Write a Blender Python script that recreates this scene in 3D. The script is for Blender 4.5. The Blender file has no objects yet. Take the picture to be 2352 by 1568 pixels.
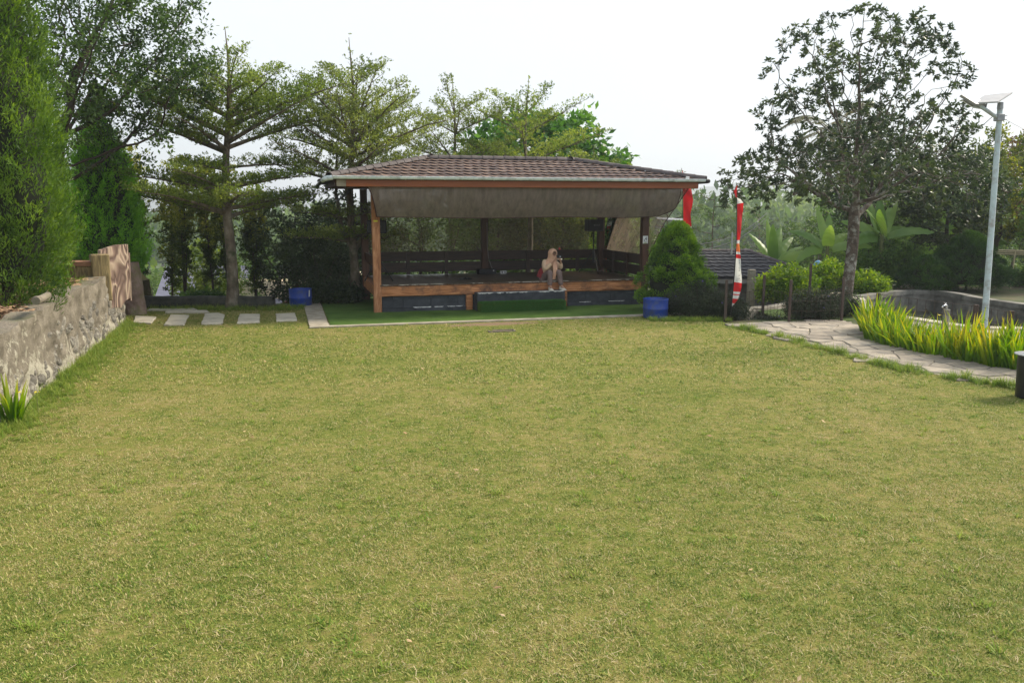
import bpy, bmesh, math, random
import numpy as np
from mathutils import Vector, Matrix

R = math.radians
PI = math.pi
scene = bpy.context.scene
COL = scene.collection
rng = np.random.default_rng(7)
random.seed(7)

# ---------------------------------------------------------------- camera
PITCH = R(9.24)
EYE = 2.6
FPX = 1898.0                        # focal length for a picture 2352 px wide
cam_d = bpy.data.cameras.new('camera')
cam_d.sensor_width = 36.0
cam_d.lens = 36.0 * FPX / 2352.0
cam_d.clip_start = 0.1
cam_d.clip_end = 12000
cam = bpy.data.objects.new('camera', cam_d)
cam.location = (0, 0, EYE)
cam.rotation_euler = (PI / 2 - PITCH, 0, 0)
COL.objects.link(cam)
scene.camera = cam

# ---------------------------------------------------------------- sky and sun
SUN_EL, SUN_AZ = R(40), R(68)        # azimuth clockwise from +Y (view direction)
world = bpy.data.worlds.new('World')
scene.world = world
world.use_nodes = True
wn, wl = world.node_tree.nodes, world.node_tree.links
wn.clear()
w_out = wn.new('ShaderNodeOutputWorld')
w_bg = wn.new('ShaderNodeBackground')
w_sky = wn.new('ShaderNodeTexSky')
w_sky.sky_type = 'NISHITA'
w_sky.sun_disc = False
w_sky.sun_elevation = SUN_EL
w_sky.sun_rotation = SUN_AZ
w_sky.air_density = 1.0
w_sky.dust_density = 2.0
w_tc = wn.new('ShaderNodeTexCoord')
w_map = wn.new('ShaderNodeMapping')
w_map.inputs['Scale'].default_value = (1.0, 1.0, 2.6)
w_noise = wn.new('ShaderNodeTexNoise')
w_noise.inputs['Scale'].default_value = 1.7
w_noise.inputs['Detail'].default_value = 6
w_noise.inputs['Roughness'].default_value = 0.5
w_ramp = wn.new('ShaderNodeMapRange')
w_ramp.inputs['From Min'].default_value = 0.32
w_ramp.inputs['From Max'].default_value = 0.62
w_ramp.inputs['To Min'].default_value = 0.45
w_ramp.inputs['To Max'].default_value = 1.0
w_mix = wn.new('ShaderNodeMix')
w_mix.data_type = 'RGBA'
w_mix.inputs[7].default_value = (3.5, 3.72, 3.95, 1)     # bright overcast cloud
w_bg.inputs['Strength'].default_value = 0.1
wl.new(w_tc.outputs['Generated'], w_map.inputs['Vector'])
wl.new(w_map.outputs['Vector'], w_noise.inputs['Vector'])
wl.new(w_noise.outputs['Fac'], w_ramp.inputs['Value'])
wl.new(w_ramp.outputs['Result'], w_mix.inputs[0])
wl.new(w_sky.outputs['Color'], w_mix.inputs[6])
wl.new(w_mix.outputs[2], w_bg.inputs['Color'])
wl.new(w_bg.outputs['Background'], w_out.inputs['Surface'])

sun_d = bpy.data.lights.new('sun', 'SUN')
sun_d.energy = 2.3
sun_d.angle = R(12)
sun_d.color = (1.0, 0.90, 0.74)
sun = bpy.data.objects.new('sun', sun_d)
sdir = Vector((math.sin(SUN_AZ) * math.cos(SUN_EL), math.cos(SUN_AZ) * math.cos(SUN_EL), math.sin(SUN_EL)))
sun.rotation_euler = sdir.to_track_quat('Z', 'Y').to_euler()
sun.location = (20, 10, 30)
COL.objects.link(sun)

scene.view_settings.view_transform = 'Standard'
scene.view_settings.look = 'None'
scene.view_settings.gamma = 1.0
scene.view_settings.exposure = 1.55
scene.view_settings.use_curve_mapping = False
scene.cycles.max_bounces = 6
scene.cycles.transparent_max_bounces = 16
scene.cycles.volume_bounces = 0

# ---------------------------------------------------------------- measuring helpers (photo pixel -> world point)
_c, _s = math.cos(PITCH), math.sin(PITCH)
def ray(u, v):
    x = (u - 1176) / FPX; y = (784 - v) / FPX
    return np.array([x, _c + y * _s, -_s + y * _c])
def G(u, v, z=0.0):
    d = ray(u, v); t = (z - EYE) / d[2]
    return np.array([0, 0, EYE]) + d * t
def at(u, v, Y):
    d = ray(u, v); t = Y / d[1]
    return np.array([0, 0, EYE]) + d * t

# ---------------------------------------------------------------- scene graph helpers
def tag(o, label=None, cat=None, group=None, kind=None):
    if label: o['label'] = label
    if cat: o['category'] = cat
    if group: o['group'] = group
    if kind: o['kind'] = kind
    return o
def empty(name, loc=(0, 0, 0), rz=0.0, label=None, cat=None, group=None):
    o = bpy.data.objects.new(name, None)
    o.empty_display_size = 0.2
    o.location = loc; o.rotation_euler = (0, 0, rz)
    COL.objects.link(o)
    return tag(o, label, cat, group)
def link(name, me, parent=None, mat=None, loc=None, rot=None):
    o = bpy.data.objects.new(name, me)
    COL.objects.link(o)
    if mat is not None and len(me.materials) == 0:
        for m in (mat if isinstance(mat, (list, tuple)) else [mat]): me.materials.append(m)
    if parent is not None: o.parent = parent
    if loc is not None: o.location = loc
    if rot is not None: o.rotation_euler = rot
    return o
def copy_tree(o, parent=None):
    c = o.copy(); COL.objects.link(c); c.parent = parent
    for ch in list(o.children): copy_tree(ch, c)
    return c
def np_mesh(name, V, F, smooth=False, attrs=None, mi=None):
    """V (n,3) array, F (m,k) array of equal-size faces"""
    V = np.asarray(V, np.float32); F = np.asarray(F, np.int32)
    me = bpy.data.meshes.new(name)
    me.vertices.add(len(V)); me.vertices.foreach_set('co', V.ravel())
    k = F.shape[1]
    me.loops.add(F.size); me.loops.foreach_set('vertex_index', F.ravel())
    me.polygons.add(len(F))
    me.polygons.foreach_set('loop_start', np.arange(0, F.size, k, dtype=np.int32))
    me.polygons.foreach_set('loop_total', np.full(len(F), k, np.int32))
    if smooth: me.polygons.foreach_set('use_smooth', np.ones(len(F), bool))
    if mi is not None: me.polygons.foreach_set('material_index', np.asarray(mi, np.int32))
    me.update(calc_edges=True)
    if attrs:
        for an, av in attrs.items():
            a = me.attributes.new(an, 'FLOAT', 'POINT')
            a.data.foreach_set('value', np.asarray(av, np.float32))
    return me

class MB:
    """collects simple solids of ONE part and builds one mesh"""
    def __init__(self): self.v = []; self.f = []; self.mi = []; self.sm = []
    def add(self, vs, fs, mi=0, sm=False):
        b = len(self.v); self.v += [tuple(map(float, p)) for p in vs]
        for f in fs: self.f.append([b + i for i in f]); self.mi.append(mi); self.sm.append(sm)
        return self
    def box(self, x0, x1, y0, y1, z0, z1, mi=0, M=None):
        vs = [(x0,y0,z0),(x1,y0,z0),(x1,y1,z0),(x0,y1,z0),(x0,y0,z1),(x1,y0,z1),(x1,y1,z1),(x0,y1,z1)]
        if M is not None: vs = [tuple(M @ Vector(p)) for p in vs]
        return self.add(vs, [(0,3,2,1),(4,5,6,7),(0,1,5,4),(1,2,6,5),(2,3,7,6),(3,0,4,7)], mi)
    def cbox(self, x0, x1, y0, y1, z0, z1, c=0.01, mi=0, M=None):
        """chamfered box"""
        vs = []
        for z, q in ((z0, c), (z0 + c, 0), (z1 - c, 0), (z1, c)):
            X0, X1, Y0, Y1 = x0 + q, x1 - q, y0 + q, y1 - q
            k = c if q == 0 else c * .6
            vs += [(X0+k,Y0,z),(X1-k,Y0,z),(X1,Y0+k,z),(X1,Y1-k,z),(X1-k,Y1,z),(X0+k,Y1,z),(X0,Y1-k,z),(X0,Y0+k,z)]
        if M is not None: vs = [tuple(M @ Vector(p)) for p in vs]
        fs = [tuple(range(7, -1, -1)), tuple(range(24, 32))]
        for r in range(3):
            for i in range(8):
                a = r*8+i; b = r*8+(i+1) % 8
                fs.append((a, b, b+8, a+8))
        return self.add(vs, fs, mi)
    def tube(self, pts, rad, n=8, mi=0, cap=True, sm=True):
        pts = [Vector(p) for p in pts]
        if not hasattr(rad, '__len__'): rad = [rad] * len(pts)
        vs = []; up = Vector((0, 0, 1)); prev = None
        for i, p in enumerate(pts):
            t = (pts[min(i+1, len(pts)-1)] - pts[max(i-1, 0)])
            t = t.normalized() if t.length > 1e-9 else Vector((0, 0, 1))
            if prev is None:
                a = t.orthogonal().normalized()
            else:
                a = (prev - t * prev.dot(t)); a = a.normalized() if a.length > 1e-6 else t.orthogonal().normalized()
            prev = a; b = t.cross(a)
            for k in range(n):
                th = 2 * PI * k / n
                vs.append(p + (a * math.cos(th) + b * math.sin(th)) * rad[i])
        fs = []
        for i in range(len(pts) - 1):
            for k in range(n):
                fs.append((i*n+k, i*n+(k+1) % n, (i+1)*n+(k+1) % n, (i+1)*n+k))
        m = len(pts) - 1
        self.add(vs, fs, mi, sm)
        if cap:
            self.add([vs[k] for k in range(n)], [tuple(range(n-1, -1, -1))], mi)
            self.add([vs[m*n+k] for k in range(n)], [tuple(range(n))], mi)
        return self
    def lathe(self, prof, n=24, mi=0, c=(0, 0, 0), sm=True, closed=False):
        vs = []
        for r, z in prof:
            for k in range(n):
                th = 2 * PI * k / n
                vs.append((c[0] + r * math.cos(th), c[1] + r * math.sin(th), c[2] + z))
        fs = []
        m = len(prof)
        for i in range(m - 1 if not closed else m):
            j = (i + 1) % m
            for k in range(n):
                fs.append((i*n+k, i*n+(k+1) % n, j*n+(k+1) % n, j*n+k))
        return self.add(vs, fs, mi, sm)
    def prism(self, poly, z0, z1, mi=0, bev=0.0):
        """poly: ccw list of (x,y)"""
        n = len(poly)
        vs = [(p[0], p[1], z0) for p in poly]
        if bev:
            cx = sum(p[0] for p in poly) / n; cy = sum(p[1] for p in poly) / n
            vs += [(p[0], p[1], z1 - bev) for p in poly]
            q = []
            for p in poly:
                dx, dy = p[0] - cx, p[1] - cy; L = math.hypot(dx, dy) + 1e-6
                k = max(0.0, 1 - bev * 1.3 / L); q.append((cx + dx * k, cy + dy * k, z1))
            vs += q
            fs = [tuple(range(n-1, -1, -1)), tuple(range(2*n, 3*n))]
            for r in range(2):
                for i in range(n): fs.append((r*n+i, r*n+(i+1) % n, (r+1)*n+(i+1) % n, (r+1)*n+i))
        else:
            vs += [(p[0], p[1], z1) for p in poly]
            fs = [tuple(range(n-1, -1, -1)), tuple(range(n, 2*n))]
            for i in range(n): fs.append((i, (i+1) % n, n+(i+1) % n, n+i))
        return self.add(vs, fs, mi)
    def grid(self, fn, nu, nv, mi=0, sm=True, wrap=False):
        vs = [fn(i / (nu - 1), j / (nv - 1)) for j in range(nv) for i in range(nu)]
        fs = [(j*nu+i, j*nu+i+1, (j+1)*nu+i+1, (j+1)*nu+i) for j in range(nv-1) for i in range(nu-1)]
        return self.add(vs, fs, mi, sm)
    def mesh(self, name):
        me = bpy.data.meshes.new(name)
        me.from_pydata(self.v, [], self.f)
        me.polygons.foreach_set('material_index', self.mi)
        me.polygons.foreach_set('use_smooth', self.sm)
        me.update()
        return me
    def build(self, name, mat, parent=None, loc=None, rot=None, weld=False):
        me = self.mesh(name)
        if weld:
            bm = bmesh.new(); bm.from_mesh(me)
            bmesh.ops.remove_doubles(bm, verts=bm.verts, dist=1e-5)
            bmesh.ops.recalc_face_normals(bm, faces=bm.faces)
            bm.to_mesh(me); bm.free()
        return link(name, me, parent, mat, loc, rot)

# ---------------------------------------------------------------- materials
def new_mat(name):
    m = bpy.data.materials.new(name); m.use_nodes = True
    nt = m.node_tree; nt.nodes.clear()
    out = nt.nodes.new('ShaderNodeOutputMaterial')
    return m, nt.nodes, nt.links, out
def c4(c): return (c[0], c[1], c[2], 1)
def ramp(N, stops):
    r = N.new('ShaderNodeValToRGB')
    e = r.color_ramp.elements
    while len(e) < len(stops): e.new(0.5)
    for k, (p, c) in enumerate(stops): e[k].position = p; e[k].color = c4(c)
    return r
def noise(N, L, vec, scale, detail=6, rough=0.55, dist=0.0):
    n = N.new('ShaderNodeTexNoise')
    n.inputs['Scale'].default_value = scale; n.inputs['Detail'].default_value = detail
    n.inputs['Roughness'].default_value = rough; n.inputs['Distortion'].default_value = dist
    if vec is not None: L.new(vec, n.inputs['Vector'])
    return n
def coords(N, L, stretch=(1, 1, 1), space='Object', per_object=False):
    if space == 'World':
        g = N.new('ShaderNodeNewGeometry'); src = g.outputs['Position']
    else:
        g = N.new('ShaderNodeTexCoord'); src = g.outputs['Object']
    mp = N.new('ShaderNodeMapping'); mp.inputs['Scale'].default_value = stretch
    L.new(src, mp.inputs['Vector'])
    if per_object:
        oi = N.new('ShaderNodeObjectInfo')
        mu = N.new('ShaderNodeMath'); mu.operation = 'MULTIPLY'; mu.inputs[1].default_value = 37.0
        L.new(oi.outputs['Random'], mu.inputs[0])
        L.new(mu.outputs[0], mp.inputs['Location'])
    return mp.outputs['Vector']
def mat(name, stops, scale=4.0, rough=0.75, bump=0.25, bscale=None, stretch=(1, 1, 1), space='Object',
        rand=0.0, metallic=0.0, spec=0.35, dirt=None, dscale=1.3, dist=0.0, detail=7, bdist=0.01):
    """noise-driven principled material; stops = list of colours dark..light or (pos,colour)"""
    m, N, L, out = new_mat(name)
    p = N.new('ShaderNodeBsdfPrincipled')
    vec = coords(N, L, stretch, space, per_object=rand > 0)
    n = noise(N, L, vec, scale, detail, 0.6, dist)
    if not isinstance(stops[0][0], (int, float)) or len(stops[0]) == 2:
        st = stops
    else:
        k = len(stops); st = [(0.3 + 0.4 * i / max(1, k - 1), c) for i, c in enumerate(stops)]
    r = ramp(N, st)
    L.new(n.outputs['Fac'], r.inputs[0])
    col = r.outputs[0]
    if dirt:
        n2 = noise(N, L, coords(N, L, (1, 1, 1), space), dscale, 5, 0.65)
        mr = N.new('ShaderNodeMapRange'); mr.inputs[1].default_value = 0.48; mr.inputs[2].default_value = 0.68
        L.new(n2.outputs['Fac'], mr.inputs[0])
        mx = N.new('ShaderNodeMix'); mx.data_type = 'RGBA'
        L.new(mr.outputs[0], mx.inputs[0]); L.new(col, mx.inputs[6]); mx.inputs[7].default_value = c4(dirt)
        col = mx.outputs[2]
    if rand > 0:
        oi = N.new('ShaderNodeObjectInfo')
        mr2 = N.new('ShaderNodeMapRange'); mr2.inputs[3].default_value = 1 - rand; mr2.inputs[4].default_value = 1 + rand
        L.new(oi.outputs['Random'], mr2.inputs[0])
        hv = N.new('ShaderNodeHueSaturation'); L.new(mr2.outputs[0], hv.inputs['Value']); L.new(col, hv.inputs['Color'])
        col = hv.outputs[0]
    L.new(col, p.inputs['Base Color'])
    p.inputs['Roughness'].default_value = rough
    p.inputs['Metallic'].default_value = metallic
    p.inputs['Specular IOR Level'].default_value = spec
    if bump:
        nb = noise(N, L, vec, bscale or scale * 4, 5, 0.6)
        b = N.new('ShaderNodeBump'); b.inputs['Strength'].default_value = bump; b.inputs['Distance'].default_value = bdist
        L.new(nb.outputs['Fac'], b.inputs['Height']); L.new(b.outputs[0], p.inputs['Normal'])
    L.new(p.outputs[0], out.inputs['Surface'])
    return m
def leaf_mat(name, cols, trans=0.35, rough=0.55, spec=0.3, nscale=0.6, tcol=None, patch=0.35):
    """foliage: colour from the 'rv' attribute plus a slow world noise; thin-leaf translucency"""
    m, N, L, out = new_mat(name)
    a = N.new('ShaderNodeAttribute'); a.attribute_name = 'rv'
    n = noise(N, L, coords(N, L, (1, 1, 1), 'World'), nscale, 3, 0.5)
    mr = N.new('ShaderNodeMapRange'); mr.inputs[1].default_value = 0.3; mr.inputs[2].default_value = 0.7
    mr.inputs[3].default_value = -patch; mr.inputs[4].default_value = patch
    L.new(n.outputs['Fac'], mr.inputs[0])
    ad = N.new('ShaderNodeMath'); ad.operation = 'ADD'; ad.use_clamp = True
    L.new(a.outputs['Fac'], ad.inputs[0]); L.new(mr.outputs[0], ad.inputs[1])
    k = len(cols); r = ramp(N, [(i / (k - 1), c) for i, c in enumerate(cols)])
    L.new(ad.outputs[0], r.inputs[0])
    p = N.new('ShaderNodeBsdfPrincipled')
    p.inputs['Roughness'].default_value = rough; p.inputs['Specular IOR Level'].default_value = spec
    L.new(r.outputs[0], p.inputs['Base Color'])
    t = N.new('ShaderNodeBsdfTranslucent')
    hs = N.new('ShaderNodeHueSaturation'); hs.inputs['Hue'].default_value = 0.485
    hs.inputs['Saturation'].default_value = 1.15; hs.inputs['Value'].default_value = 1.5
    L.new(r.outputs[0], hs.inputs['Color']); L.new(hs.outputs[0], t.inputs['Color'])
    mx = N.new('ShaderNodeMixShader'); mx.inputs[0].default_value = trans
    L.new(p.outputs[0], mx.inputs[1]); L.new(t.outputs[0], mx.inputs[2])
    L.new(mx.outputs[0], out.inputs['Surface'])
    return m

MT = {}
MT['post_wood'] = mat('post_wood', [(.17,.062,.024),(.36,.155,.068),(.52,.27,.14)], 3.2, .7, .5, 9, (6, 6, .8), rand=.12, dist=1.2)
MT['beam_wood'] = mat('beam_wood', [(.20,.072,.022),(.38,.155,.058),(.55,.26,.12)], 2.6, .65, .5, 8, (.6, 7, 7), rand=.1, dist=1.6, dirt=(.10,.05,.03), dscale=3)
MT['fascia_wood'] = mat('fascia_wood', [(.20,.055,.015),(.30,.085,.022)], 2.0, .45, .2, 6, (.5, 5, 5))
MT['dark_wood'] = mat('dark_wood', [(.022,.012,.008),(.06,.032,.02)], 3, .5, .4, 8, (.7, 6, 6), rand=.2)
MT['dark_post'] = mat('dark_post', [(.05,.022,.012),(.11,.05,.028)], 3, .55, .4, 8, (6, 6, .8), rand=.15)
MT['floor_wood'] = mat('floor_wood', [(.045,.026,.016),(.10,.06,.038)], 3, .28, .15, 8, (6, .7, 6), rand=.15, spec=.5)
MT['tile'] = mat('roof_tile', [(.045,.025,.020),(.12,.066,.045),(.22,.15,.105)], 2.2, .75, .35, 40, (1, 1, 1), rand=.28, detail=5, dirt=(.10,.10,.11), dscale=6)
MT['tile_dark'] = mat('dark_roof_tile', [(.014,.014,.018),(.038,.036,.042)], 3, .75, .4, 30, rand=.2)
MT['gutter'] = mat('gutter_paint', [(.55,.64,.66),(.76,.81,.81)], 3, .4, .1, 20, dirt=(.34,.38,.37), dscale=4)
MT['slate'] = mat('slate_block', [(.020,.024,.030),(.06,.066,.076)], 5, .75, .5, 22, rand=.2)
MT['slate_paint'] = mat('chipped_white_paint', [(.35,.35,.33),(.75,.75,.72)], 9, .7, .3, 30)
MT['concrete'] = mat('concrete', [(.26,.225,.17),(.37,.325,.25),(.46,.41,.33)], 5, .9, .3, 60, dirt=(.22,.19,.14), dscale=2.2)
MT['slab'] = mat('pale_slab_concrete', [(.40,.355,.27),(.52,.47,.37),(.60,.55,.45)], 5, .9, .3, 60, dirt=(.34,.30,.23), dscale=2.2)
MT['black_plastic'] = mat('black_plastic', [(.012,.012,.014),(.022,.022,.025)], 6, .45, .1, 60)
MT['grey_metal'] = mat('grey_metal', [(.20,.21,.22),(.36,.37,.38)], 6, .5, .15, 40, metallic=.3)
MT['rust_metal'] = mat('rusty_metal', [(.03,.02,.016),(.075,.045,.034)], 8, .8, .4, 40)
MT['blue_plastic'] = mat('blue_plastic', [(.006,.035,.24),(.010,.055,.34)], 3, .5, .15, 20, spec=.45, dirt=(.05,.07,.16), dscale=5)
MT['white'] = mat('white_paint', [(.62,.63,.62),(.78,.78,.76)], 6, .6, .1, 30)
MT['bark'] = mat('pale_bark', [(.07,.05,.035),(.16,.125,.09),(.27,.23,.18)], 5, .9, .8, 14, (1, 1, .5), dirt=(.05,.06,.025), dscale=4, bdist=.02)
MT['bark_dark'] = mat('dark_bark', [(.03,.022,.016),(.08,.06,.045)], 6, .9, .7, 16, (1, 1, .5), bdist=.02)
MT['bark_lichen'] = mat('lichen_bark', [(.045,.032,.024),(.10,.075,.055),(.14,.11,.085)], 7, .9, .8, 18, dirt=(.36,.36,.31), dscale=5.5, bdist=.02)
MT['soil'] = mat('soil', [(.09,.055,.035),(.17,.11,.07)], 3, .95, .6, 30, space='World', dirt=(.07,.085,.03), dscale=.8)
exec_later = []

# ================================================================ THE SETTING
def in_poly(x, y, poly):
    x = np.asarray(x); y = np.asarray(y); ins = np.zeros(x.shape, bool)
    n = len(poly)
    for i in range(n):
        x1, y1 = poly[i][:2]; x2, y2 = poly[(i + 1) % n][:2]
        if y1 == y2: continue
        c = ((y1 > y) != (y2 > y)) & (x < (x2 - x1) * (y - y1) / (y2 - y1) + x1)
        ins ^= c
    return ins
def sstep(x, a, b):
    t = np.clip((x - a) / (b - a), 0, 1); return t * t * (3 - 2 * t)
def px(pts, z=0.0): return [tuple(G(u, v, z)[:2]) for u, v in pts]
def tri_sheet(name, poly, z, m, kind='structure', sub=0.6):
    """flat polygon sheet, triangulated"""
    bm = bmesh.new()
    vs = [bm.verts.new((p[0], p[1], z)) for p in poly]
    f = bm.faces.new(vs); bmesh.ops.recalc_face_normals(bm, faces=[f])
    if f.normal.z < 0: f.normal_flip()
    bmesh.ops.triangulate(bm, faces=bm.faces[:])
    me = bpy.data.meshes.new(name); bm.to_mesh(me); bm.free()
    o = link(name, me, None, m)
    return tag(o, kind=kind)

# pavilion frame
PO = G(868, 718); PHI = R(15.3)
PW = np.array([math.cos(PHI), math.sin(PHI)]); PD = np.array([-math.sin(PHI), math.cos(PHI)])
def pl(a, b): return (PO[0] + PW[0] * a + PD[0] * b, PO[1] + PW[1] * a + PD[1] * b)

path_low = px([(1700, 750), (1760, 765), (1820, 779), (1900, 801), (1980, 823), (2060, 843), (2130, 857), (2220, 871), (2352, 891)])
path_low += [(7.9, 10.6), (8.6, 8.5)]
iris_line = px([(1968, 758), (1992, 778), (2040, 797), (2100, 810), (2170, 826), (2250, 840), (2352, 856)])
path_up = px([(1700, 742), (1780, 738), (1870, 736), (1955, 739)]) + iris_line + [(9.0, 10.9), (9.6, 8.6)]
path_poly = path_low + path_up[::-1]

pond_back = px([(1962, 684), (2010, 676), (2060, 670.5), (2130, 669.5), (2200, 676), (2262, 688), (2352, 701)]) + [(14.6, 18.5)]
pond_front = px([(2352, 757), (2262, 755), (2200, 750), (2120, 738), (2050, 727), (1990, 714)])
pond_poly = pond_back + pond_front
p_c = np.mean(np.array(pond_poly), 0)

def wall_x(y): return -6.36 - (y - 10.25) * 0.293
def ground_z(x, y):
    x = np.asarray(x, float); y = np.asarray(y, float)
    left = 5.0 * sstep(y, 22.3, 33) * (1 - sstep(x, -4, 1))
    mid = 3.2 * sstep(y, 26.5, 36) * sstep(x, -4, 1) * (1 - sstep(x, 3, 6))
    gully = 2.0 * sstep(y, 19.2, 25.5) * sstep(x, 4.8, 5.6) * (1 - sstep(x, 6.6 + (y - 19) * .33, 8.0 + (y - 19) * .33))
    gully2 = 3.0 * sstep(y, 27.5, 34) * sstep(x, 3, 6)
    d = left + mid + np.maximum(gully, gully2)
    far = 6.0 * sstep(y, 45, 110) - 7.0 * sstep(y, 170, 420) 
    bump = 0.05 * np.sin(x * .7 + 1.3) * np.cos(y * .5) * sstep(y, 22, 26)
    side = -3.5 * sstep(-x, 15, 40) * (1 - sstep(y, 20, 30))
    return -d - far + bump - side * 0

def nonuni(a, b, fine0, fine1, df, growth=1.25):
    xs = list(np.arange(fine0, fine1 + 1e-6, df)); s = df
    while xs[-1] < b: s *= growth; xs.append(min(b, xs[-1] + s))
    s = df; lo = []
    x = fine0
    while x > a: s *= growth; x = max(a, x - s); lo.append(x)
    return np.array(lo[::-1] + xs)
gx = nonuni(-1500, 1500, -11, 17, 0.3); gy = nonuni(-40, 3200, 1, 34, 0.3)
X, Y = np.meshgrid(gx, gy)
Z = ground_z(X, Y) - 0.012
pin = in_poly(X, Y, [tuple(p_c + (np.array(p) - p_c) * 1.0) for p in pond_poly])
Z = np.where(pin, -0.95, Z)
nx, ny = len(gx), len(gy)
idx = np.arange(nx * ny).reshape(ny, nx)
Fq = np.stack([idx[:-1, :-1], idx[:-1, 1:], idx[1:, 1:], idx[1:, :-1]], -1).reshape(-1, 4)
MT['ground'] = mat('ground_soil_and_weeds', [(.030,.045,.012),(.055,.075,.022),(.10,.085,.045)], .9, .95, .5, 30, space='World', dirt=(.15,.105,.07), dscale=.35)
ground = link('ground', np_mesh('ground', np.stack([X, Y, Z], -1).reshape(-1, 3), Fq, True), None, MT['ground'])
tag(ground, kind='structure')

lawn_poly = [(-4.0, 1.0), (12, 1.0), (12, 6), (8.6, 8.5)] + path_low[:-2][::-1] + [(5.0, 18.3), (4.55, 19.4), (4.4, 20.6), (2.5, 21.6), (-6.3, 21.75), (-9.7, 21.35), (-9.4, 20.0), (wall_x(18.85) - .1, 18.85), (wall_x(10) - .1, 10.0), (wall_x(1) - .1, 1.0)]
m, N, L, out = new_mat('lawn_turf')
vec = coords(N, L, (1, 1, 1), 'World')
def lawn_colour(N, L, vec):
    """slow patches green <-> dry, with finer mottling: shared by turf and blades"""
    big = noise(N, L, vec, 0.33, 3, .5)
    med = noise(N, L, vec, 1.7, 4, .6)
    fin = noise(N, L, vec, 11.0, 4, .65)
    a1 = N.new('ShaderNodeMath'); a1.operation = 'MULTIPLY_ADD'; a1.inputs[1].default_value = .45; L.new(big.outputs['Fac'], a1.inputs[0])
    a2 = N.new('ShaderNodeMath'); a2.operation = 'MULTIPLY_ADD'; a2.inputs[1].default_value = .50
    a3 = N.new('ShaderNodeMath'); a3.operation = 'MULTIPLY_ADD'; a3.inputs[1].default_value = .95; a3.inputs[2].default_value = -.40
    L.new(med.outputs['Fac'], a2.inputs[0]); L.new(fin.outputs['Fac'], a3.inputs[0])
    L.new(a3.outputs[0], a2.inputs[2]); L.new(a2.outputs[0], a1.inputs[2])
    return a1
la = lawn_colour(N, L, vec)
r = ramp(N, [(0.22, (.065,.10,.018)), (.45, (.15,.175,.032)), (.66, (.24,.21,.065)), (.88, (.33,.25,.12))])
L.new(la.outputs[0], r.inputs[0])
p = N.new('ShaderNodeBsdfPrincipled'); p.inputs['Roughness'].default_value = .95; p.inputs['Specular IOR Level'].default_value = .1
# bare earth worn along the concrete edge of the mat
bare = G(1135, 744)
gp = N.new('ShaderNodeNewGeometry'); mpb = N.new('ShaderNodeMapping'); mpb.vector_type = 'TEXTURE'
mpb.inputs['Location'].default_value = (float(bare[0]), float(bare[1]), 0); mpb.inputs['Rotation'].default_value = (0, 0, PHI); mpb.inputs['Scale'].default_value = (1.25, .26, 1)
L.new(gp.outputs['Position'], mpb.inputs['Vector']); ln = N.new('ShaderNodeVectorMath'); ln.operation = 'LENGTH'; L.new(mpb.outputs[0], ln.inputs[0])
nbr = noise(N, L, vec, 3.5, 5, .7); sb1 = N.new('ShaderNodeMath'); sb1.operation = 'ADD'; L.new(ln.outputs['Value'], sb1.inputs[0]); L.new(nbr.outputs['Fac'], sb1.inputs[1])
mrb = N.new('ShaderNodeMapRange'); mrb.inputs[1].default_value = 1.25; mrb.inputs[2].default_value = 1.5; mrb.inputs[3].default_value = 1; mrb.inputs[4].default_value = 0; L.new(sb1.outputs[0], mrb.inputs[0])
mxb = N.new('ShaderNodeMix'); mxb.data_type = 'RGBA'; L.new(mrb.outputs[0], mxb.inputs[0]); L.new(r.outputs[0], mxb.inputs[6]); mxb.inputs[7].default_value = (.26, .18, .11, 1)
L.new(mxb.outputs[2], p.inputs['Base Color'])
nb = noise(N, L, vec, 45, 4, .7); b = N.new('ShaderNodeBump'); b.inputs['Strength'].default_value = .9; b.inputs['Distance'].default_value = .03
L.new(nb.outputs['Fac'], b.inputs['Height']); L.new(b.outputs[0], p.inputs['Normal'])
L.new(p.outputs[0], out.inputs['Surface'])
MT['lawn'] = m
tri_sheet('lawn', lawn_poly, 0.0, MT['lawn'])

# ---- stone slabs, concrete edging, mat
slab_px = [
 [(305.7,742.6),(345.7,744.9),(359.4,729.9),(311.5,727.9)],
 [(376.9,748.4),(422.8,748.4),(433.6,726),(392.6,725)],
 [(461.9,746.5),(510.7,745.5),(515.6,725),(500,720.7),(470.7,723)],
 [(544.9,744.5),(595.7,742.2),(596.7,723.4),(549.8,724)],
 [(635.7,739.7),(682.6,737.7),(676.7,721),(633.8,723)],
 [(337.9,714.3),(453,714.3),(447,710.4),(345,711)],
 [(378.9,720),(482.4,720),(474.6,714.9),(381,716)]]
slab_polys = [px(s) for s in slab_px]
def rough_poly(poly, step=.09, amp=.012, seed=0):
    rr = random.Random(seed); o = []
    for i in range(len(poly)):
        a = poly[i]; b = poly[(i+1) % len(poly)]; L_ = math.dist(a, b); n = max(1, int(L_/step))
        for k in range(n):
            t = k / n; o.append((a[0]+(b[0]-a[0])*t + rr.uniform(-amp, amp), a[1]+(b[1]-a[1])*t + rr.uniform(-amp, amp)))
    return o
slab_desc = ['stepping slab nearest the rock steps, small and skewed', 'long skewed stepping slab, second from the rock steps',
 'five-cornered stepping slab in the middle of the row', 'squarish stepping slab between the five-cornered one and the blue tub',
 'stepping slab with chipped edge closest to the green mat', 'long thin pale slab lying along the dark kerb wall',
 'long thin pale slab just in front of the one by the kerb wall']
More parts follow.
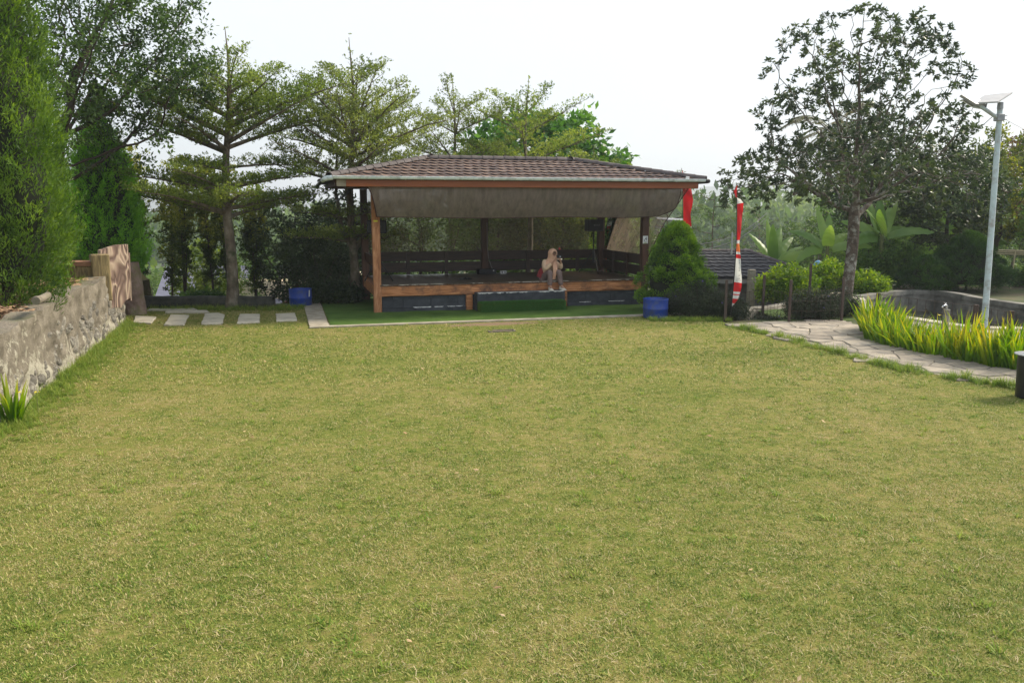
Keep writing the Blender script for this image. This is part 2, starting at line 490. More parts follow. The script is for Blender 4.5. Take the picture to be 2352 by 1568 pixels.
for k, sp in enumerate(slab_polys):
    c = np.mean(np.array(sp), 0)
    q = [(p_[0] - c[0], p_[1] - c[1]) for p_ in rough_poly(sp, seed=k)]
    o = MB().prism(q, -.02, .035, bev=.012).build('stepping_slab', MT['slab'], loc=(c[0], c[1], 0))
    tag(o, slab_desc[k], 'slab', 'stepping slabs in the lawn', 'thing')

kerb = [pl(-1.75, 2.5), pl(-1.72, -2.36), pl(8.3, -2.36), pl(8.3, -2.16), pl(-1.28, -2.16), pl(-1.28, 2.5)]
ck = MB().prism(rough_poly([(-1.75, 2.5), (-1.72, -2.36), (9.0, -2.42), (9.0, -2.2), (-1.30, -2.16), (-1.30, 2.5)], .25, .008, 3), -.02, .03)
o = ck.build('kerb_strip', MT['concrete'], loc=(PO[0], PO[1], 0), rot=(0, 0, PHI)); tag(o, kind='structure')
pav_zone = [pl(-1.75, 3.6), pl(-1.72, -2.36), pl(9.0, -2.42), pl(9, 3.6)]

m, N, L, out = new_mat('artificial_turf')
vec = coords(N, L, (1, 1, 1), 'World')
n1 = noise(N, L, vec, 1.4, 5, .6); r = ramp(N, [(.3, (.060,.120,.022)), (.7, (.11,.19,.040))]); L.new(n1.outputs['Fac'], r.inputs[0])
p = N.new('ShaderNodeBsdfPrincipled'); p.inputs['Roughness'].default_value = .9; L.new(r.outputs[0], p.inputs['Base Color'])
p.inputs['Specular IOR Level'].default_value = .1
nb = noise(N, L, vec, 120, 3, .7); b = N.new('ShaderNodeBump'); b.inputs['Strength'].default_value = 1; b.inputs['Distance'].default_value = .02
L.new(nb.outputs['Fac'], b.inputs['Height']); L.new(b.outputs[0], p.inputs['Normal']); L.new(p.outputs[0], out.inputs['Surface'])
MT['turf'] = m
def matfn(u, v):
    a = -1.27 + u * 9.6; b_ = -2.13 + v * 5.2
    return (a, b_, .016 + .010 * math.sin(a * 2.1 + b_) * math.sin(b_ * 3 + a * .7) + .004 * math.sin(a * 9))
o = MB().grid(matfn, 97, 45).build('green_turf_mat', MT['turf'], loc=(PO[0], PO[1], 0), rot=(0, 0, PHI))
tag(o, 'green artificial turf mat spread on the ground around the wooden pavilion', 'mat')
# pile of the mat
def tuft_mesh(name, n, rad, h, w, lay=0.5, seed=1, droop=.5):
    g = np.random.default_rng(seed)
    a = g.uniform(0, 2*PI, n); rr = rad * np.sqrt(g.uniform(0, 1, n))
    base = np.stack([rr*np.cos(a), rr*np.sin(a), np.zeros(n)], -1)
    az = g.uniform(0, 2*PI, n); tl = g.uniform(.15, 1, n) * lay * PI/2
    H = h * g.uniform(.45, 1.15, n)
    d1 = np.stack([np.cos(az)*np.sin(tl), np.sin(az)*np.sin(tl), np.cos(tl)], -1)
    tl2 = np.minimum(tl + droop * g.uniform(.3, 1, n), PI * .53)
    d2 = np.stack([np.cos(az)*np.sin(tl2), np.sin(az)*np.sin(tl2), np.cos(tl2)], -1)
    sd = np.stack([-np.sin(az), np.cos(az), np.zeros(n)], -1)
    ww = w * g.uniform(.6, 1.3, n)[:, None]
    m1 = base + d1 * (H*.55)[:, None]; tip = m1 + d2 * (H*.6)[:, None]
    V = np.stack([base - sd*ww*.5, base + sd*ww*.5, m1 + sd*ww*.42, m1 - sd*ww*.42, tip], 1).reshape(-1, 3)
    i = np.arange(n)[:, None] * 5
    F = np.concatenate([i + np.array([[0, 1, 2, 3]]), i + np.array([[3, 2, 4, 4]])], 0)
    # second face as triangle needs equal size: duplicate handled by separate triangles
    T = np.concatenate([i + np.array([[0, 1, 2]]), i + np.array([[0, 2, 3]]), i + np.array([[3, 2, 4]])], 0)
    rv = np.repeat(g.uniform(0, 1, n), 5)
    return np_mesh(name, V, T, attrs={'rv': rv})

def blade_mat(name, stops, trans=.3, kz=.35, base_mix=.5, rgain=.55):
    m, N, L, out = new_mat(name)
    la = lawn_colour(N, L, coords(N, L, (1, 1, 1), 'World'))
    at_ = N.new('ShaderNodeAttribute'); at_.attribute_name = 'rv'
    ma = N.new('ShaderNodeMath'); ma.operation = 'MULTIPLY_ADD'; ma.inputs[1].default_value = rgain; ma.inputs[2].default_value = -rgain / 2
    L.new(at_.outputs['Fac'], ma.inputs[0])
    ad = N.new('ShaderNodeMath'); ad.operation = 'ADD'; L.new(ma.outputs[0], ad.inputs[0]); L.new(la.outputs[0], ad.inputs[1])
    r = ramp(N, stops); L.new(ad.outputs[0], r.inputs[0])
    p = N.new('ShaderNodeBsdfPrincipled'); p.inputs['Roughness'].default_value = .6; p.inputs['Specular IOR Level'].default_value = .25
    L.new(r.outputs[0], p.inputs['Base Color'])
    t = N.new('ShaderNodeBsdfTranslucent'); L.new(r.outputs[0], t.inputs['Color'])
    mx = N.new('ShaderNodeMixShader'); mx.inputs[0].default_value = trans
    L.new(p.outputs[0], mx.inputs[1]); L.new(t.outputs[0], mx.inputs[2]); L.new(mx.outputs[0], out.inputs['Surface'])
    return m
MT['blade'] = blade_mat('grass_blades', [(.05, (.085,.155,.022)), (.36, (.175,.25,.038)), (.58, (.295,.325,.066)), (.77, (.44,.405,.13)), (.98, (.54,.455,.23))], rgain=1.0)
MT['blade_green'] = blade_mat('long_green_grass', [(.1, (.09,.18,.020)), (.5, (.21,.32,.040)), (.9, (.40,.42,.09))], .45)
MT['straw'] = mat('dry_straw', [(.34,.26,.14),(.52,.42,.26)], 4, .8, 0)

def scatter(name, pts, rots, scales, variants, mats, label=None, cat=None, var=None):
    """one 'stuff' object: points with rotation/scale, source meshes instanced on them by geometry nodes"""
    n = len(pts)
    me = bpy.data.meshes.new(name); me.vertices.add(n); me.vertices.foreach_set('co', np.asarray(pts, np.float32).ravel())
    a = me.attributes.new('rot', 'FLOAT_VECTOR', 'POINT'); a.data.foreach_set('vector', np.asarray(rots, np.float32).ravel())
    a = me.attributes.new('scl', 'FLOAT', 'POINT'); a.data.foreach_set('value', np.asarray(scales, np.float32))
    a = me.attributes.new('var', 'INT', 'POINT'); a.data.foreach_set('value', np.asarray(var if var is not None else rng.integers(0, len(variants), n), np.int32))
    o = link(name, me)
    coll = bpy.data.collections.new(name + '_sources')
    for k, vm in enumerate(variants):
        for mm in mats if isinstance(mats, list) else [mats]: 
            if len(vm.materials) == 0: vm.materials.append(mm)
        so = bpy.data.objects.new('%s_source_%02d' % (name, k), vm); coll.objects.link(so)
    ng = bpy.data.node_groups.new(name + '_nodes', 'GeometryNodeTree')
    ng.interface.new_socket('Geometry', in_out='INPUT', socket_type='NodeSocketGeometry')
    ng.interface.new_socket('Geometry', in_out='OUTPUT', socket_type='NodeSocketGeometry')
    gi = ng.nodes.new('NodeGroupInput'); go = ng.nodes.new('NodeGroupOutput')
    iop = ng.nodes.new('GeometryNodeInstanceOnPoints')
    ci = ng.nodes.new('GeometryNodeCollectionInfo'); ci.inputs['Collection'].default_value = coll
    ci.inputs['Separate Children'].default_value = True; ci.inputs['Reset Children'].default_value = True
    iop.inputs['Pick Instance'].default_value = True
    def na(nm, ty):
        q = ng.nodes.new('GeometryNodeInputNamedAttribute'); q.data_type = ty; q.inputs['Name'].default_value = nm; return q
    nr, nsz, nv = na('rot', 'FLOAT_VECTOR'), na('scl', 'FLOAT'), na('var', 'INT')
    mtp = ng.nodes.new('GeometryNodeMeshToPoints')
    ng.links.new(gi.outputs[0], mtp.inputs['Mesh'])
    ng.links.new(mtp.outputs[0], iop.inputs['Points'])
    ng.links.new(ci.outputs[0], iop.inputs['Instance'])
    ng.links.new(nv.outputs[0], iop.inputs['Instance Index'])
    ng.links.new(nr.outputs[0], iop.inputs['Rotation'])
    ng.links.new(nsz.outputs[0], iop.inputs['Scale'])
    ng.links.new(iop.outputs[0], go.inputs[0])
    md = o.modifiers.new('scatter', 'NODES'); md.node_group = ng
    return tag(o, label, cat, kind='stuff')

# lawn blades: dense near the camera, thinning with distance
def lawn_points(y0, y1, dens, margin=0.6):
    n = int((y1 - y0) * 20 * dens)
    x = rng.uniform(-10, 10, n); y = rng.uniform(y0, y1, n)
    k = (np.abs(x) < .64 * y + margin)
    x, y = x[k], y[k]
    k = in_poly(x, y, lawn_poly) & ~in_poly(x, y, pav_zone)
    for sp in slab_polys: k &= ~in_poly(x, y, sp)
    dx, dy = x - bare[0], y - bare[1]; du = (dx*PW[0] + dy*PW[1]) / 1.25; dv = (dx*PD[0] + dy*PD[1]) / .26
    k &= rng.uniform(0, 1, len(x)) < np.clip((np.hypot(du, dv) - .55) * 2.2, .08, 1)
    return x[k], y[k]
tufts = [tuft_mesh('turf_tuft', 32, .085, .024, .0042, .95, 11, .3), tuft_mesh('turf_tuft', 32, .085, .020, .0050, 1.0, 12, .3),
         tuft_mesh('turf_tuft', 26, .08, .032, .0042, .8, 13, .35), tuft_mesh('turf_tuft', 30, .09, .018, .0060, 1.05, 14, .15),
         tuft_mesh('turf_tuft', 16, .05, .045, .0065, .8, 15, .5)]
tufts_far = [tuft_mesh('turf_tuft_far', 26, .13, .040, .009, .95, 21, .5), tuft_mesh('turf_tuft_far', 26, .13, .034, .011, 1.0, 22, .5),
             tuft_mesh('turf_tuft_far', 20, .12, .048, .009, .8, 23, .6)]
xs, ys = [], []
for y0, y1, dn in ((3.6, 6, 380), (6, 8.5, 270), (8.5, 12, 140)):
    a_, b_ = lawn_points(y0, y1, dn); xs.append(a_); ys.append(b_)
x = np.concatenate(xs); y = np.concatenate(ys); n = len(x)
scatter('grass', np.stack([x, y, np.zeros(n)], -1), np.stack([np.zeros(n), np.zeros(n), rng.uniform(0, 2*PI, n)], -1), rng.uniform(.65, 1.2, n), tufts, MT['blade'],
        'short mown lawn grass, green mixed with dry yellow blades, near part', 'grass', rng.choice(5, n, p=[.28, .25, .17, .25, .05]))
xs, ys = [], []
for y0, y1, dn in ((12, 16, 70), (16, 22, 40)):
    a_, b_ = lawn_points(y0, y1, dn); xs.append(a_); ys.append(b_)
x = np.concatenate(xs); y = np.concatenate(ys); n = len(x)
scatter('grass', np.stack([x, y, np.zeros(n)], -1), np.stack([np.zeros(n), np.zeros(n), rng.uniform(0, 2*PI, n)], -1), rng.uniform(.6, 1.1, n), tufts_far, MT['blade'],
        'short mown lawn grass in front of and beside the pavilion, far part', 'grass')
# straw: fallen dry stalks
def stalk(seed):
    g = random.Random(seed); mb = MB()
    for k in range(5):
        a = g.uniform(0, PI); l = g.uniform(.02, .06); cx, cy = g.uniform(-.1, .1), g.uniform(-.1, .1); w_ = g.uniform(.0009, .0018)
        dx, dy = math.cos(a), math.sin(a); z0 = g.uniform(.012, .03); z1 = g.uniform(.015, .045)
        pts = [(cx-dx*l/2, cy-dy*l/2, z0), (cx+dy*.1*l, cy-dx*.1*l, (z0+z1)/2+.004), (cx+dx*l/2, cy+dy*l/2, z1)]
        vs = []
        for p_ in pts: vs += [(p_[0]-dy*w_, p_[1]+dx*w_, p_[2]), (p_[0]+dy*w_, p_[1]-dx*w_, p_[2])]
        mb.add(vs, [(0, 1, 3, 2), (2, 3, 5, 4)])
    return mb.mesh('straw')
a_, b_ = lawn_points(3.6, 11, 11); n = len(a_)
scatter('straw', np.stack([a_, b_, np.zeros(n)], -1), np.stack([np.zeros(n), np.zeros(n), rng.uniform(0, 2*PI, n)], -1), rng.uniform(.6, 1.3, n),
        [stalk(k) for k in range(4)], MT['straw'], 'pale dry stalks strewn over the near lawn', 'straw')
def fallen(seed):
    g = random.Random(seed); a = g.uniform(0, 6.28); l = .028; mb = MB()
    mb.add([(-l, 0, .030), (0, -.014, .036), (l, 0, .046), (0, .014, .034)], [(0, 1, 2, 3)]); return mb.mesh('fallen_leaf')
MT['fallen'] = mat('fallen_leaf', [(.20,.11,.05),(.42,.28,.14),(.60,.50,.34)], .8, .85, 0, space='World')
a_, b_ = lawn_points(3.8, 20, .55); n = len(a_)
scatter('fallen_leaves', np.stack([a_, b_, np.zeros(n)], -1), np.stack([rng.uniform(-.4, .4, n), rng.uniform(-.4, .4, n), rng.uniform(0, 2*PI, n)], -1), rng.uniform(.5, 1.3, n),
        [fallen(k) for k in range(2)], MT['fallen'], 'a few fallen brown and pale leaves scattered on the lawn', 'fallen leaves')
# broad-bladed weedy tufts standing out of the lawn
weeds = [tuft_mesh('weed', 22, .05, .075, .010, .85, 31, .6), tuft_mesh('weed', 16, .07, .06, .013, .95, 32, .5), tuft_mesh('weed', 26, .09, .10, .008, .7, 33, .8)]
a_, b_ = lawn_points(3.6, 19, 5); n = len(a_)
scatter('weeds', np.stack([a_, b_, np.zeros(n)], -1), np.stack([np.zeros(n), np.zeros(n), rng.uniform(0, 2*PI, n)], -1), rng.uniform(.5, 1.0, n),
        weeds, MT['blade_green'], 'broad green weed tufts dotted over the lawn', 'weeds', rng.choice(3, n, p=[.45, .45, .1]))
# long grass along the wall foot, at the path edge, round the tubs and slabs
P_ = []
for k in range(1100):
    yy = rng.uniform(9.0, 18.6); off = abs(rng.normal(0, .28)); P_.append((wall_x(yy) + .06 + off, yy, (.42 * math.exp(-off * 2.5) + .25) * (.7 + .6 * random.random())))
pl_low = np.array(path_low)
for k in range(650):
    i = rng.integers(0, len(pl_low) - 2); t = rng.uniform(); q = pl_low[i] * (1 - t) + pl_low[i+1] * t
    cl = .5 + .5 * math.sin(q[1] * 3.1) * math.sin(q[1] * 7.7 + 1)
    if rng.uniform() < .25 + cl: P_.append((q[0] - abs(rng.normal(0, .10)) - .02 + .06 * rng.uniform(-1, 1), q[1] - abs(rng.normal(0, .07)), .35 + .5 * cl))
for k in range(500):
    P_.append((rng.uniform(-9.3, -5.4), 21.2 + rng.uniform(-.35, .45), .6))
for k in range(240):
    P_.append((3.38 + rng.uniform(-.2, 1.7), 19.05 + rng.uniform(-.25, .12), .55))
P_ = np.array(P_); n = len(P_)
longg = [tuft_mesh('long_tuft', 26, .07, .20, .008, .55, 41, .9), tuft_mesh('long_tuft', 22, .06, .26, .009, .45, 42, 1.1), tuft_mesh('long_tuft', 26, .09, .14, .009, .8, 43, .8)]
scatter('grass', np.stack([P_[:, 0], P_[:, 1], np.zeros(n)], -1), np.stack([np.zeros(n), np.zeros(n), rng.uniform(0, 2*PI, n)], -1), P_[:, 2] * rng.uniform(.6, 1.2, n),
        longg, MT['blade_green'], 'longer bright green grass at the foot of the stone wall and path edge', 'grass')

# ---- crazy-paving path: every flagstone its own piece
MT['flag'] = mat('flagstone', [(.21,.18,.14),(.30,.255,.20),(.39,.335,.26)], 3.0, .8, .5, 25, rand=.22, dirt=(.17,.155,.135), dscale=2.5)
MT['joint'] = mat('path_mortar', [(.17,.145,.11),(.28,.245,.19)], 6, .95, .5, 40, space='World', dirt=(.09,.12,.03), dscale=2)
path = tri_sheet('path', path_poly, .004, MT['joint'])
def voronoi_cells(poly, spacing, seed, jit=.42):
    rr = random.Random(seed)
    xs_ = [p_[0] for p_ in poly]; ys_ = [p_[1] for p_ in poly]
    S = []
    x = min(xs_) - 2*spacing
    row = 0
    while x < max(xs_) + 2*spacing:
        y = min(ys_) - 2*spacing
        while y < max(ys_) + 2*spacing:
            S.append((x + rr.uniform(-jit, jit) * spacing, y + rr.uniform(-jit, jit) * spacing + (spacing/2 if row % 2 else 0)))
            y += spacing
        x += spacing; row += 1
    S = np.array(S); ins = in_poly(S[:, 0], S[:, 1], poly)
    cells = []
    for i in np.nonzero(ins)[0]:
        c = S[i]; d2 = ((S - c) ** 2).sum(1); nb = np.argsort(d2)[1:14]
        cell = [(c[0]-2*spacing, c[1]-2*spacing), (c[0]+2*spacing, c[1]-2*spacing), (c[0]+2*spacing, c[1]+2*spacing), (c[0]-2*spacing, c[1]+2*spacing)]
        for j in nb:
            nrm = S[j] - c; L_ = np.linalg.norm(nrm); nrm = nrm / L_; dd = L_/2 - .012
            o_ = []
            for k in range(len(cell)):
                a = np.array(cell[k]) - c; b_ = np.array(cell[(k+1) % len(cell)]) - c
                da, db = a @ nrm - dd, b_ @ nrm - dd
                if da <= 0: o_.append(tuple(a + c))
                if da * db < 0:
                    t = da / (da - db); o_.append(tuple(a + (b_ - a) * t + c))
            cell = o_
            if len(cell) < 3: break
        if len(cell) >= 3: cells.append((c, cell))
    return cells
nf = 0
for c, cell in voronoi_cells(path_poly, .50, 5):
    q = [(p_[0]-c[0], p_[1]-c[1]) for p_ in rough_poly(cell, .12, .010, nf)]
    o = MB().prism(q, -.02, random.uniform(.018, .032), bev=.008).build('flagstone', MT['flag'], path, loc=(c[0], c[1], 0), rot=(random.uniform(-.012, .012), random.uniform(-.012, .012), 0))
    nf += 1
# ground behind the strappy row: pale trodden paving up to the basin
paving_poly = iris_line + [(9.0, 10.9), (13.5, 13), (14.6, 18.2)] + pond_front
MT['paving'] = mat('pale_paving', [(.24,.21,.16),(.38,.34,.27)], 2.5, .9, .4, 30, space='World', dirt=(.10,.13,.04), dscale=1.2)
tri_sheet('paving', paving_poly, .0, MT['paving'])
verge_poly = px([(1800, 742), (1960, 735), (1990, 712), (1962, 686), (2010, 678), (2060, 672), (2075, 668), (2020, 661), (1960, 669), (1900, 690), (1790, 700), (1740, 712)])
MT['verge'] = mat('verge_turf', [(.05,.09,.015),(.11,.16,.03)], 2, .95, .8, 60, space='World')
tri_sheet('verge', verge_poly, -.004, MT['verge'])
# pale curb beyond the verge and the light path stones beyond the fence
def strip(name, pts, w, z0, z1, m, lab, cat, kind=None, z=0.0):
    P = [np.array(q[:2]) for q in pts]; mb = MB(); L_, Rr = [], []
    for i, q in enumerate(P):
        t = P[min(i+1, len(P)-1)] - P[max(i-1, 0)]; t = t / np.linalg.norm(t); nn = np.array([-t[1], t[0]])
        L_.append(q + nn*w/2); Rr.append(q - nn*w/2)
    n = len(P); vs = []
    for i in range(n): vs += [(*L_[i], z0), (*Rr[i], z0), (*Rr[i], z1), (*L_[i], z1)]
    fs = [(0, 1, 2, 3), (4*n-4, 4*n-1, 4*n-2, 4*n-3)]
    for i in range(n-1):
        for k in range(4): a = i*4+k; b_ = i*4+(k+1) % 4; fs.append((a, a+4, b_+4, b_))
    mb.add(vs, fs)
    o = mb.build(name, m, weld=True); tag(o, lab, cat, kind=kind); return o
strip('kerb', px([(1742, 712), (1850, 693), (1960, 668), (2020, 660), (2092, 655)]), .28, -.3, .05, MT['concrete'], None, None, 'structure')
strip('kerb', px([(1690, 712), (1760, 706), (1830, 703), (1900, 702), (1948, 706)]), .7, -.5, -.0, MT['concrete'], None, None, 'structure')

# ---- fish pond: sunken concrete basin with a rim
MT['pond_wall'] = mat('stained_pond_concrete', [(.10,.095,.085),(.20,.19,.165),(.30,.285,.25)], 2.2, .9, .5, 18, space='World', dirt=(.05,.055,.04), dscale=1.6)
pond = empty('pond_basin', (float(p_c[0]), float(p_c[1]), 0), 0, 'curved sunken concrete fish pond with grey rim behind the strappy row', 'pond')
def smooth_line(pts, n=6):
    P = [np.array(q[:2], float) for q in pts]; o_ = []
    for i in range(len(P)-1):
        p0, p1, p2, p3 = P[max(i-1, 0)], P[i], P[i+1], P[min(i+2, len(P)-1)]
        for k in range(n):
            t = k/n; o_.append(.5*((2*p1)+(-p0+p2)*t+(2*p0-5*p1+4*p2-p3)*t*t+(-p0+3*p1-3*p2+p3)*t**3))
    o_.append(P[-1]); return o_
def wall_band(pts, inner_w, z0, z1, name, m, parent, off=0.0):
    P = [q - p_c for q in pts]; vs = []; n = len(P)
    for i, q in enumerate(P):
        t = P[min(i+1, n-1)] - P[max(i-1, 0)]; t = t/np.linalg.norm(t); nn = np.array([t[1], -t[0]])
        if nn @ (-q) < 0: nn = -nn
        a = q + nn*off; b_ = q + nn*(off + inner_w)
        vs += [(*a, z0), (*b_, z0), (*b_, z1), (*a, z1)]
    fs = []
    for i in range(n-1):
        for k in range(4): a = i*4+k; b_ = i*4+(k+1) % 4; fs.append((a, a+4, b_+4, b_))
    fs += [(0, 1, 2, 3), (4*n-4, 4*n-1, 4*n-2, 4*n-3)]
    return MB().add(vs, fs).build(name, m, parent, weld=True)
sb = smooth_line([tuple(G(2352+60, 757)[:2])] + [] + pond_front + pond_back[:1]); 
wall_band(smooth_line(pond_back), .16, -1.0, -.075, 'basin_wall', MT['pond_wall'], pond, .06)
wall_band(smooth_line(pond_back), .30, -.075, .06, 'rim', MT['pond_wall'], pond, -.04)
MT['rim_light'] = mat('pale_rim', [(.36,.33,.26),(.55,.51,.42)], 4, .85, .3, 30, space='World')
wall_band(smooth_line([(14.6, 17.6)] + pond_front + [pond_back[0]]), .34, -.10, .035, 'rim', MT['rim_light'], pond, -.10)
wall_band(smooth_line([(14.6, 17.6)] + pond_front + [pond_back[0]]), .16, -1.0, -.10, 'basin_wall', MT['pond_wall'], pond, .0)
m, N, L, out = new_mat('pond_water')
p = N.new('ShaderNodeBsdfPrincipled'); p.inputs['Base Color'].default_value = (.045, .05, .035, 1); p.inputs['Roughness'].default_value = .08
nb = noise(N, L, coords(N, L, (1, 1, 1), 'World'), 3, 3, .5); b = N.new('ShaderNodeBump'); b.inputs['Strength'].default_value = .25; b.inputs['Distance'].default_value = .02
L.new(nb.outputs['Fac'], b.inputs['Height']); L.new(b.outputs[0], p.inputs['Normal']); L.new(p.outputs[0], out.inputs['Surface'])
tri_sheet('water', [tuple(p_c + (np.array(q) - p_c) * .985) for q in pond_poly], -.60, m)

# ---- retaining wall on the left, with the soil bank behind it
from mathutils import noise as mn
def wtop(y):
    h = 1.13 + .05 * (y - 10) / 6.5 + .03 * math.sin(y * 2.3) + .018 * math.sin(y * 7.1)
    if y > 17.0: h = 1.19 - .38 * min(1, (y - 17.0) / .12) - .30 * max(0, min(1, (y - 17.9) / .5))
    if y < 12.1: h -= .06
    return h
m, N, L, out = new_mat('old_wall_plaster')
vec = coords(N, L, (1, 1, 1), 'World')
n1 = noise(N, L, vec, 2.2, 8, .65); r1 = ramp(N, [(.3, (.12,.105,.08)), (.5, (.23,.20,.155)), (.7, (.34,.30,.24))]); L.new(n1.outputs['Fac'], r1.inputs[0])
vec2 = coords(N, L, (1, 1, .8), 'World')
n2 = noise(N, L, vec2, 3.6, 10, .78, .4)
g = N.new('ShaderNodeNewGeometry'); sx = N.new('ShaderNodeSeparateXYZ'); L.new(g.outputs['Position'], sx.inputs[0])
# white limewash survives mostly on the near stretch and along the foot
my = N.new('ShaderNodeMapRange'); my.inputs[1].default_value = 11.4; my.inputs[2].default_value = 12.6; my.inputs[3].default_value = .10; my.inputs[4].default_value = 0; L.new(sx.outputs[1], my.inputs[0])
mz = N.new('ShaderNodeMapRange'); mz.inputs[1].default_value = .15; mz.inputs[2].default_value = .75; mz.inputs[3].default_value = .10; mz.inputs[4].default_value = -.06; L.new(sx.outputs[2], mz.inputs[0])
s1 = N.new('ShaderNodeMath'); L.new(my.outputs[0], s1.inputs[0]); L.new(mz.outputs[0], s1.inputs[1])
s2 = N.new('ShaderNodeMath'); L.new(s1.outputs[0], s2.inputs[0]); L.new(n2.outputs['Fac'], s2.inputs[1])
th = N.new('ShaderNodeMapRange'); th.inputs[1].default_value = .58; th.inputs[2].default_value = .63; L.new(s2.outputs[0], th.inputs[0])
mx = N.new('ShaderNodeMix'); mx.data_type = 'RGBA'; L.new(th.outputs[0], mx.inputs[0]); L.new(r1.outputs[0], mx.inputs[6]); mx.inputs[7].default_value = (.46, .43, .34, 1)
p = N.new('ShaderNodeBsdfPrincipled'); p.inputs['Roughness'].default_value = .95; p.inputs['Specular IOR Level'].default_value = .1; L.new(mx.outputs[2], p.inputs['Base Color'])
nb = noise(N, L, vec2, 14, 9, .78); b = N.new('ShaderNodeBump'); b.inputs['Strength'].default_value = 1.0; b.inputs['Distance'].default_value = .06
L.new(nb.outputs['Fac'], b.inputs['Height']); L.new(b.outputs[0], p.inputs['Normal']); L.new(p.outputs[0], out.inputs['Surface'])
MT['wall'] = m
MT['wall_stone'] = mat('limewashed_stone', [(.08,.07,.055),(.16,.145,.12),(.34,.32,.27)], 4, .9, .6, 20, rand=.3)
MT['coping'] = mat('rough_coping', [(.11,.095,.07),(.20,.17,.13),(.30,.26,.20)], 4, .95, .8, 25, dirt=(.10,.10,.05), dscale=2, bdist=.03)
stone_wall = empty('retaining_wall', (wall_x(14), 14, 0), 0, 'long rough stone retaining wall with flaking limewash on the left', 'wall')
wn_ = np.array([1.0, 0.293]); wn_ /= np.linalg.norm(wn_)
Y0, Y1 = 2.0, 18.85
def wpt(y, depth, z):
    return (wall_x(y) + wn_[0]*depth - wall_x(14), y + wn_[1]*depth - 14, z)
def wfront(u, v):
    y = Y0 + (Y1 - Y0) * u; z = -.05 + (wtop(y) + .05) * v
    q = Vector((y * 2.2, z * 2.2, 3.1)); d = .045 * mn.noise(q) + .045 * mn.noise(q * 3.1) + .020 * mn.noise(q * 8)
    d += .045 * (1 - v) * (.5 + mn.cell(Vector((y * 4, z * 5, 0)))) * .6
    return wpt(y, d, z)
def wtopf(u, v):
    y = Y0 + (Y1 - Y0) * u; z = wtop(y)
    q = Vector((y * 2.2, z * 2.2, 3.1)); d = .045 * mn.noise(q) + .045 * mn.noise(q * 3.1) + .020 * mn.noise(q * 8)
    return wpt(y, d * (1 - v) - .34 * v, z + .02 * mn.noise(Vector((y * 5, v * 3, 0))) * (1 if v > 0 else 0))
MB().grid(wtopf, 300, 5).build('coping', MT['coping'], stone_wall)
mb = MB().grid(wfront, 300, 20)
mb.add([wpt(Y1, 0, -.05), wpt(Y1, -.34, -.05), wpt(Y1, -.34, wtop(Y1)), wpt(Y1, 0, wtop(Y1))], [(0, 1, 2, 3)])
mb.build('plaster_face', MT['wall'], stone_wall)
def lump(seed, sx=1, sy=1, sz=1, sub=1, amp=.25):
    bm = bmesh.new(); bmesh.ops.create_icosphere(bm, subdivisions=sub, radius=.5)
    for v in bm.verts:
        k = 1 + amp * mn.noise(v.co * 2.2 + Vector((seed * 7.3, seed, 0)))
        v.co = Vector((v.co.x * sx * k, v.co.y * sy * k, v.co.z * sz * k))
    me = bpy.data.meshes.new('stone'); bm.to_mesh(me); bm.free(); return me
stone_meshes = [lump(k, 1, 1, 1, 2, .5) for k in range(6)]
for me in stone_meshes: me.materials.append(MT['wall_stone'])
for k in range(120):
    y = random.uniform(8.6, 18.7); h = wtop(y); z = h * random.betavariate(1.2, 2.2) * .85 + .03
    if y < 12.2: z *= .6
    s = random.uniform(.10, .24)
    q = wpt(y, .0, z)
    link('wall_stone', stone_meshes[k % 6], stone_wall, None, (q[0], q[1], q[2]), (random.uniform(-.4, .4), random.uniform(-.3, .3), math.atan(-.293) * 1.0 + random.uniform(-.2, .2))).scale = (.062, s * .8, s * random.uniform(.6, 1.3))
# stub of an imitation log sticking out of the coping
def stub(nm, u, v, Yd, r, L_, lab):
    p_ = at(u, v, Yd)
    mb = MB().tube([(0, 0, 0), (.02, -L_*.5, .0), (.0, -L_, .01)], [r, r*1.04, r*.95], 14)
    return mb
q = at(84, 690, 11.2)
o = MB().tube([(0, .55, .02), (0, .2, 0), (0, 0, 0), (0, -.04, 0)], [.045, .05, .062, .056], 16).build('log_stub', MT['coping'], stone_wall, loc=(q[0]-wall_x(14), q[1]-14, q[2]), rot=(0, 0, .25))

m, N, L, out = new_mat('bank_leaf_litter')
vec = coords(N, L, (1, 1, 1), 'World')
n1 = noise(N, L, vec, 1.1, 6, .7); n2 = noise(N, L, vec, 22, 5, .75)
r = ramp(N, [(.35, (.075,.095,.022)), (.5, (.14,.105,.05)), (.62, (.24,.16,.10))])
ad = N.new('ShaderNodeMath'); ad.operation = 'MULTIPLY_ADD'; ad.inputs[1].default_value = .5; L.new(n2.outputs['Fac'], ad.inputs[0])
ad2 = N.new('ShaderNodeMath'); ad2.operation = 'MULTIPLY'; ad2.inputs[1].default_value = .5; L.new(n1.outputs['Fac'], ad2.inputs[0]); L.new(ad2.outputs[0], ad.inputs[2])
L.new(ad.outputs[0], r.inputs[0]); p = N.new('ShaderNodeBsdfPrincipled'); p.inputs['Roughness'].default_value = .95; L.new(r.outputs[0], p.inputs['Base Color'])
b = N.new('ShaderNodeBump'); b.inputs['Distance'].default_value = .03; L.new(n2.outputs['Fac'], b.inputs['Height']); L.new(b.outputs[0], p.inputs['Normal']); L.new(p.outputs[0], out.inputs['Surface'])
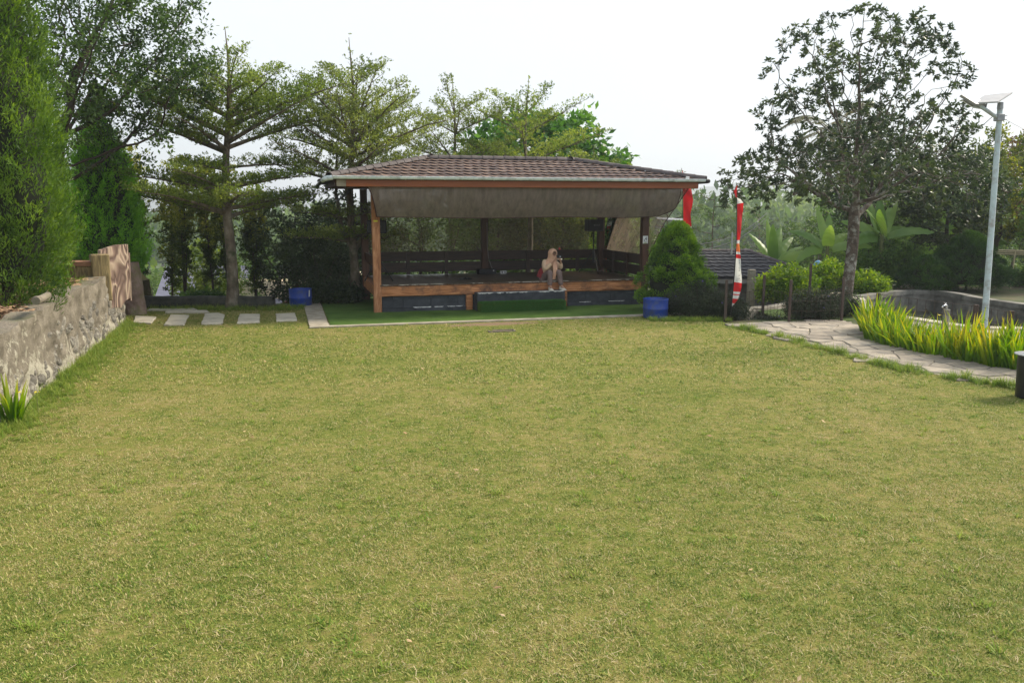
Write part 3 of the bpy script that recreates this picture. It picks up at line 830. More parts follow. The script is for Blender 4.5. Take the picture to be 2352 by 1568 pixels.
def bankf(u, v):
    y = 1 + 21.2 * v; x0 = wall_x(y) - .30 if y < 18.75 else min(wall_x(18.75) - .3, -9.75); x = x0 - 14 * u ** 1.6
    z = wtop(min(y, 16.9)) - .05 + .30 * sstep(x0 - x, 0, 1.6) + .05 * mn.noise(Vector((x * 1.3, y * 1.3, 0)))
    z -= .5 * float(sstep(y, 17.6, 18.6)) * (1 - float(sstep(x0 - x, .0, .5)))
    return (x, y, float(z))
o = MB().grid(bankf, 40, 70).build('bank', m); tag(o, kind='structure')
# back face of the bank
o = MB().grid(lambda u, v: (bankf(u, 1)[0], 22.2 + .8 * (1 - v) , bankf(u, 1)[2] * v - 4 * (1 - v)), 30, 6).build('bank', m); tag(o, kind='structure')
MT['litter'] = mat('dead_leaves', [(.16,.09,.05),(.30,.19,.11),(.42,.30,.19)], 1.5, .9, 0, space='World', rand=0)
def litter_mesh(seed):
    g = random.Random(seed); mb = MB()
    for k in range(9):
        a = g.uniform(0, 2*PI); l = g.uniform(.03, .06); cx, cy = g.uniform(-.14, .14), g.uniform(-.14, .14); z = g.uniform(.005, .03)
        dx, dy = math.cos(a) * l, math.sin(a) * l; t = g.uniform(-.4, .4) * l
        mb.add([(cx-dx, cy-dy, z), (cx+dy*.4, cy-dx*.4, z+t), (cx+dx, cy+dy, z+.012), (cx-dy*.4, cy+dx*.4, z-t*.3+.01)], [(0, 1, 2, 3)])
    return mb.mesh('litter')
Q = []
for k in range(1500):
    u = random.random() ** 1.3 * .42; v = random.uniform(.31, .84); Q.append(bankf(u, v))
n = len(Q)
scatter('leaf_litter', np.array(Q), np.stack([np.zeros(n), np.zeros(n), rng.uniform(0, 2*PI, n)], -1), rng.uniform(.7, 1.3, n), [litter_mesh(k) for k in range(4)], MT['litter'],
        'brown dead leaves lying on the bank behind the wall', 'leaf litter')
Q = []
for k in range(900):
    u = random.random() ** 1.5 * .42; v = random.uniform(.31, .84); q = bankf(u, v)
    if mn.noise(Vector((q[0]*1.2, q[1]*1.2, 5))) > -.05: Q.append(q)
n = len(Q)
scatter('grass', np.array(Q), np.stack([np.zeros(n), np.zeros(n), rng.uniform(0, 2*PI, n)], -1), rng.uniform(.3, .7, n), longg, MT['blade_green'],
        'sparse yellowish grass growing on the bank under the cypresses', 'grass')

# ---- low dark kerb wall behind the slabs
MT['dark_stone'] = mat('dark_mossy_stone', [(.018,.020,.015),(.05,.05,.04),(.09,.085,.065)], 5, .9, .6, 20, space='World')
def lw(u, v):
    x = -9.75 + 3.5 * u; y = 21.45 + .05 * math.sin(x * 3)
    prof = [(0, 0), (-.02, .12), (-.01, .25), (.03, .29), (.24, .29), (.27, .2), (.27, 0)]
    k = min(6, int(v * 6 + .01)); d, z = prof[k]
    return (x, y + d + .02 * mn.noise(Vector((x * 4, z * 6, 1))), z + .012 * mn.noise(Vector((x * 5, d * 6, 2))) * (z > 0))
o = MB().grid(lw, 60, 7, sm=False).build('low_wall', MT['dark_stone'], weld=True)
tag(o, 'low dark mossy kerb wall behind the long thin slabs', 'wall')

# ================================================================ PAVILION (local frame: x along the front, y into depth)
pav = empty('pavilion', (PO[0], PO[1], 0), PHI, 'open timber pavilion with hipped brown tiled roof and raised deck', 'pavilion')
W_, D_ = 7.15, 3.0
DZ = .69
def warped_beam(x0, x1, y0, y1, z0, z1, axis, c=.012, n=6, amp=.004, seed=0):
    """timber with slightly uneven edges, long axis subdivided"""
    rr = random.Random(seed); mb = MB(); vs = []
    L0, L1 = {'x': (x0, x1), 'y': (y0, y1), 'z': (z0, z1)}[axis]
    for i in range(n + 1):
        t = L0 + (L1 - L0) * i / n
        if axis == 'x': sec = [(t, y0+c, z0), (t, y1-c, z0), (t, y1, z0+c), (t, y1, z1-c), (t, y1-c, z1), (t, y0+c, z1), (t, y0, z1-c), (t, y0, z0+c)]
        elif axis == 'y': sec = [(x0+c, t, z0), (x0, t, z0+c), (x0, t, z1-c), (x0+c, t, z1), (x1-c, t, z1), (x1, t, z1-c), (x1, t, z0+c), (x1-c, t, z0)]
        else: sec = [(x0+c, y0, t), (x1-c, y0, t), (x1, y0+c, t), (x1, y1-c, t), (x1-c, y1, t), (x0+c, y1, t), (x0, y1-c, t), (x0, y0+c, t)]
        for s in sec: vs.append(tuple(s[k] + (rr.uniform(-amp, amp) if {'x': 0, 'y': 1, 'z': 2}[axis] != k else 0) for k in range(3)))
    fs = [tuple(range(7, -1, -1)), tuple(range(n*8, n*8+8))]
    for i in range(n):
        for k in range(8): a = i*8+k; b_ = i*8+(k+1) % 8; fs.append((a, b_, b_+8, a+8))
    return mb.add(vs, fs)
# posts
hp = .095
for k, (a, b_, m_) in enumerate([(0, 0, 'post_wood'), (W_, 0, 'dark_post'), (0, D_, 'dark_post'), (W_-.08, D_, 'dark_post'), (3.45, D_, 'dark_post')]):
    o = warped_beam(a-hp, a+hp, b_-hp, b_+hp, -.05, 3.08, 'z', .014, 10, .003, k).build('post', MT[m_], pav)
warped_beam(-.035, -.028, -.101, -.096, .2, 2.3, 'z', .002).build('crack_strip', MT['post_wood'], pav) if False else None
for a in (2.32, 4.87):
    warped_beam(a-.085, a+.085, -.09, .08, -.02, .395, 'z', .02, 4, .004, int(a*9)).build('short_post', MT['beam_wood'], pav)
# deck beams and floor boards
warped_beam(hp+.003, 2.9, -.085, .07, .40, .655, 'x', .014, 10, .004, 3).build('deck_beam', MT['beam_wood'], pav)
warped_beam(2.904, W_-hp-.003, -.082, .07, .402, .655, 'x', .014, 12, .005, 4).build('deck_beam', MT['beam_wood'], pav)
warped_beam(-.075, .075, hp+.005, D_-hp-.005, .40, .655, 'y', .012, 6, .004, 5).build('deck_beam', MT['beam_wood'], pav)
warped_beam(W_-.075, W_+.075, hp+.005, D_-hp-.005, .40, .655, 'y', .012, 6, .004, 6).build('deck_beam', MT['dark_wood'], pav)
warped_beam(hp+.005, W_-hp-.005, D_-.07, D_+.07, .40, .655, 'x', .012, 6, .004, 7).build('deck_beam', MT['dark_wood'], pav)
fb = MB().cbox(-.076, .076, 0, 3.10, 0, .034, .004).mesh('floor_board'); fb.materials.append(MT['floor_wood'])
nb_ = 45
for k in range(nb_):
    x = .13 + (W_ - .26) * k / (nb_ - 1)
    link('floor_board', fb, pav, None, (x, -.10 + random.uniform(-.004, .004), .656 + random.uniform(-.0015, .0015)))
MT['worn_edge'] = mat('worn_pale_edge', [(.30,.26,.21),(.50,.45,.38)], 14, .8, .3)
# skirting of dark slate blocks
def skirting(a0, a1, seed):
    rr = random.Random(seed)
    for (z0, z1, w0, off, yy) in ((.105, .318, .70, .25, -.035), (.322, .395, .70, .6, -.033), (.0, .098, .95, .1, -.075)):
        x = a0 - off * w0
        while x < a1:
            x0, x1 = max(x, a0) + .003, min(x + w0, a1) - .003
            if x1 - x0 > .03:
                MB().cbox(x0, x1, yy - rr.uniform(0, .004), .03, z0, z1, .004).build('skirting_block', MT['slate'], pav)
            x += w0
skirting(hp+.01, 2.23, 1); skirting(2.42, 4.78, 2); skirting(4.965, W_-hp-.01, 3)
def paint_strip(a0, a1, z, y, seed, h=.03, gap=.35, name='paint_strip', m_=None, parent=None):
    rr = random.Random(seed); x = a0
    while x < a1:
        w = rr.uniform(.08, .5); x1 = min(a1, x + w); n = max(2, int((x1-x)/.03))
        if rr.random() > gap:
            top = [(x + (x1-x)*i/n, y, z + rr.uniform(.0, .004)) for i in range(n+1)]
            bot = [(x + (x1-x)*i/n, y, z - h*rr.uniform(.25, 1)*(0 if i in (0, n) else 1) - .001) for i in range(n+1)]
            vs = top + bot + [(q[0], q[1]+.004, q[2]) for q in top] + [(q[0], q[1]+.004, q[2]) for q in bot]
            m1 = n+1
            fs = [(i, i+1, m1+i+1, m1+i) for i in range(n)] + [(2*m1+i+1, 2*m1+i, 3*m1+i, 3*m1+i+1) for i in range(n)] + [(i+1, i, 2*m1+i, 2*m1+i+1) for i in range(n)] + [(m1+i, m1+i+1, 3*m1+i+1, 3*m1+i) for i in range(n)]
            MB().add(vs, fs).build(name, m_ or MT['slate_paint'], parent or pav)
        x = x1 + rr.uniform(.004, .12)
paint_strip(.45, 2.2, .118, -.0445, 4, .035, .25)
paint_strip(5.3, 6.6, .118, -.0445, 5, .02, .35)
paint_strip(.12, 7.0, .694, -.105, 8, .022, .45, 'worn_edge', MT['worn_edge'])
# steps
st = MB().cbox(2.44, 4.77, -.43, -.10, -.02, .465, .012).build('stone_step', MT['slate'], pav)
paint_strip(2.45, 4.76, .4665, -.4345, 6, .028, .06, 'paint_edge', None, st)
MB().box(2.47, 4.74, -.425, -.34, .4655, .4665).build('paint_edge', MT['slate_paint'], st)
ts = MB().cbox(2.44, 4.64, -.80, -.435, -.02, .235, .02).build('turf_step', MT['turf'], pav)
MT['turf_blade'] = mat('turf_fibre', [(.030,.11,.012),(.07,.20,.03)], 3, .8, 0)
Q, Rt = [], []
for k in range(3000):
    t = random.random()
    if t < .55: Q.append((random.uniform(2.45, 4.63), -.80 + random.uniform(-.004, .004), random.uniform(0, .23))); Rt.append((PI/2*.85, 0, random.uniform(-.3, .3)))
    elif t < .9: Q.append((random.uniform(2.45, 4.63), random.uniform(-.80, -.44), .233)); Rt.append((0, 0, random.uniform(0, 6.3)))
    else: Q.append((4.64, random.uniform(-.8, -.44), random.uniform(0, .23))); Rt.append((0, PI/2*.85, 0))
tb = tuft_mesh('turf_fibre', 14, .05, .035, .006, .5, 51, .3)
o = scatter('turf_pile', np.array(Q), np.array(Rt), rng.uniform(.7, 1.2, len(Q)), [tb], MT['turf_blade']); o.parent = ts
# railings: two planks on the back, right and left
def plank_x(x0, x1, y, z0, z1, m_, s): return warped_beam(x0, x1, y-.018, y+.018, z0, z1, 'x', .006, 8, .003, s).build('rail_plank', m_, pav)
def plank_y(y0, y1, x, z0, z1, m_, s): return warped_beam(x-.018, x+.018, y0, y1, z0, z1, 'y', .006, 5, .003, s).build('rail_plank', m_, pav)
for s, (z0, z1) in enumerate([(.765, 1.035), (1.075, 1.34)]):
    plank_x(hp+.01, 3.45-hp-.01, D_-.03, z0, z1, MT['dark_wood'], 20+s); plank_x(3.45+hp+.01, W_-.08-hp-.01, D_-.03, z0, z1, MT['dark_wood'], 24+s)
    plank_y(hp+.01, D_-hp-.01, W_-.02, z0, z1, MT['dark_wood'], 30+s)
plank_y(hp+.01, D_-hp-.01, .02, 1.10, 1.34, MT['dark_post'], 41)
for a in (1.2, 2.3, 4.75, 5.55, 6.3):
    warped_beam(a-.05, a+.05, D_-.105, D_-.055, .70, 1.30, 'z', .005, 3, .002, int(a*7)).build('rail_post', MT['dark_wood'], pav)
for b_ in (1.0, 2.0):
    warped_beam(W_-.10, W_-.045, b_-.045, b_+.045, .70, 1.32, 'z', .005, 3, .002, int(b_*7)).build('rail_post', MT['dark_wood'], pav)
# top plates and rafters
EA0, EA1, EB0, EB1, EZ = -1.13, 8.42, -.92, 3.92, 3.27
RA0, RA1, RB, RZ = 1.55, 5.62, 1.5, 3.84
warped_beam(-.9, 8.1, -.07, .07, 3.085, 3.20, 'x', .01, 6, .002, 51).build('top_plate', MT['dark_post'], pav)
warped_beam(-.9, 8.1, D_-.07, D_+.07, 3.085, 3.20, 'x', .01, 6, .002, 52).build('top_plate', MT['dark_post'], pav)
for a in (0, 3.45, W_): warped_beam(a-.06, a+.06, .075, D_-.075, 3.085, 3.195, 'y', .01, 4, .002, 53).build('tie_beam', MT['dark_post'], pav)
warped_beam(-.74, 8.22, -.875, -.835, 3.065, 3.225, 'x', .006, 12, .0025, 54).build('fascia_board', MT['fascia_wood'], pav)
MT['fascia_pale'] = mat('weathered_pale_board', [(.22,.18,.13),(.36,.31,.24)], 6, .8, .3, 20)
warped_beam(-.96, -.745, -.872, -.838, 3.068, 3.225, 'x', .006, 2, .002, 55).build('fascia_board', MT['fascia_pale'], pav)
warped_beam(-1.0, -.965, -.80, 3.75, 3.08, 3.23, 'y', .006, 6, .002, 56).build('fascia_board', MT['dark_post'], pav)
warped_beam(8.23, 8.27, -.80, 3.75, 3.08, 3.23, 'y', .006, 6, .002, 57).build('fascia_board', MT['dark_post'], pav)
# roof body (under the tiles)
e = [(EA0, EB0, EZ), (EA1, EB0, EZ), (EA1, EB1, EZ), (EA0, EB1, EZ)]
rA, rB = (RA0, RB, RZ), (RA1, RB, RZ)
mb = MB(); t_ = .05
top = e + [rA, rB]; bot = [(x, y, z - t_) for x, y, z in top]
mb.add(top + bot, [(0, 1, 5, 4), (1, 2, 5), (2, 3, 4, 5), (3, 0, 4), (7, 6, 10, 11), (8, 7, 11), (9, 8, 11, 10), (6, 9, 10), (1, 0, 6, 7), (2, 1, 7, 8), (3, 2, 8, 9), (0, 3, 9, 6)])
mb.build('roof_deck', MT['dark_wood'], pav)
# one curved tile; x across, y up the slope
def tile_mesh():
    w, l = .2215, .42; n = 6; vs = []
    def prof(t): return .015 * (2*t - 1)**2 + .004 * math.sin(t * PI * 2)
    for (y, dz) in ((0, .036), (l, .004)):
        for i in range(n+1):
            t = i/n; vs.append(((t - .5) * w, y - .022 * (1 - (2*t-1)**2) * (y == 0), prof(t) + dz))
    for (y, dz) in ((0, .004), (l, -.01)):
        for i in range(n+1):
            t = i/n; vs.append(((t - .5) * w, y - .018 * (1 - (2*t-1)**2) * (y == 0), prof(t) + dz - .004))
    m1 = n+1; fs = []
    for i in range(n):
        fs.append((i, i+1, m1+i+1, m1+i)); fs.append((2*m1+i+1, 2*m1+i, 3*m1+i, 3*m1+i+1)); fs.append((i+1, i, 2*m1+i, 2*m1+i+1))
    fs += [(0, m1, 3*m1, 2*m1), (m1-1, 3*m1-1, 4*m1-1, 2*m1-1)]
    mi = [0, 0, 1] * n + [1, 1]
    me = bpy.data.meshes.new('roof_tile'); me.from_pydata(vs, [], fs); me.polygons.foreach_set('material_index', mi); me.update(); return me
TM = tile_mesh(); TM.materials.append(MT['tile']); TM.materials.append(MT['tile_dark'])
slope_len = math.hypot(RB - EB0, RZ - EZ); sang = math.atan2(RZ - EZ, RB - EB0)
rows = 7; expo = slope_len / rows; nt = 0
far_tiles = []
for r_ in range(rows):
    s = r_ * expo; f0 = s / slope_len; f1 = (s + expo * .5) / slope_len
    x0 = EA0 + (RA0 - EA0) * f1; x1 = EA1 + (RA1 - EA1) * f1
    k0 = int(math.ceil((x0 + .02 - EA0) / .22)); 
    x = EA0 + k0 * .22 + .06 * (r_ % 3)
    while x < x1 - .02:
        y = EB0 + (RB - EB0) * f0; z = EZ + (RZ - EZ) * f0
        link('roof_tile', TM, pav, None, (x + random.uniform(-.003, .003), y - .01, z + .004), (sang + random.uniform(-.006, .006), random.uniform(-.012, .012), 0)); nt += 1
        far_tiles.append((x, EB1 - (y - EB0) + .01, z + .004, sang, PI))
        x += .22
# side and back slopes joined (turned away from the photograph's side)
for r_ in range(rows):
    f0 = r_ / rows; f1 = (r_ + .5) / rows
    for side in (0, 1):
        ex, rx = (EA0, RA0) if side == 0 else (EA1, RA1)
        run = abs(rx - ex); a_s = math.atan2(RZ - EZ, run)
        y0 = EB0 + (RB - EB0) * f1; y1 = EB1 + (RB - EB1) * f1
        y = y0 + .08
        while y < y1 - .05:
            xx = ex + (rx - ex) * f0
            far_tiles.append((xx, y, EZ + (RZ - EZ) * f0 + .004, a_s, -PI/2 if side == 0 else PI/2)); y += .22
v0 = np.array([v.co[:] for v in TM.vertices]); V = []; F = []; MI = []
for (x, y, z, an, rz) in far_tiles:
    M_ = Matrix.Translation((x, y, z)) @ Matrix.Rotation(rz, 4, 'Z') @ Matrix.Rotation(an, 4, 'X'); M_ = np.array(M_)
    b0 = len(V) * len(v0); V.append(v0 @ M_[:3, :3].T + M_[:3, 3]); 
    F.append(b0)
me = bpy.data.meshes.new('roof_tiles'); faces = [tuple(b0 + i for i in p_.vertices) for b0 in F for p_ in TM.polygons]
me.from_pydata(np.concatenate(V).tolist(), [], faces); me.update()
o = link('roof_tiles', me, pav, [MT['tile'], MT['tile_dark']]); o['kind'] = 'stuff'
# hip and ridge caps
MT['cap'] = mat('ridge_cap', [(.055,.045,.045),(.12,.10,.095)], 4, .75, .3, 40, rand=.2)
cap = MB().grid(lambda u, v: ((.105 + .012 * (1-v)) * math.cos(PI * u), .33 * v, (.085 + .012 * (1-v)) * math.sin(PI * u) - .03), 9, 2)
cap.grid(lambda u, v: ((.117 - .02*v) * math.cos(PI * u), -.001, (.097 - .02*v) * math.sin(PI * u) - .03), 9, 2)
cap = cap.mesh('ridge_cap'); cap.materials.append(MT['cap'])
def caps(p0, p1, nm):
    p0, p1 = Vector(p0), Vector(p1); d_ = p1 - p0; n = int(d_.length / .30)
    rot = d_.to_track_quat('Y', 'Z').to_euler()
    for k in range(n + 1):
        q = p0 + d_ * (k / (n + .6)); link(nm, cap, pav, None, q + Vector((0, 0, .055)), rot)
caps(e[0], rA, 'hip_cap'); caps(e[1], rB, 'hip_cap'); caps(e[2], rB, 'hip_cap'); caps(e[3], rA, 'hip_cap')
caps(rA, rB, 'ridge_cap')
# gutter
gx0 = [-1.05, -.05, .62, 1.55, 2.75, 4.35, 4.75, 5.65, 6.55, 7.55, 8.36]
for k in range(len(gx0) - 1):
    x0, x1 = gx0[k], gx0[k+1]
    g_ = MB().grid(lambda u, v: (x0 + (x1 - x0 - .006) * v, -.985 - .055 * math.cos(PI + PI * u * 1.0) * 1.0, 3.29 - .06 * math.sin(PI * u)), 10, 2)
    g_.grid(lambda u, v: (x0 + (x1 - x0 - .006) * v, -.985 - .048 * math.cos(PI + PI * u), 3.29 - .053 * math.sin(PI * u)), 10, 2)
    g_.tube([(x0, -1.042, 3.293), (x1-.006, -1.042, 3.293)], .009, 8)
    g_.build('gutter', MT['gutter'], pav)
    MB().grid(lambda u, v: (x0 - .015 + .03 * v, -.985 - .059 * math.cos(PI + PI * u), 3.288 - .064 * math.sin(PI * u)), 10, 2).build('gutter_joint', MT['gutter'], pav)
MB().tube([(-1.05, -.985, 3.262), (-1.16, -.96, 3.25), (-1.24, -.86, 3.225), (-1.26, -.70, 3.20)], [.058, .06, .055, .05], 12).build('gutter', MT['gutter'], pav)
MB().tube([(-1.24, -.66, 3.22), (-1.24, 3.9, 3.16)], .05, 8).build('gutter', MT['black_plastic'], pav)
MB().tube([(8.37, -.97, 3.262), (8.48, -.93, 3.255), (8.52, -.8, 3.25), (8.52, 3.9, 3.2)], [.055, .055, .05, .05], 10).build('gutter', MT['black_plastic'], pav)
# drooping dark awning sheet at the left eave
def awn(u, v): 
    x = -.50 - .62 * u - .10 * u * u; z = 3.04 - .10 * u - .24 * u * u - .05 * math.sin(u * 3) ; return (x, .2 + 1.5 * v, z)
MB().grid(awn, 8, 6).grid(lambda u, v: (awn(u, v)[0], awn(u, v)[1], awn(u, v)[2] - .03 - .10 * (1 - abs(2*u - 1))), 8, 6).build('awning_flap', MT['black_plastic'], pav)
o = tag(MB().cbox(-.05, .05, -.013, .012, -.035, .035, .01).build('plastic_bag', MT['white'], loc=(*pl(7.85, -1.0), 3.335), rot=(0, .12, PHI)), 'small white scrap lying on the gutter near its right end', 'scrap')

# ---- mesh curtains
def net_mat(name, col, opac, weave=90, col2=None, patches=.12):
    m, N, L, out = new_mat(name)
    tc = N.new('ShaderNodeTexCoord')
    d = N.new('ShaderNodeBsdfDiffuse'); tl = N.new('ShaderNodeBsdfTranslucent'); tr = N.new('ShaderNodeBsdfTransparent')
    n1 = noise(N, L, coords(N, L, (1, 1, .12)), 9, 6, .7)
    n2 = noise(N, L, coords(N, L, (1, 1, 1)), 2.3, 4, .6)
    r = ramp(N, [(.3, tuple(c * .75 for c in col)), (.7, col2 or tuple(c * 1.3 for c in col))]); L.new(n1.outputs['Fac'], r.inputs[0])
    L.new(r.outputs[0], d.inputs[0]); L.new(r.outputs[0], tl.inputs[0])
    mx = N.new('ShaderNodeMixShader'); mx.inputs[0].default_value = .45; L.new(d.outputs[0], mx.inputs[1]); L.new(tl.outputs[0], mx.inputs[2])
    mr = N.new('ShaderNodeMapRange'); mr.inputs[3].default_value = opac - patches; mr.inputs[4].default_value = min(1, opac + patches); mr.inputs[1].default_value = .3; mr.inputs[2].default_value = .7
    L.new(n2.outputs['Fac'], mr.inputs[0])
    m2 = N.new('ShaderNodeMixShader'); L.new(mr.outputs[0], m2.inputs[0]); L.new(tr.outputs[0], m2.inputs[1]); L.new(mx.outputs[0], m2.inputs[2])
    L.new(m2.outputs[0], out.inputs['Surface']); return m
MT['net_front'] = net_mat('shade_net', (.27, .215, .18), .91, patches=.06)
MT['net_back'] = net_mat('thin_shade_net', (.24, .19, .12), .52, patches=.06)
MT['net_side'] = net_mat('pale_shade_net', (.34, .27, .20), .55)
MT['hem'] = mat('dark_hem', [(.03,.015,.012),(.08,.03,.022)], 8, .8, .2)
def fc(u, v):   # u along the front, v down
    l = -.27 + .25 * (v ** .6) + .0; r_ = 7.80 - .08 * v - .42 * max(0, (v - .62) / .38) ** 2.2
    a = l + (r_ - l) * u
    b_ = -.79 + .30 * v - .06 * math.sin(v * PI) + .018 * math.sin(a * 5.1 + v * 2) * v + .010 * math.sin(a * 13)
    z = 3.072 - .735 * v + .012 * math.sin(a * 1.7) * v + (.03 * v) * (abs(2*u-1) ** 8)
    return (a, b_, z)
cur = MB().grid(fc, 120, 14).build('front_curtain', MT['net_front'], pav)
MB().tube([fc(i/60, 1) for i in range(61)], .010, 6).build('curtain_hem', MT['hem'], cur)
MB().tube([fc(1, i/20) for i in range(21)], .012, 6).build('curtain_hem', MT['hem'], cur)
MB().tube([fc(0, i/20) for i in range(21)], .014, 6).build('curtain_hem', MT['hem'], cur)
def bc(u, v):
    top = .12 + 6.72 * u; bt = .12 + (6.62) * u
    s = u ** 6; a = top + (bt - top) * v
    fold = .0
    ang = math.atan2((1 - v) * 1.7, (1.001 - u) * 6.7)
    fold = .05 * math.sin(ang * 26) * sstep(u, .72, .95) * (0.25 + .75 * min(1, math.hypot((1-v)*1.7, (1-u)*6.7)))
    return (a, D_ + .16 + .02 * math.sin(a * 4) + float(fold), 3.08 - 1.80 * v)
MB().grid(bc, 160, 22).build('back_curtain', MT['net_back'], pav)
def sc(u, v):   # right side net, slanting in towards the rail
    b_ = -.72 + 3.72 * u + .62 * v ** 1.1 * (1 - u)
    a = 8.02 - .78 * v - .10 * (1 - abs(2*v - 1)); return (a + .02 * math.sin(b_ * 5), b_, 3.07 - 1.78 * v)
side = MB().grid(sc, 50, 16).build('side_curtain', MT['net_side'], pav)
MB().tube([sc(0, i/20) for i in range(21)], .011, 6).build('curtain_hem', MT['hem'], side)
MB().tube([sc(1, i/20) for i in range(21)], .011, 6).build('curtain_hem', MT['hem'], side)
MB().cbox(-.05, .05, -.006, .006, -.02, .02, .003).build('yellow_label', mat('yellow_tape', [(.55,.5,.03),(.65,.6,.05)], 3, .6, 0), pav, loc=(-.01, -.105, 2.26))

# ---- things on the deck
def pt(a, b_, z): x, y = pl(a, b_); return (x, y, z)
MT['spk'] = mat('speaker_black', [(.006,.007,.009),(.013,.014,.017)], 5, .5, .1, 60)
MT['print_grey'] = mat('grey_print', [(.12,.12,.11),(.16,.16,.15)], 3, .6, 0)
def text_mesh(s, size, m, parent, loc, rot, name='lettering', ext=.001, vertical=False, spacing=1.0):
    cu = bpy.data.curves.new(name, 'FONT'); cu.body = s; cu.size = size; cu.extrude = ext; cu.align_x = 'CENTER'; cu.align_y = 'CENTER'; cu.space_line = spacing
    tmp = bpy.data.objects.new(name, cu); COL.objects.link(tmp)
    bpy.context.view_layer.update(); dg = bpy.context.evaluated_depsgraph_get()
    me = bpy.data.meshes.new_from_object(tmp.evaluated_get(dg)); bpy.data.objects.remove(tmp); me.materials.clear()
    return link(name, me, parent, m, loc, rot)
def speaker(a, b_, zc, rz, lab):
    t = empty('tripod_speaker', pt(a, b_, DZ+.002), PHI + rz, lab, 'speaker', 'black loudspeakers on tripods in the pavilion')
    h = zc - DZ
    MB().cbox(-.245, .245, -.15, .13, h-.165, h+.165, .018).build('cabinet', MT['spk'], t)
    MB().cbox(-.225, .225, -.158, -.149, h-.145, h+.145, .004).build('grille', MT['spk'], t)
    text_mesh('BETA③', .062, MT['print_grey'], t, (.02, -.1595, h+.005), (PI/2, 0, 0)) 
    MB().tube([(0, 0, .55), (0, 0, h-.16)], .020, 10).build('pole', MT['spk'], t)
    MB().tube([(0, 0, .30), (0, 0, .66)], .030, 10).build('collar', MT['spk'], t)
    for k in range(3):
        an = k * 2.094 + .4; c_, s_ = math.cos(an), math.sin(an)
        mb = MB().tube([(.03*c_, .03*s_, .62), (.42*c_, .42*s_, .012)], .014, 8).tube([(.03*c_, .03*s_, .32), (.20*c_, .20*s_, .36)], .009, 6)
        mb.build('leg', MT['spk'], t)
    return t
speaker(6.50, 2.1, 2.07, .1, 'black loudspeaker on a tripod at the right end of the deck')
speaker(.10, .72, 2.10, -.1, 'black loudspeaker half hidden behind the pale front corner post')
cab = [(3.50, 2.86, 2.15), (3.50, 2.85, 1.5), (3.52, 2.8, 1.15), (3.60, 2.72, .86), (3.72, 2.62, .72), (3.80, 2.58, .70)]
mb = MB().tube([pt(*q) for q in cab], .007, 6)
MT['cable'] = mat('pale_cable', [(.22,.21,.20),(.3,.29,.28)], 3, .6, 0)
tag(mb.build('power_cable', MT['cable']), 'thin pale cable drooping from the middle back post to the socket box', 'cable')
sb_ = empty('socket_box', pt(3.90, 2.56, DZ+.001), PHI, 'small white power socket box lying on the deck at the cable end', 'socket box')
MB().cbox(-.09, .09, -.05, .05, .002, .085, .01).build('housing', MT['white'], sb_)
for k in (-.04, .04): MB().tube([(k, -.052, .045), (k, -.046, .045)], .022, 12).build('socket', MT['black_plastic'], sb_)
am = empty('amplifier', pt(3.42, 2.66, DZ+.001), PHI + .1, 'low black amplifier case on the deck at the foot of the middle post', 'amplifier')
MB().cbox(-.26, .26, -.14, .14, .002, .14, .012).build('case', MT['spk'], am)
MB().tube([(.17, -.145, .10), (.17, -.165, .10)], .02, 12).build('knob', MT['white'], am)
def clothf(u, v):
    x = -.19 + .38*u; y = -.14 + .28*v; return (x, y, .006 + .035 * abs(mn.noise(Vector((x*9, y*9, 2)))) * (1 - (2*u-1)**2) * (1 - (2*v-1)**2) * 3)
tag(MB().grid(clothf, 14, 12).build('black_cloth', MT['spk'], loc=pt(2.45, 1.0, DZ+.002), rot=(0, 0, .5)), 'crumpled black cloth lying on the empty left part of the deck', 'cloth')
sg = empty('notice_sign', pt(W_-.02, -.105, 1.735), PHI, 'small white litter notice fixed to the right front post', 'sign')
MB().cbox(-.072, .072, -.004, .004, -.10, .10, .002).build('board', MT['white'], sg)
man = MB(); man.tube([(.02, -.0055, .06), (.02, -.0045, .06)], .012, 12)
man.add([(.005, -.006, .045), (.035, -.006, .045), (.03, -.006, -.01), (.01, -.006, -.01)], [(0, 3, 2, 1)])
man.add([(.012, -.006, -.01), (.028, -.006, -.01), (.018, -.006, -.04), (.010, -.006, -.04)], [(0, 3, 2, 1)])
man.add([(.005, -.006, .042), (-.025, -.006, .012), (-.021, -.006, .006), (.007, -.006, .028)], [(0, 1, 2, 3)])
man.add([(-.045, -.006, .0), (-.020, -.006, .0), (-.024, -.006, -.04), (-.041, -.006, -.04)], [(0, 3, 2, 1)])
man.build('pictogram', MT['spk'], sg)
mb = MB().box(-.045, .045, -.0058, -.0050, -.060, -.053).box(-.055, .055, -.0058, -.0050, -.074, -.068)
mb.build('text_lines', MT['print_grey'], sg)
MB().box(-.05, .04, -.0058, -.0050, -.095, -.082).build('green_bar', mat('green_print', [(.2,.35,.03),(.3,.42,.05)], 3, .6, 0), sg)

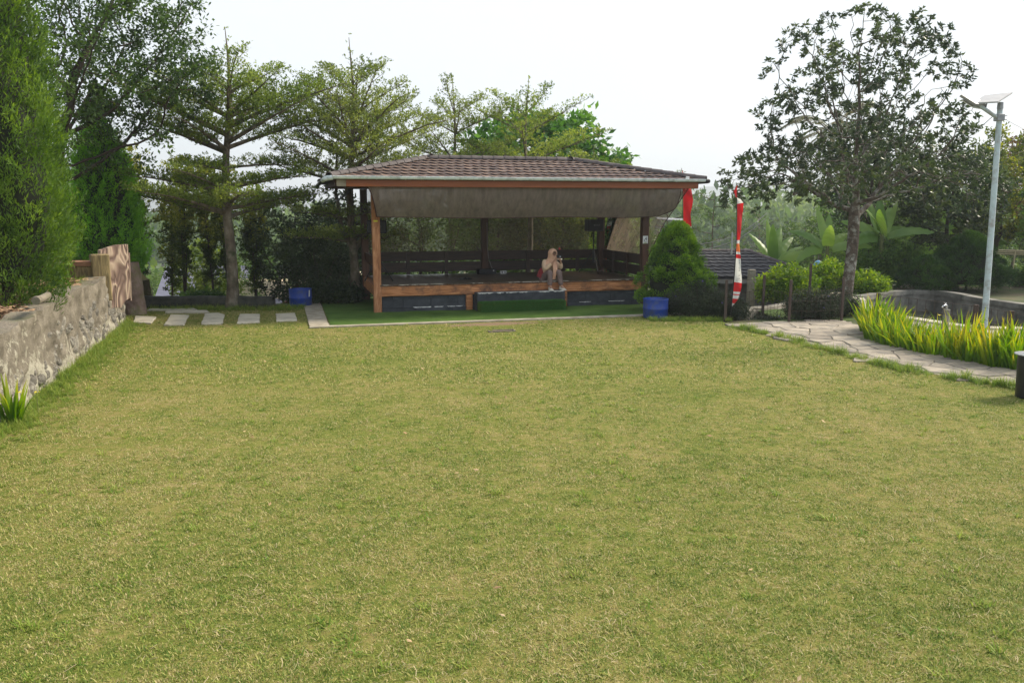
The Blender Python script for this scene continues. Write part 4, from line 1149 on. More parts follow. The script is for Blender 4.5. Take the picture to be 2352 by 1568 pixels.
# ================================================================ VEGETATION
def norm(a): return a / np.maximum(np.linalg.norm(a, axis=-1, keepdims=True), 1e-9)
def leaf_quads(P, D, Lh, Wd, g, rv, flat=None, fold=0.0):
    """rhombic leaves: base P, direction D, length Lh, width Wd; 'flat' pulls blade normals towards a vector"""
    n = len(P); D = norm(D)
    rn = g.normal(size=(n, 3))
    if flat is not None: rn = rn * .45 + np.asarray(flat) * 1.0
    side = norm(np.cross(D, rn)); nn = np.cross(side, D)
    Lh = np.broadcast_to(Lh, (n,))[:, None]; Wd = np.broadcast_to(Wd, (n,))[:, None]
    mid = P + D * Lh * .5 + nn * Lh * fold
    V = np.stack([P, mid + side * Wd * .5, P + D * Lh, mid - side * Wd * .5], 1).reshape(-1, 3)
    F = np.arange(n * 4).reshape(n, 4)
    return V, F, np.repeat(rv, 4)
class Leaves:
    def __init__(s, seed): s.g = np.random.default_rng(seed); s.V = []; s.F = []; s.R = []; s.n = 0
    def add(s, P, D, L, W, rv, flat=None, fold=0.0):
        V, F, r_ = leaf_quads(np.asarray(P, float), np.asarray(D, float), L, W, s.g, rv, flat, fold)
        s.V.append(V); s.F.append(F + s.n); s.R.append(r_); s.n += len(V)
    def mesh(s, name): return np_mesh(name, np.concatenate(s.V), np.concatenate(s.F), attrs={'rv': np.clip(np.concatenate(s.R), 0, 1)})
def rosettes(lv, C, A, k, L, W, rvc, spread=1.0, droop=0.0, jit=.02, flat=None, fold=0.0, rvj=.3):
    """k leaves around every centre C (n,3) with axis A (n,3)"""
    g = lv.g; n = len(C); C = np.repeat(C, k, 0); A = norm(np.repeat(A, k, 0)); rvc = np.repeat(rvc, k)
    d = norm(g.normal(size=(n*k, 3))); d = d - A * (d * A).sum(1, keepdims=True); d = norm(d)
    s_ = g.uniform(.25, 1.15, (n*k, 1)) * spread
    D = norm(A * (1.05 - .75 * s_) + d * s_); D[:, 2] -= droop * g.uniform(.4, 1.2, n*k)
    P = C + g.normal(size=(n*k, 3)) * jit
    lv.add(P, D, L * g.uniform(.65, 1.2, n*k), W * g.uniform(.75, 1.2, n*k), rvc + g.uniform(-rvj, rvj, n*k), flat, fold)

def tubes_mesh(name, lines, nseg=6):
    """lines: list of (points (m,3), radii (m,)) -> one mesh"""
    Vs, Fs, b = [], [], 0
    for P, r_ in lines:
        P = np.asarray(P, float); m_ = len(P)
        if m_ < 2: continue
        r_ = np.asarray(r_, float); ns = nseg if r_.max() > .03 else (4 if r_.max() > .012 else 3)
        T = norm(np.gradient(P, axis=0))
        ref = np.array([1., 0, 0]) if abs(T[0][0]) < .8 else np.array([0, 1., 0])
        A = norm(np.cross(T, ref)); B = np.cross(T, A)
        th = np.arange(ns) * 2 * PI / ns
        ring = P[:, None, :] + (A[:, None, :] * np.cos(th)[None, :, None] + B[:, None, :] * np.sin(th)[None, :, None]) * r_[:, None, None]
        Vs.append(ring.reshape(-1, 3))
        i = np.arange(m_ - 1)[:, None] * ns; k = np.arange(ns)[None, :]; k2 = (k + 1) % ns
        Fs.append(np.stack([i + k, i + k2, i + ns + k2, i + ns + k], -1).reshape(-1, 4) + b)
        b += m_ * ns
    return np_mesh(name, np.concatenate(Vs), np.concatenate(Fs), True)

def colonize(g, att, trunk, step=.25, kill=.4, iters=150, up=0.0, jitter=.12):
    nodes = [np.array(p_, float) for p_ in trunk]; par = [-1] + list(range(len(trunk) - 1))
    att = np.array(att, float); N_ = np.array(nodes)
    d = np.linalg.norm(att[:, None] - N_[None], axis=2); near = d.argmin(1); nd = d.min(1)
    alive = np.ones(len(att), bool)
    for it in range(iters):
        al = np.nonzero(alive)[0]
        if len(al) == 0: break
        nod = np.array(nodes); dirs = norm(att[al] - nod[near[al]])
        acc = np.zeros((len(nodes), 3)); np.add.at(acc, near[al], dirs)
        ks = np.unique(near[al]); new = []
        for k in ks:
            v_ = norm(acc[k][None])[0] + np.array([0, 0, up]) + g.normal(size=3) * jitter
            v_ = v_ / np.linalg.norm(v_); new.append(nodes[k] + v_ * step); 
        s0 = len(nodes)
        for k, q in zip(ks, new): nodes.append(q); par.append(int(k))
        nw = np.array(new); dd = np.linalg.norm(att[:, None] - nw[None], axis=2); mi = dd.argmin(1); md = dd.min(1)
        upd = md < nd; near[upd] = s0 + mi[upd]; nd[upd] = md[upd]
        alive &= nd > kill
    return np.array(nodes), np.array(par)
def branch_lines(nodes, par, rt=.006, p=2.3, rmax=None):
    n = len(nodes); ch = [[] for _ in range(n)]
    for i in range(1, n): ch[par[i]].append(i)
    cnt = np.zeros(n)
    for i in range(n - 1, -1, -1): cnt[i] = 1 if not ch[i] else sum(cnt[c] for c in ch[i])
    if rmax: p = math.log(max(4, cnt[0])) / math.log(rmax / rt)
    r_ = rt * cnt ** (1 / p)
    lines = []; st = [0]; done = set()
    starts = [(0, None)]
    while starts:
        i, pr = starts.pop(); P = []; rr = []
        if pr is not None: P.append(nodes[pr]); rr.append(min(r_[pr], r_[i] * 1.35))
        while True:
            P.append(nodes[i]); rr.append(r_[i])
            if not ch[i]: break
            cs = sorted(ch[i], key=lambda c: -r_[c])
            for c in cs[1:]: starts.append((c, i))
            i = cs[0]
        lines.append((np.array(P), np.array(rr)))
    tips = np.array([i for i in range(n) if not ch[i]])
    return lines, r_, tips, cnt
def bezier_line(p0, p1, p2, n):
    t = np.linspace(0, 1, n)[:, None]; return (1-t)**2*np.array(p0) + 2*t*(1-t)*np.array(p1) + t*t*np.array(p2)

LM = {}
LM['terminalia'] = leaf_mat('small_layered_leaves', [(.055,.100,.018), (.135,.200,.038), (.26,.32,.070)], .48, nscale=.5)
LM['terminalia_y'] = leaf_mat('yellowish_layered_leaves', [(.060,.100,.020), (.145,.195,.044), (.26,.31,.085)], .48, nscale=.5)
LM['deep'] = leaf_mat('deep_green_leaves', [(.028,.070,.016), (.075,.155,.032), (.15,.26,.055)], .42, nscale=.6)
LM['over'] = leaf_mat('mid_green_crown_leaves', [(.018,.042,.012), (.045,.090,.022), (.10,.17,.040)], .34, nscale=.6)
LM['dark'] = leaf_mat('very_dark_leaves', [(.012,.024,.009), (.026,.050,.015), (.055,.085,.026)], .22, nscale=.8)
LM['cypress'] = leaf_mat('cypress_scale_leaves', [(.030,.070,.014), (.085,.165,.024), (.17,.27,.045)], .40, nscale=1.6, patch=.35)
LM['cypress_b'] = leaf_mat('bright_cypress_leaves', [(.075,.200,.022), (.18,.42,.045), (.32,.60,.09)], .50, nscale=1.3)
LM['thuja'] = leaf_mat('bright_thuja_leaves', [(.030,.085,.010), (.085,.190,.016), (.19,.33,.035)], .35, nscale=2.5)
LM['darkthuja'] = leaf_mat('dark_conifer_leaves', [(.010,.036,.008), (.028,.080,.014), (.060,.13,.020)], .2, nscale=1.5)
LM['avocado'] = leaf_mat('dark_glossy_leaves', [(.016,.034,.012), (.038,.066,.022), (.085,.12,.036)], .32, rough=.45, spec=.5, nscale=.7)
LM['hedge_y'] = leaf_mat('yellow_tipped_leaves', [(.030,.055,.012), (.090,.13,.022), (.28,.30,.050)], .45, nscale=1.2, patch=.45)
LM['rubber'] = leaf_mat('bright_broad_leaves', [(.030,.095,.018), (.080,.20,.035), (.17,.33,.060)], .38, rough=.4, spec=.5, nscale=.8)
LM['far'] = leaf_mat('far_tree_leaves', [(.035,.075,.020), (.075,.14,.034), (.15,.22,.055)], .38, nscale=.12)
LM['croton'] = leaf_mat('yellow_green_shrub_leaves', [(.045,.110,.010), (.14,.26,.020), (.30,.40,.05)], .40, nscale=1.5)
LM['iris'] = leaf_mat('strap_leaves', [(.045,.13,.010), (.13,.25,.014), (.36,.36,.045), (.42,.26,.05)], .50, nscale=1.2, patch=.18, rough=.4, spec=.4)
LM['ruellia'] = leaf_mat('dusky_shrub_leaves', [(.010,.018,.009), (.028,.042,.020), (.055,.075,.035)], .2, nscale=2)
LM['banana'] = leaf_mat('banana_leaves', [(.06,.14,.03), (.13,.24,.05), (.24,.36,.09)], .45, rough=.4, spec=.4, nscale=.7)
LM['palm'] = leaf_mat('palm_leaflets', [(.035,.045,.025), (.09,.095,.05), (.20,.19,.10)], .35, nscale=.7)
LM['rusty'] = leaf_mat('rusty_young_leaves', [(.05,.045,.02), (.13,.09,.035), (.22,.14,.06)], .35, nscale=.6)

def tree_obj(name, loc, lab, cat, trunk_me, crown_me, tm, lm_, rz=0.0, sc=1.0, group=None):
    t = empty(name, loc, rz, lab, cat, group); t.scale = (sc, sc, sc)
    if trunk_me is not None: link('trunk', trunk_me, t, tm)
    if len(crown_me.materials) == 0: crown_me.materials.append(lm_)
    c = link('crown', crown_me, t)
    if crown_me.materials[0] != lm_: c.material_slots[0].link = 'OBJECT'; c.material_slots[0].material = lm_
    return t

# ---------- layered terminalia trees
def terminalia(seed, H, tiers, trunk_r, lean=(0, 0), leaf=.064, stems=1, split_z=None, dens=1.0, top_limbs=True):
    """tiers: (z, radius, limbs, rise, azimuth0[, ellipse x-stretch])"""
    g = np.random.default_rng(seed); lv = Leaves(seed + 1); lines = []
    def axis(z):
        t = z / H; return np.array([lean[0] * t + .06 * math.sin(z * 1.3 + seed), lean[1] * t + .05 * math.cos(z * 1.1 + seed), z])
    zs = np.linspace(-.15, H, 34)
    lines.append((np.array([axis(z) for z in zs]), np.maximum(.008, trunk_r * (1 - (zs / H)) ** .75 * (1 + .35 * np.exp(-zs * 4)))))
    for s_ in range(stems - 1):
        a = 2 * PI * s_ / max(1, stems - 1) + .6; z0 = split_z + .1 * s_; top = H * (.62 + .1 * g.uniform())
        P0 = axis(z0); off = .28 + .12 * g.uniform()
        P = [P0, P0 + np.array([math.cos(a)*off*.8, math.sin(a)*off*.8, .35])]
        for z in np.linspace(z0 + .9, top, 8): q = axis(z); P.append(q + np.array([math.cos(a), math.sin(a), 0]) * (off + .06 * (z - z0)) + g.normal(size=3) * .02)
        P = np.array(P); lines.append((P, np.linspace(trunk_r * .55, .012, len(P))))
    C, A, RV = [], [], []
    for ti, tier in enumerate(tiers):
        z, Rr, nl, rise, az0 = tier[:5]; ex = tier[5] if len(tier) > 5 else 1.0
        for k in range(nl):
            az = az0 + 2 * PI * k / nl + g.uniform(-.25, .25)
            dx, dy = math.cos(az) * ex, math.sin(az)
            L_ = Rr * g.uniform(.8, 1.12)
            p0 = axis(z + g.uniform(-.15, .15)); p2 = p0 + np.array([dx * L_, dy * L_, L_ * rise * g.uniform(.8, 1.2)])
            p1 = p0 + np.array([dx * L_ * .45, dy * L_ * .45, L_ * rise * .42 + .05 * L_])
            m_ = max(8, int(L_ / .16)); main = bezier_line(p0, p1, p2, m_) + g.normal(size=(m_, 3)) * .012 * np.linspace(0, 1, m_)[:, None]
            lines.append((main, np.linspace(max(.012, trunk_r * .36 * (Rr / 2.4) ** .8), .006, m_)))
            tdir = norm(main[-1:] - main[:1])[0]; perp = np.array([-tdir[1], tdir[0], 0]); perp = perp / np.linalg.norm(perp)
            j = 0; t_ = .16
            while t_ < .98:
                q = main[min(m_-1, int(t_ * m_))]; sgn = 1 if j % 2 else -1
                l2 = L_ * (.52 * (1 - t_) + .13) * g.uniform(.7, 1.15)
                d2 = norm((tdir * g.uniform(.55, .9) + perp * sgn * g.uniform(.6, 1.0) + np.array([0, 0, g.uniform(-.02, .16)]))[None])[0]
                n2 = max(4, int(l2 / .10)); sb_ = q + d2 * (np.linspace(0, l2, n2)[:, None]) + np.array([0, 0, 1]) * (np.linspace(0, 1, n2)[:, None] ** 2) * .06 * l2 + g.normal(size=(n2, 3)) * .012
                lines.append((sb_, np.linspace(.009, .004, n2)))
                rvs = g.uniform(.2, .8)
                for i in range(1, n2):
                    nt_ = g.poisson(2.1 * dens)
                    for _ in range(nt_):
                        l3 = g.uniform(.04, .20); a3 = g.uniform(0, 2*PI)
                        C.append(sb_[i] + np.array([math.cos(a3) * l3, math.sin(a3) * l3, g.uniform(-.03, .15)])); A.append([math.cos(a3)*.5, math.sin(a3)*.5, .9]); RV.append(rvs)
                t_ += g.uniform(.05, .085) * (2.2 / max(1.2, L_)) ** .5; j += 1
            for i in range(int(m_ * .3), m_):
                C.append(main[i] + np.array([0, 0, .03])); A.append([tdir[0]*.5, tdir[1]*.5, .9]); RV.append(.5)
    for z in np.linspace(H * .86, H, 10): C.append(axis(z) + g.normal(size=3) * .04); A.append([0, 0, 1]); RV.append(.6)
    C, A, RV = np.array(C), np.array(A), np.array(RV)
    rosettes(lv, C, A, 6, leaf, leaf * .50, RV, spread=1.0, jit=.018, flat=(0, 0, 1))
    return tubes_mesh('terminalia_trunk', lines, 9), lv.mesh('terminalia_crown'), len(C)

tr, cr, k_ = terminalia(101, 7.0, [(2.45, 2.55, 6, .17, .2, 1.05), (2.95, 2.1, 5, .16, .9, 1.1), (3.65, 1.6, 3, .05, .1, 1.1), (4.05, 2.6, 6, .36, .45, 1.1), (4.45, 2.6, 5, .42, 1.1, 1.15), (4.95, 1.9, 5, .46, .5, 1.1), (5.5, 1.25, 5, .45, .3)], .155, (.25, 0), dens=2.2)
TM1 = tree_obj('terminalia_tree', (-7.35, 21.45, 0), 'layered umbrella tree with a single bare trunk left of the blue tub', 'tree', tr, cr, MT['bark'], LM['terminalia'])
tr, cr, k2_ = terminalia(202, 7.1, [(1.6, 1.7, 4, .12, .5), (2.2, 1.7, 4, .16, 1.2), (3.3, 2.5, 6, .28, .2, 1.1), (3.8, 2.5, 6, .40, .8, 1.05), (4.2, 2.3, 6, .52, .4), (4.65, 1.9, 6, .62, 1.1), (5.1, 1.35, 5, .72, .2), (5.7, .8, 4, .8, .8)], .14, (.15, 0), stems=4, split_z=1.35, dens=1.9)
tree_obj('terminalia_tree', (-4.50, 23.3, 0), 'layered umbrella tree with several upright stems behind the pavilion left corner', 'tree', tr, cr, MT['bark'], LM['terminalia_y'])
tr, cr, k3_ = terminalia(303, 6.7, [(3.4, 2.2, 5, .35, .3, 1.15), (4.1, 1.9, 5, .42, .9, 1.2), (4.9, 1.5, 4, .5, .1, 1.2), (5.55, 1.0, 3, .75, .15)], .11, (.1, 0), dens=1.8)
tree_obj('terminalia_tree', (-1.95, 27.0, -.2), 'umbrella tree with a V-shaped top showing above the left half of the roof ridge', 'tree', tr, cr, MT['bark'], LM['terminalia_y'], 0, 1.02)
tree_obj('terminalia_tree', (.55, 26.6, -.3), 'umbrella tree showing above the middle of the roof ridge', 'tree', tr, cr, MT['bark'], LM['terminalia'], 2.5, 1.03)
tree_obj('terminalia_tree', (2.9, 29.5, -1.2), 'lower umbrella tree rising behind the right half of the roof', 'tree', tr, cr, MT['bark'], LM['terminalia_y'], 4.1, .88)

# ---------- general trees by space colonisation
def crown_tree(seed, H, trunk_h, rx, ry, natt, leafL, leafW, kleaf, trunk_r=.12, step=.28, kill=.42, up=.05, spread=1.0, droop=0.0, lean=(0, 0), shell=.35, clump=.0, base=None, jit=.04, dens=1, minr=.012, rt=.006, jitter=.12, flat=None, zc=.5, cl_scale=.8, thinc=2, extra=None):
    g = np.random.default_rng(seed); lv = Leaves(seed + 1)
    hz = (H - trunk_h) / 2; cz = trunk_h + hz
    att = []
    while len(att) < natt:
        q = g.uniform(-1, 1, 3); r0 = np.linalg.norm(q)
        if r0 > 1 or r0 < shell * g.uniform(0, 1.6): continue
        lump_ = mn.noise(Vector((q[0]*2.2 + seed, q[1]*2.2, q[2]*2.2)))
        if lump_ < -.18 + clump * .25 and r0 > .55: continue
        att.append([q[0]*rx + lean[0], q[1]*ry + lean[1], cz + q[2]*hz])
    if extra is not None: att += extra(g)
    tz = np.arange(0, trunk_h + .01, step); trunk = [np.array([lean[0]*.5*(z/max(trunk_h, .1))**1.5 + .03*math.sin(z*2+seed), .03*math.cos(z*1.7+seed), z - .1]) for z in tz]
    if len(trunk) < 2: trunk.append(trunk[0] + np.array([0, 0, step]))
    nodes, par = colonize(g, att, trunk, step, kill, 140, up, jitter)
    lines, rad, tips, cnt = branch_lines(nodes, par, rt, 2.3, trunk_r)
    thin = np.nonzero((cnt <= thinc) & (nodes[:, 2] > trunk_h * .8))[0]; rad0 = minr
    C = np.concatenate([nodes[thin]] * dens) + g.normal(size=(len(thin)*dens, 3)) * (.06 if dens > 1 else .01)
    dirn = norm(nodes[thin] - nodes[np.maximum(par[thin], 0)]); A = np.concatenate([dirn]*dens) * .7 + np.array([0, 0, .5]) + g.normal(size=(len(C), 3))*.3
    RV = np.array([.5 + .5 * mn.noise(Vector((c[0]*cl_scale, c[1]*cl_scale, c[2]*cl_scale))) for c in C])
    rosettes(lv, C, A, kleaf, leafL, leafW, RV, spread, droop, jit, flat=flat)
    return tubes_mesh('trunk', lines, 8), lv.mesh('crown'), len(C) * kleaf

# big open tree right of the pavilion
def skirt(g):
    o_ = []
    for _ in range(900):
        a = g.uniform(0, 2*PI); r_ = math.sqrt(g.uniform(.08, 1)) * 3.7; z = 4.6 - 1.55 * (r_/3.7)**1.5 + g.uniform(-.75, .6)
        o_.append([r_*math.cos(a) * (1.02 if math.cos(a) < 0 else 1.12), r_*math.sin(a)*.85, max(2.35, z)])
    return o_
tr, cr, n5 = crown_tree(55, 8.0, 2.6, 3.05, 2.7, 1250, .15, .054, 20, .165, .20, .27, .10, 1.1, .45, (.05, 0), .30, .25, extra=skirt, minr=.0085, rt=.0055, jit=.03, jitter=.16, thinc=1)
BT = tree_obj('avocado_like_tree', (9.47, 23.2, 0), 'large open-crowned dark green tree with lichen-spotted trunk beside the pond', 'tree', tr, cr, MT['bark_lichen'], LM['avocado'])
BT.name = 'broadleaf_tree'
print('LEAVES', k_, k2_, k3_, n5)
# bright round broadleaf tree behind the pavilion roof
tr, crB, nb1 = crown_tree(66, 5.9, 1.6, 2.5, 2.2, 900, .26, .11, 9, .16, .28, .40, .1, 1.1, .5, (0, 0), .5, .0, minr=.012, jit=.10, dens=4, thinc=6)
tree_obj('broadleaf_tree', (1.1, 32.5, -1.6), 'dense bright green round tree behind the right half of the pavilion roof', 'tree', tr, crB, MT['bark'], LM['rubber'], 0, 1.25).scale = (1.5, 1.35, 1.36)
# tree overhanging from the upper left behind the cypresses
tr, cr, nb2 = crown_tree(77, 8.2, 2.6, 3.3, 3.0, 1600, .115, .056, 11, .2, .25, .30, .04, 1.1, .1, (1.1, 0), .3, .15, minr=.009, jit=.08, dens=3, flat=(0, 0, 1), thinc=4)
tree_obj('broadleaf_tree', (-10.75, 18.6, .6), 'large broadleaf tree reaching over from behind the cypresses at upper left', 'tree', tr, cr, MT['bark_dark'], LM['over'], .4, 1.0)
print('LEAVES2', nb1, nb2)
# generic background trees (two builds, copied)
gA = crown_tree(88, 5.0, 1.3, 1.7, 1.6, 520, .14, .06, 10, .09, .26, .38, .08, 1.1, .3, (0, 0), .35, .1, minr=.012, jit=.08, dens=4, thinc=5)
gB = crown_tree(99, 4.2, .9, 1.5, 1.5, 450, .18, .07, 9, .08, .26, .38, .08, 1.1, .5, (0, 0), .3, .05, minr=.012, jit=.08, dens=4, thinc=5)
gC = crown_tree(111, 3.6, .3, 1.5, 1.4, 480, .11, .05, 12, .07, .24, .34, .05, 1.1, .2, (0, 0), .2, .0, minr=.012, jit=.08, dens=3, thinc=4)
bg = [  # (kind, x, y, z, scale, rz, leaf, label)
 ('A', 13.3, 31.0, -.1, 1.25, .3, 'avocado', 'dark tree behind the pond just right of the lichen-spotted tree'),
 ('B', 14.9, 28.4, 0, 1.15, 1.7, 'avocado', 'dark bushy tree behind the dark conical shrub'),
 ('A', 17.6, 30.2, 0, 1.10, 2.9, 'hedge_y', 'yellowish green tree behind the street light'),
 ('B', 17.9, 27.0, 0, .98, 4.0, 'deep', 'green tree at the right edge of the photo beyond the pond'),
 ('A', 21.0, 33.0, 0, 1.25, 5.0, 'rusty', 'rust-tinged tree far right behind the others'),
 ('C', 14.6, 35.0, -.8, 1.3, .9, 'deep', 'green bush behind the banana plants right of the lichen-spotted trunk'),
 ('C', 13.9, 30.5, -.2, .85, 2.2, 'deep', 'low green bush between white post and dark conical shrub'),
 ('C', 19.0, 30.0, 0, .8, 3.3, 'avocado', 'low dark bush behind the bamboo frame'),
 ('B', -5.4, 27.5, -2.2, 1.25, .4, 'dark', 'dark dense tree right of the bare umbrella-tree trunk'),
 ('A', -6.6, 25.2, -1.6, .95, 1.3, 'dark', 'very dark bushy tree directly behind the left blue tub'),
 ('C', -5.6, 23.9, -.6, .72, 2.0, 'dark', 'low dark shrub just behind the left blue tub'),
 ('C', -2.9, 26.6, -.6, 1.1, 2.7, 'deep', 'green shrub behind the left end of the pavilion railing'),
 ('B', -.6, 29.5, -1.2, 1.2, 3.9, 'deep', 'green tree seen through the net left of the middle post'),
 ('A', 1.8, 28.8, -1.0, 1.0, 5.1, 'terminalia', 'olive tree seen through the net right of the middle post'),
 ('B', 4.2, 31.5, -2.0, 1.1, .6, 'deep', 'green tree seen between the back posts of the pavilion'),
 ('C', 3.1, 26.3, -.6, .72, 1.5, 'deep', 'low green shrub behind the right part of the back railing'),
 ('B', -9.8, 26.6, -1.8, .8, 1.0, 'terminalia', 'olive tree far behind the rock pillar'),
]
gm = {'A': gA, 'B': gB, 'C': gC}
for kd, x, y, z, s_, rz_, lf, lab in bg:
    trm, crm, _ = gm[kd]
    tree_obj('background_tree', (x, y, float(z)), lab, 'tree' if kd != 'C' else 'shrub', trm, crm, MT['bark_dark'], LM[lf], rz_, s_)
# thin-stemmed hedge trees behind the low wall
def slender(seed, H):
    g = np.random.default_rng(seed); lv = Leaves(seed+1); lines = []; C = []
    for s_ in range(3):
        a = g.uniform(0, 2*PI); top = H * g.uniform(.85, 1.0); o_ = g.uniform(.05, .3)
        P = np.array([[math.cos(a)*o_*t + .03*math.sin(t*6+s_), math.sin(a)*o_*t, top*t] for t in np.linspace(0, 1, 12)])
        lines.append((P, np.linspace(.028, .006, 12)))
        for i in range(3, 12):
            for _ in range(7 if i > 5 else 4):
                b_ = g.uniform(0, 2*PI); l = g.uniform(.1, .42) * (1.0 if i > 5 else .6); q = P[i] + np.array([math.cos(b_)*l, math.sin(b_)*l, g.uniform(-.1, .25)])
                lines.append((np.array([P[i], (P[i]+q)/2 + [0, 0, -.02], q]), np.array([.006, .005, .003])))
                for _ in range(3): C.append(q + g.normal(size=3) * .06)
    C = np.array(C); rosettes(lv, C, np.tile([0, 0, 1.], (len(C), 1)), 15, .085, .040, np.clip((C[:, 2]/H) * 1.1 - .25, 0, 1), 1.0, .1, .03)
    return tubes_mesh('trunk', lines, 5), lv.mesh('crown')
sl = [slender(5, 3.9), slender(6, 4.3)]
hx = [(-11.6, 24.6), (-10.9, 24.2), (-10.2, 24.7), (-9.55, 24.1), (-8.9, 24.6), (-8.3, 24.2), (-7.8, 25.0)]
hl = ['leftmost slender yellow-tipped tree behind the rock pillar', 'slender yellow-tipped tree just right of the rock pillar', 'slender tree in front of the grey metal roof',
      'slender tree left of the cream house wall', 'slender tree in front of the cream house wall', 'slender bright tree just left of the bare trunk', 'slender tree half hidden behind the bare umbrella-tree trunk']
for k, (x, y) in enumerate(hx):
    trm, crm = sl[k % 2]
    tree_obj('slender_tree', (x, y, float(ground_z(x, y))), hl[k], 'tree', trm, crm, MT['bark_dark'], LM['hedge_y'], k * 1.3, 1.0 + .08 * math.sin(k*2), 'slender trees behind the low wall')

# ---------- cypresses and thujas
def conifer(seed, H, rad_fn, nplume, plume, slv, up=.9, L=.075, W=.011, rjit=.12, zpow=.9, bias=None):
    g = np.random.default_rng(seed); lv = Leaves(seed+1)
    t = g.uniform(0, 1, nplume) ** zpow; az = g.uniform(0, 2*PI, nplume)
    rr = np.array([rad_fn(a, b_) for a, b_ in zip(t, az)]) * (1 - g.uniform(0, 1, nplume) ** 2.2 * .45)
    z = t * H; out = np.stack([np.cos(az), np.sin(az), np.zeros(nplume)], -1)
    tip = out * rr[:, None] + np.array([0, 0, 1]) * z[:, None]
    d = norm(out * 1.0 + np.array([0, 0, up]) + g.normal(size=(nplume, 3)) * .22)
    pl_ = plume * g.uniform(.6, 1.25, nplume)
    crv = g.uniform(.15, .85, nplume)
    s_ = g.uniform(0, 1, (nplume, slv)); P = tip[:, None] - d[:, None] * (pl_[:, None] * (1 - s_))[..., None]
    wid = (.22 * (1 - s_) * plume + .02)[..., None]; P = P + g.normal(size=P.shape) * wid * .55
    D = norm(d[:, None] * 1.0 + g.normal(size=P.shape) * .42)
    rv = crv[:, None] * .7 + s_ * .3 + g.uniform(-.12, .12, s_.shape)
    lv.add(P.reshape(-1, 3), D.reshape(-1, 3), L * g.uniform(.6, 1.3, nplume*slv), W * g.uniform(.7, 1.3, nplume*slv), rv.ravel())
    return lv
def straight_trunk(H, r0, seed=0, z0=-.2):
    P = np.array([[.02*math.sin(z*2+seed), .02*math.cos(z*2.3+seed), z] for z in np.linspace(z0, H, 12)]); return tubes_mesh('trunk', [(P, np.linspace(r0, .02, 12))], 8)
# near cypress, front left: tall, feathery
def r1(t, a): return (1.12 * (1 - t ** 2.6) ** .8 * (.62 + .38 * min(1, t * 5)) + .02) * (1 + .10 * math.sin(a*3 + t*9) + .07 * math.sin(a*7 + t*21))
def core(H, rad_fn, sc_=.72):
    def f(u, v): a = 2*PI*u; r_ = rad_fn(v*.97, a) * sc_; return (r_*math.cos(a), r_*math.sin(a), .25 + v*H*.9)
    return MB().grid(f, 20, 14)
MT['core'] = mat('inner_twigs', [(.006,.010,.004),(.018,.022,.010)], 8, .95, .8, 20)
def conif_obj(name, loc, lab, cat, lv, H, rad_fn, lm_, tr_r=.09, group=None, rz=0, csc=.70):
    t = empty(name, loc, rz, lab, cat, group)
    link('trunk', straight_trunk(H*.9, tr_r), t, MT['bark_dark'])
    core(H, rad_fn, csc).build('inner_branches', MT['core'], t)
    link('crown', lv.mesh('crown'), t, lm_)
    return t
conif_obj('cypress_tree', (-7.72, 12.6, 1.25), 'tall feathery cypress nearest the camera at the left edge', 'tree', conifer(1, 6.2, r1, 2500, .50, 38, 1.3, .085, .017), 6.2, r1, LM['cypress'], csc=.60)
def r2(t, a): return (.98 * (1 - t ** 2.2) ** .85 * (.7 + .3 * min(1, t * 6)) + .02) * (1 + .08 * math.sin(a*3 + t*8) + .06 * math.sin(a*6 + t*17))
conif_obj('cypress_tree', (-9.25, 15.6, 1.3), 'middle cypress standing between the nearest one and the short bright one', 'tree', conifer(2, 4.5, r2, 1300, .5, 40, 1.3, .085, .017), 4.5, r2, LM['cypress'], csc=.62)
def r3(t, a): return (1.06 * (1 - t ** 2.4) ** .75 * (.78 + .22 * min(1, t * 8)) + .02) * (1 + .06 * math.sin(a*4 + t*7) + .06 * math.sin(a*9 + t*19))
conif_obj('cypress_tree', (-10.08, 20.6, 1.12), 'short bright green cypress behind the carved board', 'tree', conifer(3, 3.75, r3, 1600, .42, 42, 1.5, .075, .018), 3.75, r3, LM['cypress_b'], csc=.62)
# bright thuja bush beside the right blue tub
def clumpy(seed, H, rad_fn, ncl, rcl, nsl, L, W, gap=0):
    g = np.random.default_rng(seed); lv = Leaves(seed+1)
    t = g.uniform(.03, 1, ncl) ** .85; az = g.uniform(0, 2*PI, ncl); rr = np.array([rad_fn(a, b_) for a, b_ in zip(t, az)]) * (1 - g.uniform(0, 1, ncl)**2 * .4)
    C = np.stack([np.cos(az)*rr, np.sin(az)*rr, t*H], -1); out = norm(np.stack([np.cos(az), np.sin(az), np.full(ncl, .9)], -1))
    rc = rcl * g.uniform(.6, 1.25, ncl); crv = g.uniform(.2, .8, ncl)
    d = norm(g.normal(size=(ncl, nsl, 3)) + out[:, None] * 1.1); rad = rc[:, None] * g.uniform(.45, 1, (ncl, nsl))
    P = C[:, None] + d * rad[..., None] * .8
    D = norm(d * .9 + np.array([0, 0, .55]) + g.normal(size=d.shape) * .3)
    rv = crv[:, None]*.5 + (rad / rc[:, None] - .55) * 1.2 + g.uniform(-.1, .1, rad.shape)  # leaves deep in a clump darker, outer ones lighter: shading painted into colour
    lv.add(P.reshape(-1, 3), D.reshape(-1, 3), L * g.uniform(.6, 1.3, ncl*nsl), W * g.uniform(.7, 1.3, ncl*nsl), rv.ravel())
    return lv
def r4(t, a): return (.84 * (1 - t ** 1.5) ** .80 * (.70 + .30 * min(1, t * 4)) + .05) * (1 + .16 * math.sin(a*2 + t*6 + 1) + .16 * math.sin(a*5 + t*14) + .07 * math.sin(a*9 + t*5))
